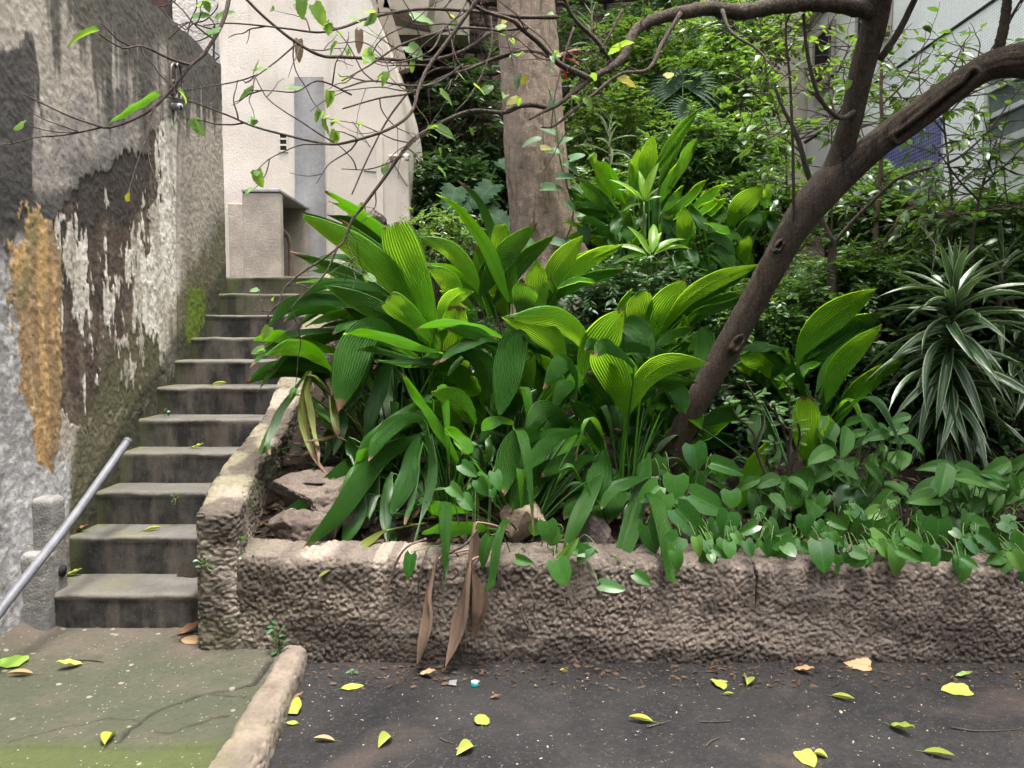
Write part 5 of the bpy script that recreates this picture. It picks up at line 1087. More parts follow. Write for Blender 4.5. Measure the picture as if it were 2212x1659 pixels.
# ---- slender trees behind the leaning tree, every leaf a part
G_SHR = leaf_mat('shrub_leaf', (.028, .075, .020), (.064, .135, .032), (.20, .38, .03), .30, .28, .55, vein=(.07, .14, .04))
G_SHR2 = leaf_mat('light_shrub_leaf', (.042, .105, .026), (.085, .165, .040), (.26, .44, .04), .32, .28, .55)
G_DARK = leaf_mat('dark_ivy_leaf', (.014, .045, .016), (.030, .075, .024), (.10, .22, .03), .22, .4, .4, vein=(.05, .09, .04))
ov = [leaf_proto('ovate_leaf_a', .46, 7, 3, 0, 0, .25, .18, .38, .9), leaf_proto('ovate_leaf_b', .5, 7, 3, 0, 0, .15, .3, .42, .85), leaf_proto('ovate_leaf_c', .42, 7, 3, 0, 0, .4, .1, .4, .9)]
def slender(label, rows, Y, nl, mat, bark, L, seed):
    rg = np.random.default_rng(seed); r0 = rows[0][0][0]; b = T('zH', *r0, Y); b[2] = float(soil_z(b[0], Y)); o = thing('slender_tree', label, 'tree', b, 'slender trees behind the leaning tree')
    spots = []
    for ri, (pts, w0, w1, dY) in enumerate(rows):
        Pk = np.array([T('zH', x, y, Y + dY * k / max(1, len(pts) - 1)) for k, (x, y) in enumerate(pts)])
        if ri == 0: Pk = np.vstack([b - (0, 0, .05), Pk])
        rd = np.linspace(w0, w1, len(Pk)) * .785 / 1.8517 * Y / FPX / 2; prt = [tube(Pk, rd, 10, len(Pk) * 7, .2, seed)]
        Cc = crom(Pk, 60)
        for j in range(10 if ri else 16):
            u = rg.uniform(.3, 1); c = Cc[int(u * 59)]; d = np.array([rg.normal(0, .9), rg.normal(-.1, .6), rg.uniform(-.2, .7)]); q, dd = kink(c, d, rg.uniform(.25, .7), 6, 0, rg, -.06)
            prt.append(tube(q, np.linspace(.005, .0015, 7), 5, 16, cap=False)); spots.append(q)
        V, F = join(prt); part('trunk' if ri == 0 else 'branch', V, F, bark, o)
    for i in range(nl):
        q = spots[i % len(spots)]; k = rg.uniform(.2, 1) * (len(q) - 1); a = int(k); a = min(a, len(q) - 2); p = q[a] + (q[a + 1] - q[a]) * (k - a); tn = unit(q[a + 1] - q[a])
        sd = unit(np.cross(tn, (0, 0, 1))) * (1 if i % 2 else -1); d = tn * .7 + sd * .8 + np.array([0, 0, rg.uniform(-.55, .1)])
        put(ov[i % 3], mat, 'leaf', o, p, d, (rg.normal(0, .35), rg.normal(-.25, .35), 1), rg.uniform(.7, 1.25) * L)
slender('slender dark-stemmed tree branching just behind the fork of the leaning tree', [([(290, 952), (285, 850), (235, 740), (205, 600), (160, 480), (130, 370), (90, 260), (40, 170), (0, 60)], 46, 14, -.2), ([(150, 345), (230, 290), (310, 210), (360, 140), (390, 60)], 18, 6, -.3), ([(300, 860), (400, 740), (520, 620), (620, 530), (760, 480), (900, 440), (1000, 370), (1100, 270), (1200, 130)], 22, 6, -.5), ([(140, 400), (60, 330), (-40, 290), (-160, 270)], 14, 5, .3)], 5.3, 250, G_SHR, M_TWIG, .085, 3)
slender('slender pinkish-stemmed tree in front of the blue mosaic panel', [([(510, 952), (515, 760), (530, 600), (540, 450), (545, 250), (540, 100), (545, -120)], 30, 16, .0), ([(520, 900), (600, 780), (700, 680), (800, 630), (950, 610), (1100, 590)], 16, 5, -.3), ([(545, 300), (640, 200), (760, 130), (900, 60)], 12, 5, -.2), ([(545, 150), (640, 60), (720, -60)], 12, 5, -.2), ([(540, 420), (460, 330), (420, 200)], 10, 4, .1)], 5.6, 300, G_SHR, M_BARK3, .085, 8)
slender('slender leafy tree low before the white-framed window', [([(1000, 952), (1010, 800), (1040, 640), (1080, 480), (1130, 330)], 20, 10, .0), ([(1040, 640), (940, 540), (860, 430), (800, 350)], 12, 4, -.2), ([(1060, 560), (1160, 470), (1260, 420)], 12, 4, -.2), ([(1020, 720), (900, 700), (780, 720)], 12, 4, -.3), ([(1030, 700), (1150, 680), (1300, 640)], 12, 4, -.3)], 5.1, 300, G_SHR, M_TWIG, .075, 12)
slender('thin upright sapling before the dark window of the tiled building', [([(290, 700), (290, 420), (285, 150), (275, -120), (270, -330)], 10, 4, .0), ([(290, 300), (360, 180), (420, 60)], 7, 3, -.2), ([(288, 200), (200, 100), (150, -40)], 7, 3, -.2), ([(285, 60), (340, -60), (400, -180)], 6, 3, -.2)], 5.9, 240, G_SHR2, M_TWIG, .07, 21)
slender('leafy sapling spreading across the white mosaic wall above the limb', [([(900, 700), (880, 420), (860, 200), (900, 0), (960, -160)], 14, 5, .0), ([(870, 300), (760, 180), (640, 110)], 9, 3, -.3), ([(865, 220), (960, 120), (1080, 60), (1200, 0)], 9, 3, -.3), ([(880, 60), (980, -40), (1100, -120)], 8, 3, -.2), ([(880, 400), (1000, 330), (1120, 300)], 9, 3, -.2)], 5.4, 190, G_SHR, M_TWIG, .08, 23)
slender('sparse sapling in front of the far cream wall', [([(60, 600), (40, 300), (-30, 60), (-60, -150), (-80, -320)], 12, 5, .0), ([(20, 200), (-120, 80), (-220, -40)], 8, 3, -.3), ([(-40, 0), (60, -120), (150, -220)], 8, 3, -.3), ([(-60, -150), (-180, -220), (-260, -300)], 7, 3, -.2)], 6.6, 260, G_SHR2, M_TWIG, .085, 25)
# ---- shrubs (crown leaves too small to pick apart)
def shrub(label, x, y, Y, rx, ry, nt, L, mat, seed, per=11, depth=.5, cat='shrub', name='leafy_shrub', up=.0, wr=.5):
    rg = np.random.default_rng(seed); c = at(x, y, Y); sx, sz = rx * Y / FPX, ry * Y / FPX
    g = float(soil_z(c[0], Y)); o = thing(name, label, cat, (c[0], Y, g), 'shrubs on the slope')
    u = rg.normal(0, 1, (nt, 3)); u /= np.linalg.norm(u, axis=1)[:, None]; r = rg.random((nt, 1)) ** .45
    P0 = c + u * r * np.array([sx, depth, sz]) * .92
    d = u * .7 + rg.normal(0, .55, (nt, 3)); d[:, 2] = d[:, 2] * .6 - .08 + up; d /= np.linalg.norm(d, axis=1)[:, None]
    TL = L * per * .28 * rg.uniform(.6, 1.3, (nt, 1)); k = np.arange(per)
    s = (k + .5) / per; PP = P0[:, None] + d[:, None] * TL[:, None] * s[None, :, None]; PP[..., 2] -= (TL * .35)[:, None, 0:1].reshape(nt, 1) * s[None] ** 2
    side = np.cross(d, np.array([0, 0, 1.])); side /= np.linalg.norm(side, axis=1)[:, None] + 1e-9
    sg = np.where(k % 2, 1, -1)[None, :, None]
    LD = d[:, None] * .65 + side[:, None] * sg * .85 + rg.normal(0, .18, (nt, per, 3)); LD[..., 2] -= .18
    NN = np.array([0, -.15, 1.]) + rg.normal(0, .32, (nt, per, 3))
    LL = L * rg.uniform(.6, 1.2, (nt, per))
    V, F, at_ = scatter(PP.reshape(-1, 3), LD.reshape(-1, 3), NN.reshape(-1, 3), LL.ravel(), wr, seed)
    part('crown', V, F, mat, o, False, at_, kind='stuff')
    root = np.array((c[0], Y, g)); prt = []
    for j in range(min(nt, 46)):
        e = P0[j] + d[j] * TL[j]; m = (root + e) / 2 + rg.normal(0, .08, 3); m[2] = root[2] + (e[2] - root[2]) * .55
        prt.append(tube([root + rg.normal(0, .04, 3) * (1, 1, 0), m, P0[j], e], [.008, .005, .003, .0015], 4, 12, cap=False))
    V, F = join(prt); part('stem', V, F, M_TWIG, o, kind='stuff')
    return o
SH = [
 ('light green small-leaved shrub right of the thick trunk', 1320, 300, 8.2, 120, 150, 520, .068, G_SHR2), ('pale fine-leaved shrub high up beyond the thick trunk', 1400, 130, 9.0, 150, 110, 520, .07, G_SHR2),
 ('dense shrub under the fan palms', 1560, 215, 8.4, 140, 130, 520, .075, G_SHR), ('green shrub crowding the far cream wall', 1600, 80, 9.3, 120, 100, 330, .08, G_SHR), ('sprawling shrub behind the upper palm grass clump', 1540, 340, 7.3, 170, 110, 620, .070, G_SHR),
 ('shrub pressed between the upper clump and leaning trunk', 1640, 470, 6.7, 110, 110, 420, .068, G_SHR), ('low glossy shrub behind the lower leaning trunk', 1680, 690, 5.35, 120, 110, 430, .055, G_SHR), ('low glossy shrub below the slender trees', 1860, 610, 5.6, 160, 80, 520, .062, G_SHR),
 ('bushy shrub before the blue mosaic panel', 1900, 470, 6.4, 130, 120, 380, .075, G_SHR), ('bushy shrub before the rubble wall', 2120, 500, 5.7, 140, 110, 420, .072, G_SHR), ('dark low shrub behind the striped dracaena', 2080, 640, 5.5, 190, 100, 620, .075, G_DARK),
 ('small shrub close by the right flank of the thick trunk', 1285, 470, 7.0, 70, 110, 240, .07, G_SHR), ('sparse glossy seedling thicket left of the thick trunk', 960, 515, 6.6, 130, 75, 300, .045, G_SHR2),
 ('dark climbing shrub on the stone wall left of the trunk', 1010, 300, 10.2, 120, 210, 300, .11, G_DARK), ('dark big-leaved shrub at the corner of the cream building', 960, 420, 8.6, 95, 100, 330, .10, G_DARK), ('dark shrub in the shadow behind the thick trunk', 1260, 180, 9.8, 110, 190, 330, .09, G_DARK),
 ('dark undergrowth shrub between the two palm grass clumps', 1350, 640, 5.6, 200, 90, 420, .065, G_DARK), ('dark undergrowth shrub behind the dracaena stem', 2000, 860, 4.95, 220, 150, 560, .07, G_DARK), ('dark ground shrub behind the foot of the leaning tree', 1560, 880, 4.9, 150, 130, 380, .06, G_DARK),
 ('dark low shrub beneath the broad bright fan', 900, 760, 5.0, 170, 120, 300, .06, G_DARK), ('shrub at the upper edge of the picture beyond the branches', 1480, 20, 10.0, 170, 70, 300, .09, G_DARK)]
for i, (lb, x, y, Y, rx, ry, nt, L, mt) in enumerate(SH): shrub(lb, x, y, Y, rx, ry, nt, L, mt, 100 + i, depth=.35 if Y > 5.2 else .22)
# ================================================================== SMALLER PLANTS
def strap_mesh(name, L, w, droop, n=12, ncol=5, fold=.25, tw=0.0, rise=1.0):
    s = np.linspace(0, 1, n); C = np.stack([0 * s, s * L * (1 - .25 * droop * s), rise * 0 * s - droop * L * .62 * s ** 2], 1)
    W = w * np.sin(np.clip(.10 + s * .98, 0, 1) * math.pi) ** .6; W[-1] = 0.0005
    V, F, uv = ribbon(C, np.array([1., 0, 0]), W, ncol, 1, 0, -fold, 0, tw)
    return mesh(name, V, F, attrs={'luv': uv})
G_DRA = leaf_mat('striped_dracaena_leaf', (.016, .048, .018), (.032, .074, .028), (.10, .20, .05), .2, .32, .5, stripe=(.27, .33, .18))
G_SPI = leaf_mat('spider_plant_leaf', (.05, .12, .04), (.09, .16, .06), (.2, .34, .08), .3, .35, .5, stripe=(.55, .58, .42))
dr_m = [strap_mesh('dracaena_leaf_%d' % i, 1.0, .135, dp, tw=tw) for i, (dp, tw) in enumerate([(.12, .2), (.4, -.3), (.75, .35), (1.05, -.35), (1.35, .4)])]
def dracaena(label, top, bot, nl, L, mat, seed, crown_up=1.0, wid=1.0, name='striped_dracaena'):
    rg = np.random.default_rng(seed); top = np.asarray(top); bot = np.asarray(bot); o = thing(name, label, 'plant', bot)
    mid = (top + bot) / 2 + (0.02, .02, 0); V, F = tube([bot - (0, 0, .05), mid, top], [.018, .016, .012], 8, 14, .15, seed); part('stem', V, F, M_BARK3, o)
    for i in range(nl):
        u = i / (nl - 1.0); p = bot + (top - bot) * (.12 + .88 * u ** .8); az = i * 2.39996 + rg.normal(0, .15)
        el = R(np.interp(u, [0, .35, .7, .9, 1], [-30, -5, 22, 52, 80]) + rg.normal(0, 15)); ll = L * np.interp(u, [0, .3, .8, 1], [.85, 1.05, 1, .62]) * rg.uniform(.85, 1.1)
        d = np.array([math.sin(az) * math.cos(el), math.cos(az) * math.cos(el), math.sin(el)]); k = int(np.clip(np.interp(u, [0, .5, .9, 1], [3.6, 3.4, 2.6, .9]) + rg.normal(0, .7), 0, 4))
        nrm = np.array([-math.sin(az) * math.sin(el), -math.cos(az) * math.sin(el), math.cos(el)]); put(dr_m[k], mat, 'leaf', o, p, d, nrm + rg.normal(0, .28, 3), ll, wid=wid * rg.uniform(.75, 1.1))
    return o
c0 = T('t6', 1770, 200, 4.55); dracaena('striped dracaena with drooping white-edged leaves on one stem', c0, (c0[0] - .03, 4.6, float(soil_z(c0[0], 4.6))), 125, .58, G_DRA, 2, wid=.82)
c1 = T('t6', 2240, 480, 4.9); dracaena('striped dracaena half cut off at the picture edge', c1, (c1[0], 4.95, float(soil_z(c1[0], 4.95))), 60, .42, G_DRA, 4)
c5 = T('D', 2165, 560, 5.0); dracaena('striped dracaena head rising behind the tall striped one', c5, (c5[0], 5.05, float(soil_z(c5[0], 5.05))), 50, .46, G_DRA, 14, wid=.8)
c2 = T('t3', 1640, 1600, 5.4); dracaena('pale-edged dracaena rosette above the tall striped one', c2, (c2[0], 5.4, float(soil_z(c2[0], 5.4))), 34, .40, G_SPI, 6, wid=.7)
c3 = T('zD', 460, 290, 7.2); dracaena('spider-leaved rosette on a bare stem right of the thick trunk', c3, (c3[0], 7.2, float(soil_z(c3[0], 7.2))), 46, .40, G_SPI, 8, wid=.4)
c4 = T('t2', 1620, 90, 9.0); dracaena('pale spiky rosette near the top of the far slope', c4, (c4[0], 9.0, float(soil_z(c4[0], 9.0))), 40, .45, G_SPI, 9, wid=.5)
# young lime-green cordylines
G_TI = leaf_mat('young_cordyline_leaf', (.10, .22, .018), (.17, .30, .022), (.45, .70, .04), .42, .33, .5, vein=(.25, .36, .08))
ti = [leaf_proto('cordyline_leaf_a', .24, 10, 5, 0, 0, .5, .28, .45, .8), leaf_proto('cordyline_leaf_b', .26, 10, 5, 0, 0, .4, .5, .5, .8)]
for label, cx_, cy_, tips, Y in [('young lime-green cordyline in front of the upper palm grass clump', 870, 1520, [(530, 1410), (520, 1545), (745, 1350), (1150, 1285), (1105, 1425), (915, 1175), (700, 1250), (975, 1605), (785, 1590), (1235, 1360), (960, 1285), (820, 1380)], 5.45),
                                 ('taller young lime-green cordyline rising out of the upper clump', 800, 1000, [(535, 760), (635, 850), (905, 640), (640, 1060), (930, 865), (945, 940), (775, 690), (720, 860), (860, 780)], 5.7)]:
    b = T('zD', cx_, cy_, Y); g = float(soil_z(b[0], Y)); o = thing('young_cordyline', label, 'plant', (b[0], Y, g), 'young lime-green cordylines')
    V, F = tube([(b[0], Y, g - .03), (b[0] + .02, Y + .02, (g + b[2]) / 2), b], [.012, .009, .006], 7, 12); part('stem', V, F, M_STEM, o)
    for i, (x, y) in enumerate(tips):
        e = T('zD', x, y, Y + rg.uniform(-.14, .08)); d = e - b; put(ti[i % 2], G_TI, 'leaf', o, b + d * .12 + (0, 0, -.01), d + (0, 0, .05), (rg.normal(0, .2), -.55, .8), np.linalg.norm(d) * .98)
# fan palms
G_FAN = leaf_mat('fan_palm_leaf', (.016, .048, .018), (.028, .07, .026), (.08, .16, .05), .15, .6, .25)
def fan(plant, c, Rr, tilt, seed):
    rg = np.random.default_rng(seed); parts = []; ns = 26; n0 = np.array(tilt, float); n0 /= np.linalg.norm(n0); x = unit(np.cross(n0, (0, 0, 1))); y = np.cross(n0, x); y = y if y[2] > 0 else -y
    for k in range(ns):
        a = R(-125 + 250 * k / (ns - 1)); d = y * math.cos(a) + x * math.sin(a); s = np.linspace(0, 1, 7); C = c + d * (s * Rr)[:, None] - np.array((0, 0, 1)) * (s ** 3 * Rr * .25)[:, None]
        w = Rr * .10 * np.interp(s, [0, .45, 1], [.3, 1, .06]); V, F, _ = ribbon(C, np.cross(d, n0), w, 3, 1, 0, -.25, 2); parts.append((V, F))
    V, F = join(parts); part('frond', V, F, G_FAN, plant)
    b = np.array(plant.location); V, F = tube([b, (b + c) / 2 + (0, .05, .1), c], [.012, .01, .008], 6, 10); part('frond_stalk', V, F, M_STEM, plant)
for label, x, y, Y, fr in [('dark fan palm high on the slope', 1478, 190, 8.3, [(1475, 185, .42), (1500, 240, .36)]), ('dark fan palm behind the upper palm grass clump', 1560, 330, 7.4, [(1545, 320, .38), (1590, 350, .33)]), ('dark fan palm at the far top of the slope', 1560, 60, 9.6, [(1550, 60, .5), (1440, 100, .45)])]:
    b = at(x, y, Y); o = thing('fan_palm', label, 'palm', (b[0], Y, float(soil_z(b[0], Y))), 'fan palms on the slope')
    for k, (fx, fy, rr) in enumerate(fr): fan(o, at(fx, fy, Y - .2 - .1 * k), rr, (rg.normal(0, .3), -1, .5), k)
# big dark monstera leaves and the red cordyline
G_MON = leaf_mat('monstera_leaf', (.014, .048, .016), (.024, .066, .022), (.06, .14, .03), .12, .6, .2, vein=(.05, .10, .05))
mo = leaf_proto('monstera_leaf', .8, 15, 7, .14, 0, .15, .25, .36, .7, .03, .16)
b = root_at(1010, 8.0); o = thing('monstera', 'dark monstera in the shade left of the thick trunk', 'plant', b)
for x, y, L in [(1030, 425, .42), (985, 405, .36), (1065, 400, .36), (1050, 460, .34), (960, 440, .3), (1075, 350, .3), (1000, 465, .28)]:
    p = at(x, y, 8.0 + rg.uniform(-.3, .2)); V, F = tube([np.array(b), (np.array(b) + p) / 2 + (0, .05, .1), p], [.012, .01, .007], 6, 10); part('leaf_stalk', V, F, M_STEM, o); put(mo, G_MON, 'leaf', o, p, (rg.normal(0, .6), -.4, -.5), (rg.normal(0, .3), -.6, .8), L)
G_RED = leaf_mat('red_cordyline_leaf', (.16, .012, .018), (.24, .02, .03), (.4, .03, .04), .3, .35, .5)
p = T('t2', 1400, 380, 8.6); o = thing('red_cordyline', 'dark red cordyline peeping out behind the thick trunk', 'plant', (p[0], 8.6, float(soil_z(p[0], 8.6)))); V, F = tube([np.array(o.location), p], [.014, .012], 6, 8); part('stem', V, F, M_TWIG, o)
for k in range(9): a = k * 2.4; put(ti[k % 2], G_RED, 'leaf', o, p, (math.sin(a), math.cos(a) * .6, rg.uniform(-.2, .9)), (0, -.5, .9), rg.uniform(.25, .38), wid=1.3)
# sansevierias
G_SAN = leaf_mat('sansevieria_leaf', (.06, .12, .06), (.09, .16, .08), (.08, .14, .05), .08, .4, .4, spots=(.03, .07, .035))
san = strap_mesh('sansevieria_leaf', 1.0, .15, .03, 10, 5, .35)
for label, bx, tips in [('upright snake plant in front of the rubble wall', 2070, [(2062, 483), (2085, 500), (2042, 520)]), ('upright snake plant behind the dracaena rosette', 1990, [(1985, 500), (2010, 515), (1965, 525)])]:
    b = root_at(bx, 5.75); b = (b[0], b[1], at(bx, 600, 5.75)[2]); o = thing('snake_plant', label, 'plant', (b[0], 5.75, float(soil_z(b[0], 5.75))), 'snake plants below the tiled building')
    for x, y in tips: e = at(x, y, 5.75 + rg.uniform(-.05, .05)); s0 = np.array(o.location) + (rg.normal(0, .03), rg.normal(0, .03), 0); put(san, G_SAN, 'leaf', o, s0, e - s0, (rg.normal(0, .3), -1, .1), np.linalg.norm(e - s0), wid=.11 / .15 / np.linalg.norm(e - s0) * 1.2)
# vine on the thick trunk
G_VINE = leaf_mat('trunk_vine_leaf', (.042, .105, .042), (.075, .15, .06), (.14, .26, .08), .28, .5, .3, vein=(.10, .18, .10))
hv = [leaf_proto('heart_leaf_a', .78, 10, 7, .14, 0, .22, .22, .34, .75), leaf_proto('heart_leaf_b', .66, 10, 7, .10, 0, .35, .35, .36, .8), leaf_proto('heart_leaf_c', .84, 10, 7, .16, 0, .1, .12, .36, .7)]
ar = [leaf_proto('arrow_leaf_a', .62, 10, 7, 0, .34, .3, .25, .28, .8), leaf_proto('arrow_leaf_b', .5, 10, 7, 0, .3, .45, .4, .3, .85)]
o = thing('climbing_vine', 'blue-green climbing vine on the right side of the thick trunk', 'vine', T('t2', 1420, 1600, 6.25))
vp = [T('t2', x, y, 6.22) for x, y in [(1420, 1650), (1500, 1400), (1470, 1230), (1420, 1050), (1400, 900), (1380, 720), (1340, 560)]]; V, F = tube(vp, [.008] * 7, 6, 40); part('stem', V, F, M_STEM, o)
for x, y, dx, dz, L in [(1290, 910, -1, -.1, .16), (1380, 860, -.6, .2, .12), (1330, 980, .8, 0, .14), (1440, 1060, .8, -.4, .15), (1480, 1030, .9, .3, .13), (1400, 1150, .8, .1, .15), (1300, 1220, 1, .1, .18), (1480, 1200, .8, -.3, .13), (1520, 1400, .9, 0, .16), (1450, 1300, .6, -.6, .12), (1560, 1470, .3, -.9, .15), (1370, 1560, .8, -.2, .14), (1200, 1560, .7, -.6, .12), (1420, 930, .7, .5, .11), (1130, 500, .2, -.9, .09), (1360, 700, .4, .6, .09)]:
    put(hv[(x + y) % 3], G_VINE, 'leaf', o, T('t2', x, y, 6.15), (dx, -.15, dz), (rg.normal(0, .2), -.6, .75), L)
# broad leaves by the stair top
o = thing('broad_leaf_plant', 'broad pale-leaved plant beside the top of the parapet', 'plant', (T('zA', 1150, 1000, 5.6)[0], 5.6, 1.25))
for x, y, dx, dz, L in [(1000, 900, -.5, .5, .14), (1150, 950, .3, .6, .13), (1300, 1000, .2, .7, .15), (1420, 980, .6, .4, .12), (1050, 870, .3, .3, .09), (1180, 900, -.4, .6, .12)]:
    p = T('zA', x, y, 5.5); V, F = tube([np.array(o.location), p], [.006, .004], 5, 6); part('leaf_stalk', V, F, M_STEM, o); put(hv[x % 3], G_VINE, 'leaf', o, p, (dx, -.4, dz), (0, -.5, .8), L)
# ---- pothos along the wall
G_POT = leaf_mat('pothos_leaf', (.016, .070, .010), (.042, .125, .018), (.14, .32, .03), .25, .24, .4, vein=(.055, .14, .035))
G_POTV = leaf_mat('variegated_pothos_leaf', (.055, .15, .03), (.09, .20, .035), (.24, .45, .03), .3, .36, .28, vein=(.10, .2, .06), spots=(.38, .42, .10))
def pothos(label, bx, Y, leaves, fill, box_, seed, mat2=G_POTV):
    rg = np.random.default_rng(seed); p = at(bx, 1150, Y); g = float(soil_z(p[0], Y)); o = thing('pothos', label, 'vine', (p[0], Y, g), 'pothos vines along the wall top'); base = np.array(o.location)
    prt = []
    def one(P, d, nr, L, m, k):
        put(hv[k % 3], m, 'leaf', o, P, d, nr, L); q = P - unit(d) * .03; end = base + np.array([(P[0] - base[0]) * .55, (P[1] - base[1]) * .3, -.01])
        prt.append(tube([end, (end + q) / 2 + (0, 0, .05 + .3 * abs(P[2] - end[2])), q, P], [.0032, .003, .0025, .002], 5, 10, cap=False))
    for i, (tile, x0, y0, x1, y1, w) in enumerate(leaves):
        ym = D(tile, x0, (y0 + y1) / 2)[1]; Yl = float(np.interp(ym, [950, 1120, 1170, 1230], [min(4.0, Y), 3.72, 3.52, 3.36])) + rg.uniform(-.05, .05); a = T(tile, x0, y0, Yl); b = T(tile, x1, y1, Yl - .04); d = b - a; L = np.linalg.norm(d) * 1.02; wpx = w * TILES[tile][2] / 1.8517 * Yl / FPX
        side = unit(np.cross(d, (0, -1, 0))); nr = np.array([rg.normal(0, .2), -.95, .42 + rg.normal(0, .2)]); o2 = put(hv[i % 3], G_POTV if i % 6 == 4 else G_POT, 'leaf', o, a, d, nr, L, wid=float(np.clip(wpx / (.76 * L), .6, 1.5)))
        q = a - unit(d) * .01; end = base + np.array([(a[0] - base[0]) * .6, (a[1] - base[1]) * .3, 0]); prt.append(tube([end, (end + q) / 2 + (0, .02, .06), q], [.0035, .003, .002], 5, 8, cap=False))
    x0, y0, x1, y1 = box_
    for k in range(fill):
        yy = rg.uniform(y0, y1); Yl = float(np.interp(yy, [950, 1110, 1160, 1215], [4.15, 3.8, 3.55, 3.42])) + rg.uniform(-.05, .12); P = at(rg.uniform(x0, x1), yy, Yl); P[2] = max(P[2], float(soil_z(P[0], Yl)) + .02); L = rg.choice([.05, .07, .09, .13]) * rg.uniform(.85, 1.15)
        d = np.array([rg.normal(0, .6), -.3 + rg.normal(0, .3), -.8 + rg.normal(0, .4)]); one(P, d, (rg.normal(0, .35), -.85, .5 + rg.normal(0, .25)), L, mat2 if rg.random() < .2 else G_POT, k)
    V, F = join(prt); part('stem', V, F, M_STEM, o)
pothos('pothos with big heart leaves at the foot of the leaning tree', 1470, 4.0, [('zG', 430, 205, 470, 362, 165), ('zG', 545, 320, 765, 372, 130), ('zG', 320, 400, 325, 532, 158), ('zG', 215, 465, 90, 560, 125), ('zG', 255, 520, 180, 748, 150), ('zG', 415, 520, 652, 632, 150), ('zG', 325, 610, 517, 797, 170), ('zG', 235, 715, 268, 866, 125),
 ('zG', 140, 715, 192, 893, 115), ('zG', 345, 790, 240, 902, 140), ('zG', 450, 790, 472, 908, 85), ('zG', 520, 815, 537, 905, 75), ('zG', 560, 865, 648, 922, 55), ('zG', 320, 880, 330, 1000, 110), ('zG', 670, 495, 682, 605, 115), ('zG', 540, 900, 560, 950, 60)], 14, (1400, 960, 1560, 1180), 1)
pothos('pothos trailing small heart leaves over the wall beside the leaning tree', 1600, 3.9, [('zG', 665, 635, 630, 777, 148), ('zG', 838, 712, 720, 775, 85), ('zG', 660, 825, 666, 922, 85), ('zG', 765, 815, 812, 912, 85), ('zG', 690, 765, 742, 838, 75)], 12, (1540, 1070, 1670, 1195), 2)
pothos('pothos patch below the small shiny euphorbia', 1710, 3.85, [('zG', 1140, 655, 1150, 772, 105), ('zG', 1215, 690, 1265, 775, 90), ('zG', 1070, 830, 945, 860, 80), ('zG', 1050, 760, 970, 775, 70), ('t9', 775, 35, 832, 135, 85), ('t9', 880, 235, 907, 332, 62)], 20, (1640, 1080, 1790, 1205), 3)
pothos('pothos patch with a bright variegated leaf at mid-wall', 1840, 3.85, [('t9', 915, 130, 1062, 216, 92), ('t9', 950, 55, 1075, 105, 80), ('t9', 1228, 128, 1348, 186, 65), ('t9', 1150, 205, 1257, 214, 52), ('t9', 1260, 195, 1357, 302, 95), ('t9', 1100, 250, 1200, 290, 80), ('t9', 1400, 245, 1552, 322, 62)], 32, (1770, 1060, 1950, 1210), 4)
pothos('pothos patch with the round dark leaf nearer the dracaena', 1990, 3.85, [('t9', 1660, 45, 1655, 235, 155), ('t9', 1440, 165, 1605, 245, 125), ('t9', 1745, 118, 1812, 168, 60), ('t9', 1560, 20, 1500, 120, 110)], 30, (1920, 1050, 2090, 1212), 5)
pothos('pothos patch spilling over the wall at the picture edge', 2130, 3.85, [('t9', 1850, 5, 1845, 145, 175), ('t9', 1915, 135, 2118, 272, 130), ('t9', 1895, 190, 1778, 272, 120), ('t9', 1808, 298, 1925, 352, 55), ('t9', 2130, 255, 2220, 385, 115), ('t9', 2060, 60, 2180, 120, 110)], 36, (2070, 1040, 2240, 1222), 6)
pothos('single glossy pothos sprig below the arching palm grass', 1035, 3.8, [('t5', 775, 1350, 875, 1420, 90), ('t5', 880, 1450, 940, 1550, 105), ('t5', 990, 1400, 1020, 1510, 80), ('t5', 780, 1560, 850, 1640, 100), ('t5', 700, 1490, 780, 1560, 100), ('t5', 970, 1510, 985, 1565, 60)], 3, (1000, 1010, 1080, 1080), 7)
pothos('pothos sprig hanging on the wall face under the rock', 1190, 3.68, [('t8', 1330, 60, 1345, 195, 135), ('t8', 1130, 300, 1230, 330, 80), ('t8', 1390, 315, 1460, 472, 140), ('t8', 1490, 240, 1660, 260, 90), ('t8', 1420, 295, 1530, 195, 60), ('t8', 1680, 470, 1830, 500, 80), ('t8', 1900, 400, 2000, 465, 80), ('t8', 960, 160, 890, 365, 80), ('t8', 450, 275, 425, 430, 75)], 4, (1150, 1120, 1280, 1190), 8)
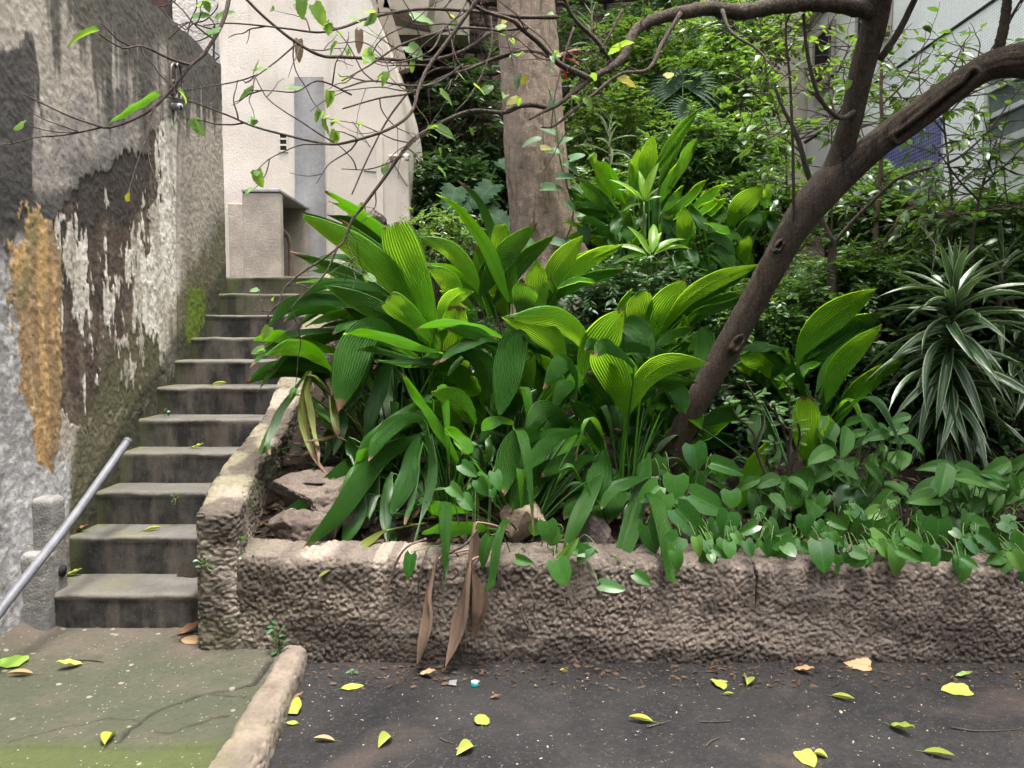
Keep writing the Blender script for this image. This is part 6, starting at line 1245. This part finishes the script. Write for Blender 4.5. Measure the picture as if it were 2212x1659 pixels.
# ---- syngonium
G_SYN = leaf_mat('syngonium_leaf', (.020, .075, .012), (.048, .125, .022), (.18, .36, .06), .28, .45, .18, vein=(.12, .21, .06))
for label, bx, Y, bx_, n, seed in [('arrow-leaved syngonium with pale veins beside the curled bright blade', 1830, 4.15, (1740, 900, 1960, 1080), 46, 1), ('arrow-leaved syngonium at the corner under the dracaena', 2100, 3.95, (2010, 990, 2230, 1110), 44, 2), ('small arrow-leaved syngonium under the euphorbia', 1680, 4.0, (1620, 1020, 1730, 1120), 14, 3)]:
    rg_ = np.random.default_rng(seed); p = at(bx, 1100, Y); o = thing('syngonium', label, 'plant', (p[0], Y, float(soil_z(p[0], Y))), 'syngonium plants among the pothos'); base = np.array(o.location); prt = []
    for k in range(n):
        Yl = Y + rg_.uniform(-.2, .22); P = at(rg_.uniform(bx_[0], bx_[2]), rg_.uniform(bx_[1], bx_[3]), Yl); P[2] = max(P[2], float(soil_z(P[0], Yl)) + .03); d = np.array([rg_.normal(0, .8), -.45 + rg_.normal(0, .35), -.35 + rg_.normal(0, .3)])
        put(ar[k % 2], G_SYN, 'leaf', o, P, d, (rg_.normal(0, .35), -.75, .6), rg_.uniform(.09, .16)); e = base + (P - base) * np.array((.35, .35, 0)); prt.append(tube([e, (e + P) / 2 + (0, .02, .04), P], [.003, .0025, .002], 5, 7, cap=False))
    V, F = join(prt); part('stem', V, F, M_STEM, o)
# ---- thorny euphorbia
G_EUP = leaf_mat('euphorbia_leaf', (.085, .19, .055), (.14, .25, .08), (.22, .36, .12), .28, .4, .4); eu = leaf_proto('euphorbia_leaf', .42, 6, 3, 0, 0, .15, .1, .6, .6)
p = T('t6', 690, 1330, 4.05); o = thing('thorny_euphorbia', 'thorny euphorbia with small pale leaves between the palm grass', 'plant', (p[0], 4.05, float(soil_z(p[0], 4.05)))); prt = []; base = np.array(o.location)
for st in [[(690, 1330), (650, 1110), (560, 970), (480, 880)], [(690, 1330), (700, 1150), (620, 1060), (590, 960)], [(700, 1300), (690, 1000), (690, 860), (650, 800)], [(480, 1260), (460, 1150), (370, 1060), (290, 930)], [(480, 1260), (520, 1080), (490, 960), (400, 800)], [(720, 1330), (760, 1170), (740, 1060)], [(560, 1350), (600, 1270), (590, 1200)]]:
    Ys = 4.05 + rg.uniform(-.08, .08); Pk = np.array([T('t6', x, y, Ys - .02 * k) for k, (x, y) in enumerate(st)]); Pk = np.vstack([base * .5 + Pk[0] * .5, Pk]); prt.append(tube(Pk, np.linspace(.008, .005, len(Pk)), 7, 30)); Cc = crom(Pk, 40)
    for j in range(40):
        for m in range(2): dd = unit(rg.normal(0, 1, 3)); prt.append((np.array([Cc[j] + dd * .005 + unit(np.cross(dd, (0, 0, 1))) * .0015, Cc[j] + dd * .005 - unit(np.cross(dd, (0, 0, 1))) * .0015, Cc[j] + dd * .022]), [[0, 1, 2]]))
    for j in range(17):
        u = 1 - .33 * rg.random() ** 1.3; c = Cc[int(u * 39)]; put(eu, G_EUP, 'leaf', o, c, (rg.normal(0, 1), rg.normal(-.2, .7), rg.uniform(-.2, .8)), (rg.normal(0, .3), -.3, 1), rg.uniform(0.045, .075))
V, F = join(prt); part('thorny_stem', V, F, M_TWIG, o)
# ---- ground cover that no one could count: seedlings and leaf litter on the soil
nL = 5200; rx_ = rg.uniform(-1.45, 3.5, nL); ry_ = 3.62 + 3.6 * rg.random(nL) ** 1.3; P = np.stack([rx_, ry_, soil_z(rx_, ry_) + rg.uniform(.004, .03, nL)], 1)
V, F, A = scatter(P, np.stack([rg.normal(0, 1, nL), rg.normal(0, 1, nL), rg.normal(0, .25, nL)], 1), np.stack([rg.normal(0, .4, nL), rg.normal(0, .4, nL), np.ones(nL)], 1), rg.uniform(.03, .09, nL), .35, 3)
G_LIT = leaf_mat('leaf_litter', (.04, .026, .016), (.11, .072, .046), (.10, .06, .03), .1, .85, .1)
tag(obj('leaf_litter', mesh('leaf_litter', V, F, False, A), G_LIT), 'dry brown leaf litter and husks covering the bed soil', 'leaf litter', kind='stuff')
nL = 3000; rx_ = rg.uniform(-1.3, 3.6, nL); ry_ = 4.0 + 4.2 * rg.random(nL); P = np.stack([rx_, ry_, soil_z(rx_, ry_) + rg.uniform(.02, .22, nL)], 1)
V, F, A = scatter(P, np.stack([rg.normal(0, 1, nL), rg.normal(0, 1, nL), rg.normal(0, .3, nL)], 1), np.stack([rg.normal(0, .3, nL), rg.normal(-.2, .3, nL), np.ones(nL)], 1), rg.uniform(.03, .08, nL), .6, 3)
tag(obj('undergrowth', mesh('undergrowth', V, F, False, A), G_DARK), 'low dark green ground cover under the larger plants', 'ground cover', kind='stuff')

# ================================================================== ROCKS, WEEDS, LITTER
M_ROCK = rough_mat('pale_rock', (.22, .165, .115), (.15, .11, .08), (.29, .23, .17), 7, .8, 50, .85, .25, .012)
M_ROCK2 = rough_mat('dark_rock', (.10, .075, .068), (.065, .052, .048), (.15, .11, .10), 6, .8, 45, .85, .25, .012); M_ROCK3 = rough_mat('pink_mortar_rock', (.115, .088, .072), (.072, .055, .046), (.17, .14, .115), 8, .9, 60, .9, .2, .01)
def unit_rows(a): return a / (np.linalg.norm(a, axis=1)[:, None] + 1e-9)
def rock(name, label, c, r, mat, seed, lum=.008):
    import bmesh
    bm = bmesh.new(); bmesh.ops.create_icosphere(bm, subdivisions=5, radius=1.0); V = np.array([v.co[:] for v in bm.verts]); F = [[v.index for v in f.verts] for f in bm.faces]; bm.free()
    rg_ = np.random.default_rng(seed)
    for k in range(13): d = unit(rg_.normal(0, 1, 3)); h = rg_.uniform(.42, .75); e = V @ d - h; V = V - np.outer(np.clip(e, 0, 9) * .97, d)
    V = V * (1 + .22 * (fbm(V[:, 0] * 1.6 + seed, V[:, 1] * 1.6, V[:, 2] * 1.6, 4, seed) - .5))[:, None]; V = V * np.array(r) + np.asarray(c); nn = unit_rows(V - np.asarray(c)); V = V + nn * lumps(V, lum, .035, seed)[:, None]
    o = thing(name, label, 'rock', (c[0], c[1], c[2] - r[2] * .8), None); part('stone', V, F, mat, o); return o
rock('rock', 'pale tan rock half buried under the drooping palm grass', T('D', 1120, 1125, 3.86), (.17, .13, .17), M_ROCK, 4, .005); rock('rock', 'flat dark slab rock beside the parapet', T('zC', 740, 440, 4.15), (.26, .2, .09), M_ROCK2, 6)
rock('rock', 'pinkish rough rock under the dark slab', T('zC', 640, 760, 4.0), (.30, .2, .22), M_ROCK3, 9, .022); rock('rock', 'low pinkish stone at the inner corner of the walls', T('zC', 480, 1060, 3.84), (.24, .15, .14), M_ROCK3, 12, .022); rock('rock', 'dark grey rock behind the hanging palm grass leaves', T('t8', 1640, 130, 3.8), (.14, .1, .12), M_ROCK2, 15)
# weeds on the walls
G_WEED = leaf_mat('weed_leaf', (.035, .10, .05), (.06, .14, .06), (.14, .3, .06), .25, .35, .45, vein=(.09, .17, .09))
def weed(label, c, tips, L, Yf, mat=None, up=(0, -.4, 1)):
    o = thing('weed', label, 'weed', c, 'weeds growing from the walls'); c = np.array(c); prt = []
    for k, (dx, dz) in enumerate(tips):
        p = c + np.array((dx, -.02 - .012 * (k % 3), dz)); prt.append(tube([c, (c + p) / 2 + (0, -.02, 0), p], [.003, .0025, .002], 5, 6)); put(ov[k % 3], mat or G_WEED, 'leaf', o, p, (dx * 6 + rg.normal(0, .4), -.6, rg.uniform(-.2, .6)), (rg.normal(0, .2), -.7, .7), L * rg.uniform(.8, 1.2), wid=1.1)
    V, F = join(prt); part('stem', V, F, M_STEM, o)
weed('small dark weed growing low on the wall face above the kerb', T('t7', 1815, 880, YF - .02), [(-.02, .10), (.02, .11), (0, .14), (-.03, .07), (.035, .075), (0, .06), (.01, .02), (.0, -.03), (-.015, .12), (.03, .045), (-.01, .0)], .042, YF)
weed('tiny weed in the crack where parapet and stairs meet', T('t7', 1335, 330, YF - .03), [(-.03, .02), (.02, .03), (0, .035), (-.015, -.01), (.04, .0), (.05, -.03)], .028, YF)
weed('bright two-leaved sprout on top of the wall corner', T('t7', 1600, 270, YF + .08), [(-.01, .07), (.02, .0), (.045, .005), (.0, -.005)], .05, YF, G_POT)
weed('thin weed sprouting on the third stair tread', np.array((-1.98, SY[2] + .0, SZ[2] - .03)), [(-.03, .02), (.02, .03), (0, .03), (.03, .0), (-.02, -.02), (.01, -.03)], .02, 0); weed('small weed against the wall on the fifth stair', np.array((-2.36, SY[5] - .05, SZ[4])), [(-.02, .03), (.02, .03), (0, .05)], .03, 0)
weed('tuft of weed at the wall foot by the kerb end', T('t8', 95, 1060, 3.40), [(-.02, .03), (.02, .03), (0, .05), (.01, .02)], .025, 0)
# hanging roots and dry strings over the wall
for i, (lb, pts, r_) in enumerate([('thin dry root hanging down the wall left of the dry leaves', [(560, 230), (510, 380), (500, 500), (505, 590)], .004), ('pale root looping over the wall top', [(540, 195), (420, 230), (350, 340), (310, 460), (290, 540)], .006), ('hairline dry root near the hanging pothos', [(1180, 420), (1240, 560), (1245, 640)], .003), ('short dry root under the single round leaf', [(1948, 470), (1945, 580), (1900, 680), (1880, 730)], .0035), ('crooked root across the wall top by the rock', [(870, 140), (800, 210), (690, 270)], .006),
                         ('dark shrivelled root strand in the middle of the wall', [(1160, 590), (1175, 680), (1210, 760), (1190, 820)], .005), ('dry root strand right of the dry leaves', [(1000, 300), (1015, 420), (1005, 560)], .004)]):
    Pk = np.array([T('t8', x, y, YF - .035) for x, y in pts]); Pk[0][1] += .06; o = thing('dry_root', lb, 'root', Pk[0], 'dry roots hanging on the wall'); V, F = tube(Pk, [r_] * len(Pk), 5, 24, .3, i); part('root_strand', V, F, M_TWIG if i != 1 else M_BARK3, o)
# fallen leaves
F_LIME = leaf_mat('fallen_lime_leaf', (.21, .245, .035), (.30, .315, .06), (.4, .45, .05), .15, .45, .35, vein=(.42, .46, .14)); F_OLI = leaf_mat('fallen_olive_leaf', (.17, .21, .035), (.26, .30, .05), (.2, .25, .04), .15, .5, .3, vein=(.28, .30, .10)); F_TAN = leaf_mat('fallen_tan_leaf', (.30, .19, .09), (.42, .29, .16), (.25, .15, .05), .1, .6, .25, vein=(.24, .14, .07)); F_BRN = leaf_mat('fallen_brown_leaf', (.13, .065, .03), (.22, .11, .05), (.12, .06, .02), .1, .6, .25)
F_GRN = leaf_mat('fallen_green_leaf', (.13, .24, .03), (.18, .30, .04), (.2, .35, .03), .15, .4, .4, vein=(.24, .33, .1))
fl = {'flat': leaf_proto('fallen_flat', .5, 12, 7, 0, 0, .10, .06, .42, .8, .01), 'fold': leaf_proto('fallen_folded', .55, 12, 7, 0, 0, 1.3, .1, .45, .8), 'curl': leaf_proto('fallen_curled', .42, 14, 7, 0, 0, .8, -.35, .45, .9, .03), 'sliver': leaf_proto('fallen_sliver', .26, 12, 7, 0, 0, 1.4, -.12, .45, .9), 'round': leaf_proto('fallen_round', .7, 12, 7, .04, 0, .1, .08, .4, .7, .02)}
def fallen(label, tile, x, y, z, ang, L, kind, mat, tilt=.1, stem=True):
    L = L * .84
    """ang: direction of the tip in the picture, degrees anticlockwise from right"""
    p = atz(*D(tile, x, y), z); a = R(ang); d = np.array([math.cos(a), math.sin(a) * 1.0, 0.0]); o = thing('fallen_leaf', label, 'leaf', (p[0], p[1], z), 'fallen leaves on the paving')
    me = fl[kind]; b = np.array([p[0], p[1], z + .006 + (.02 if kind in ('fold', 'sliver') else .004)]) - d * L / 2
    nr = np.array([rg.normal(0, .12), -tilt, 1.0]); q = put(me, mat, 'blade', o, b, d + (0, 0, .04), nr, L)
    vs = np.array([v.co[:] for v in me.vertices]); mb = np.array(q.matrix_basis); low = (vs @ mb[:3, :3].T)[:, 2].min() + mb[2, 3]; q.matrix_basis.translation.z += .003 - low; b[2] = z + .004
    if stem: V, F = tube([b + d * .01, b - d * L * .12 + (0, 0, -.001), b - d * L * .3 + (0, 0, -.004)], [.0016, .0014, .0012], 5, 6); part('leaf_stalk', V, F, M_STEM, o)
zA_ = -.078
for a in [
 ('half-seen green leaf lying on the landing at the picture edge', 't7', 55, 985, .0, 175, .17, 'round', F_GRN, .1), ('yellow banana-curled leaf on the mossy landing', 't7', 450, 1010, .0, 215, .125, 'curl', F_LIME), ('tan curled leaf lying left on the mossy landing', 't7', 130, 1062, .0, 195, .125, 'sliver', F_TAN), ('lime folded leaf standing on the landing crack', 't7', 712, 1480, .0, 95, .10, 'fold', F_LIME, .5),
 ('large tan leaf with dark edge at the foot of the parapet corner', 't7', 1255, 842, .0, 355, .155, 'flat', F_TAN, .3), ('dark curled leaf behind the large tan leaf', 't7', 1225, 782, .0, 40, .14, 'curl', F_BRN, .3), ('orange-brown leaf leaning in the parapet corner', 't7', 1335, 745, .02, 60, .09, 'fold', F_BRN, .6),
 ('lime leaf on the second stair tread', 't7', 990, 122, SZ[1], 20, .115, 'sliver', F_LIME), ('yellowed dry leaf on the lowest tread beside the post', 't7', 480, 412, SZ[0], 10, .11, 'curl', F_OLI), ('brown leaf on the second tread beside the rail', 't7', 515, 132, SZ[1], 20, .12, 'curl', F_BRN), ('yellow boat-shaped leaf on the sixth tread', 't4', 1420, 838, SZ[5], 10, .13, 'sliver', F_LIME), ('brown curled leaf on the fifth tread', 't4', 1320, 1022, SZ[4], 8, .13, 'sliver', F_BRN), ('yellow leaf in the middle of the fourth tread', 't4', 1280, 1247, SZ[3], 5, .10, 'curl', F_LIME), ('green leaf lying high on the eighth tread', 't4', 1370, 506, SZ[7] + .01, 5, .13, 'flat', F_OLI, .4), ('small orange leaf high on the eighth tread', 't4', 1490, 516, SZ[7] + .01, 5, .05, 'curl', F_TAN),
 ('lime leaf on the asphalt hugging the kerb', 't7', 1900, 1285, zA_, 300, .13, 'round', F_LIME, .3), ('dull small leaf beneath the lime leaf by the kerb', 't7', 1892, 1372, zA_, 170, .065, 'flat', F_OLI), ('tan curled pod-like leaf on the asphalt by the kerb', 't7', 2100, 1487, zA_, 180, .10, 'sliver', F_TAN), ('orange-brown scrap of leaf at the kerb end', 't7', 1930, 1212, zA_, 30, .07, 'curl', F_BRN),
 ('yellow-lime flat leaf with dark tip near the kerb', 't8', 72, 1140, zA_, 15, .12, 'flat', F_LIME), ('orange-brown curled leaf at the wall foot under the dry leaves', 't8', 560, 1062, zA_, 345, .10, 'curl', F_TAN, .3), ('dark olive leaf with long stalk in the middle of the asphalt', 't8', 910, 1350, zA_, 92, .105, 'round', F_OLI), ('olive folded leaf on the asphalt nearer the kerb', 't8', 280, 1500, zA_, 245, .10, 'fold', F_OLI, .3), ('lime folded leaf with upright stalk low on the asphalt', 't8', 800, 1555, zA_, 225, .10, 'fold', F_LIME, .3), ('small lime scrap of leaf at the wall foot', 't8', 1440, 1030, zA_, 330, .04, 'round', F_LIME), ('lime sliver of leaf beside the broken twig', 't8', 1940, 1357, zA_, 170, .12, 'sliver', F_LIME), ('small reddish-brown leaf scrap in mid asphalt', 't8', 997, 1210, zA_, 0, .055, 'curl', F_BRN), ('small beige leaf scrap left of the lime folded leaf', 't8', 760, 1537, zA_, 20, .03, 'flat', F_TAN),
 ('lime heart-shaped leaf with stalk close to the wall', 't9', 245, 1125, zA_, 275, .105, 'round', F_LIME, .4), ('yellow sliver below the lime heart-shaped leaf', 't9', 300, 1186, zA_, 345, .055, 'sliver', F_LIME), ('olive-lime folded leaf right of the lime heart-shaped leaf', 't9', 420, 1105, zA_, 70, .105, 'fold', F_OLI, .5), ('thin lime crescent leaf alone on the asphalt', 't9', 1040, 1215, zA_, 325, .115, 'sliver', F_LIME), ('largest flat lime leaf on the asphalt', 't9', 1768, 1165, zA_, 175, .145, 'round', F_LIME, .2), ('dark green curled leaf behind the largest lime leaf', 't9', 1822, 1072, zA_, 350, .085, 'curl', F_GRN),
 ('twisted green leaf on the right of the asphalt', 't9', 1425, 1425, zA_, 300, .13, 'curl', F_OLI, .3), ('olive crescent leaf low at the right of the asphalt', 't9', 1662, 1582, zA_, 330, .125, 'sliver', F_OLI), ('lime leaf with stalk cut by the bottom of the picture', 't9', 808, 1610, zA_, 275, .12, 'round', F_LIME, .4), ('small curled lime leaf next to the bottom-edge leaf', 't9', 895, 1585, zA_, 330, .06, 'fold', F_LIME), ('beige insect-eaten leaf at the wall foot', 't9', 1130, 1005, zA_, 160, .14, 'round', F_TAN, .4), ('brown crumpled leaf at the wall foot left of the beige one', 't9', 790, 1045, zA_, 320, .12, 'curl', F_TAN, .3)]: fallen(*a)
# twigs, cap, paper, loose grit
for lb, tile, pts in [('broken twig with dry leaf on the asphalt', 't9', [(120, 1358), (220, 1358), (310, 1352)]), ('long thin twig at the right of the asphalt', 't9', [(1740, 1395), (1900, 1418), (2050, 1415), (2175, 1408)]), ('short twig beside the lime sliver', 't8', [(1980, 1392), (2050, 1375), (2130, 1352)]), ('thin twig low in the middle of the asphalt', 't8', [(410, 1658), (445, 1630), (480, 1605)]), ('bent twig on the mossy landing', 't7', [(500, 958), (600, 960), (670, 972)]), ('small bent twig below the dark olive leaf', 't8', [(635, 1463), (680, 1485), (725, 1497)]), ('little twig near the bottom edge beside the curled lime leaf', 't9', [(150, 1518), (190, 1480), (245, 1462)])]:
    z_ = .004 if tile == 't7' else zA_ + .003; Pk = [atz(*D(tile, x, y), z_) for x, y in pts]; o = thing('twig', lb, 'twig', Pk[0], 'twigs on the paving'); V, F = tube(Pk, [.0035, .003, .002, .0015][:len(Pk)], 6, 14, .3, 3); part('twig_wood', V, F, M_TWIG, o)
M_CAP = rough_mat('teal_plastic', (.01, .42, .42), (.02, .48, .48), None, 20, .05, 60, .35, .5); M_CAPW = rough_mat('white_plastic', (.6, .62, .6), (.5, .52, .5), None, 20, .1, 60, .5)
p = atz(*D('t8', 861, 1125), zA_); cp_ = thing('bottle_cap', 'teal and white plastic bottle cap on the asphalt', 'bottle cap', (p[0], p[1], zA_))
V, F = tube([p + (0, 0, .0), p + (0, 0, .003), p + (.001, 0, .015)], [.0165, .0165, .016], 28, 6); part('cap_skirt', V, F, M_CAP, cp_); V, F = tube([p + (.001, 0, .0151), p + (.002, 0, .020), p + (.002, 0, .0215)], [.0158, .0150, .013], 28, 6); part('cap_disc', V, F, M_CAPW, cp_)
p = atz(*D('t8', 722, 1115), zA_); pp = thing('paper_scrap', 'small grey scrap of paper beside the bottle cap', 'paper', p); V, F = box(p[0] - .018, p[0] + .016, p[1] - .02, p[1] + .02, zA_ + .004, zA_ + .007); V = V + .003 * rg.normal(0, 1, V.shape); part('scrap', V, F, M_GREY, pp, False)
nL = 900; gx = rg.uniform(-1.2, 3.2, nL); gy = rg.uniform(1.9, 3.42, nL); gz = np.full(nL, zA_ - .001); lnd = rg.random(nL) < .0
P = np.stack([gx, gy, gz], 1); V, F, A = scatter(P, np.stack([rg.normal(0, 1, nL), rg.normal(0, 1, nL), rg.normal(0, .1, nL)], 1), np.stack([rg.normal(0, .3, nL), rg.normal(0, .3, nL), np.ones(nL)], 1), rg.uniform(.005, .016, nL) * np.where(rg.random(nL) < .06, 2, 1), .45, 6)
G_GRIT = leaf_mat('grit', (.10, .075, .055), (.40, .33, .24), (.1, .08, .05), .05, .8, .2); tag(obj('loose_debris', mesh('loose_debris', V, F, False, A), G_GRIT), 'tiny husks and grit strewn over the asphalt', 'debris', kind='stuff')
nL = 800; gx = rg.uniform(-1.3, 3.3, nL); gy = 3.43 - .22 * rg.random(nL) ** 3; P = np.stack([gx, gy, np.full(nL, zA_ + .006)], 1); V, F, A = scatter(P, np.stack([rg.normal(0, 1, nL), rg.normal(0, .5, nL), rg.normal(0, .2, nL)], 1), np.stack([rg.normal(0, .5, nL), rg.normal(-.3, .4, nL), np.ones(nL)], 1), rg.uniform(.01, .04, nL), .4, 6)
tag(obj('wall_foot_debris', mesh('wall_foot_debris', V, F, False, A), G_LIT), 'dark dry litter gathered along the wall foot', 'debris', kind='stuff')
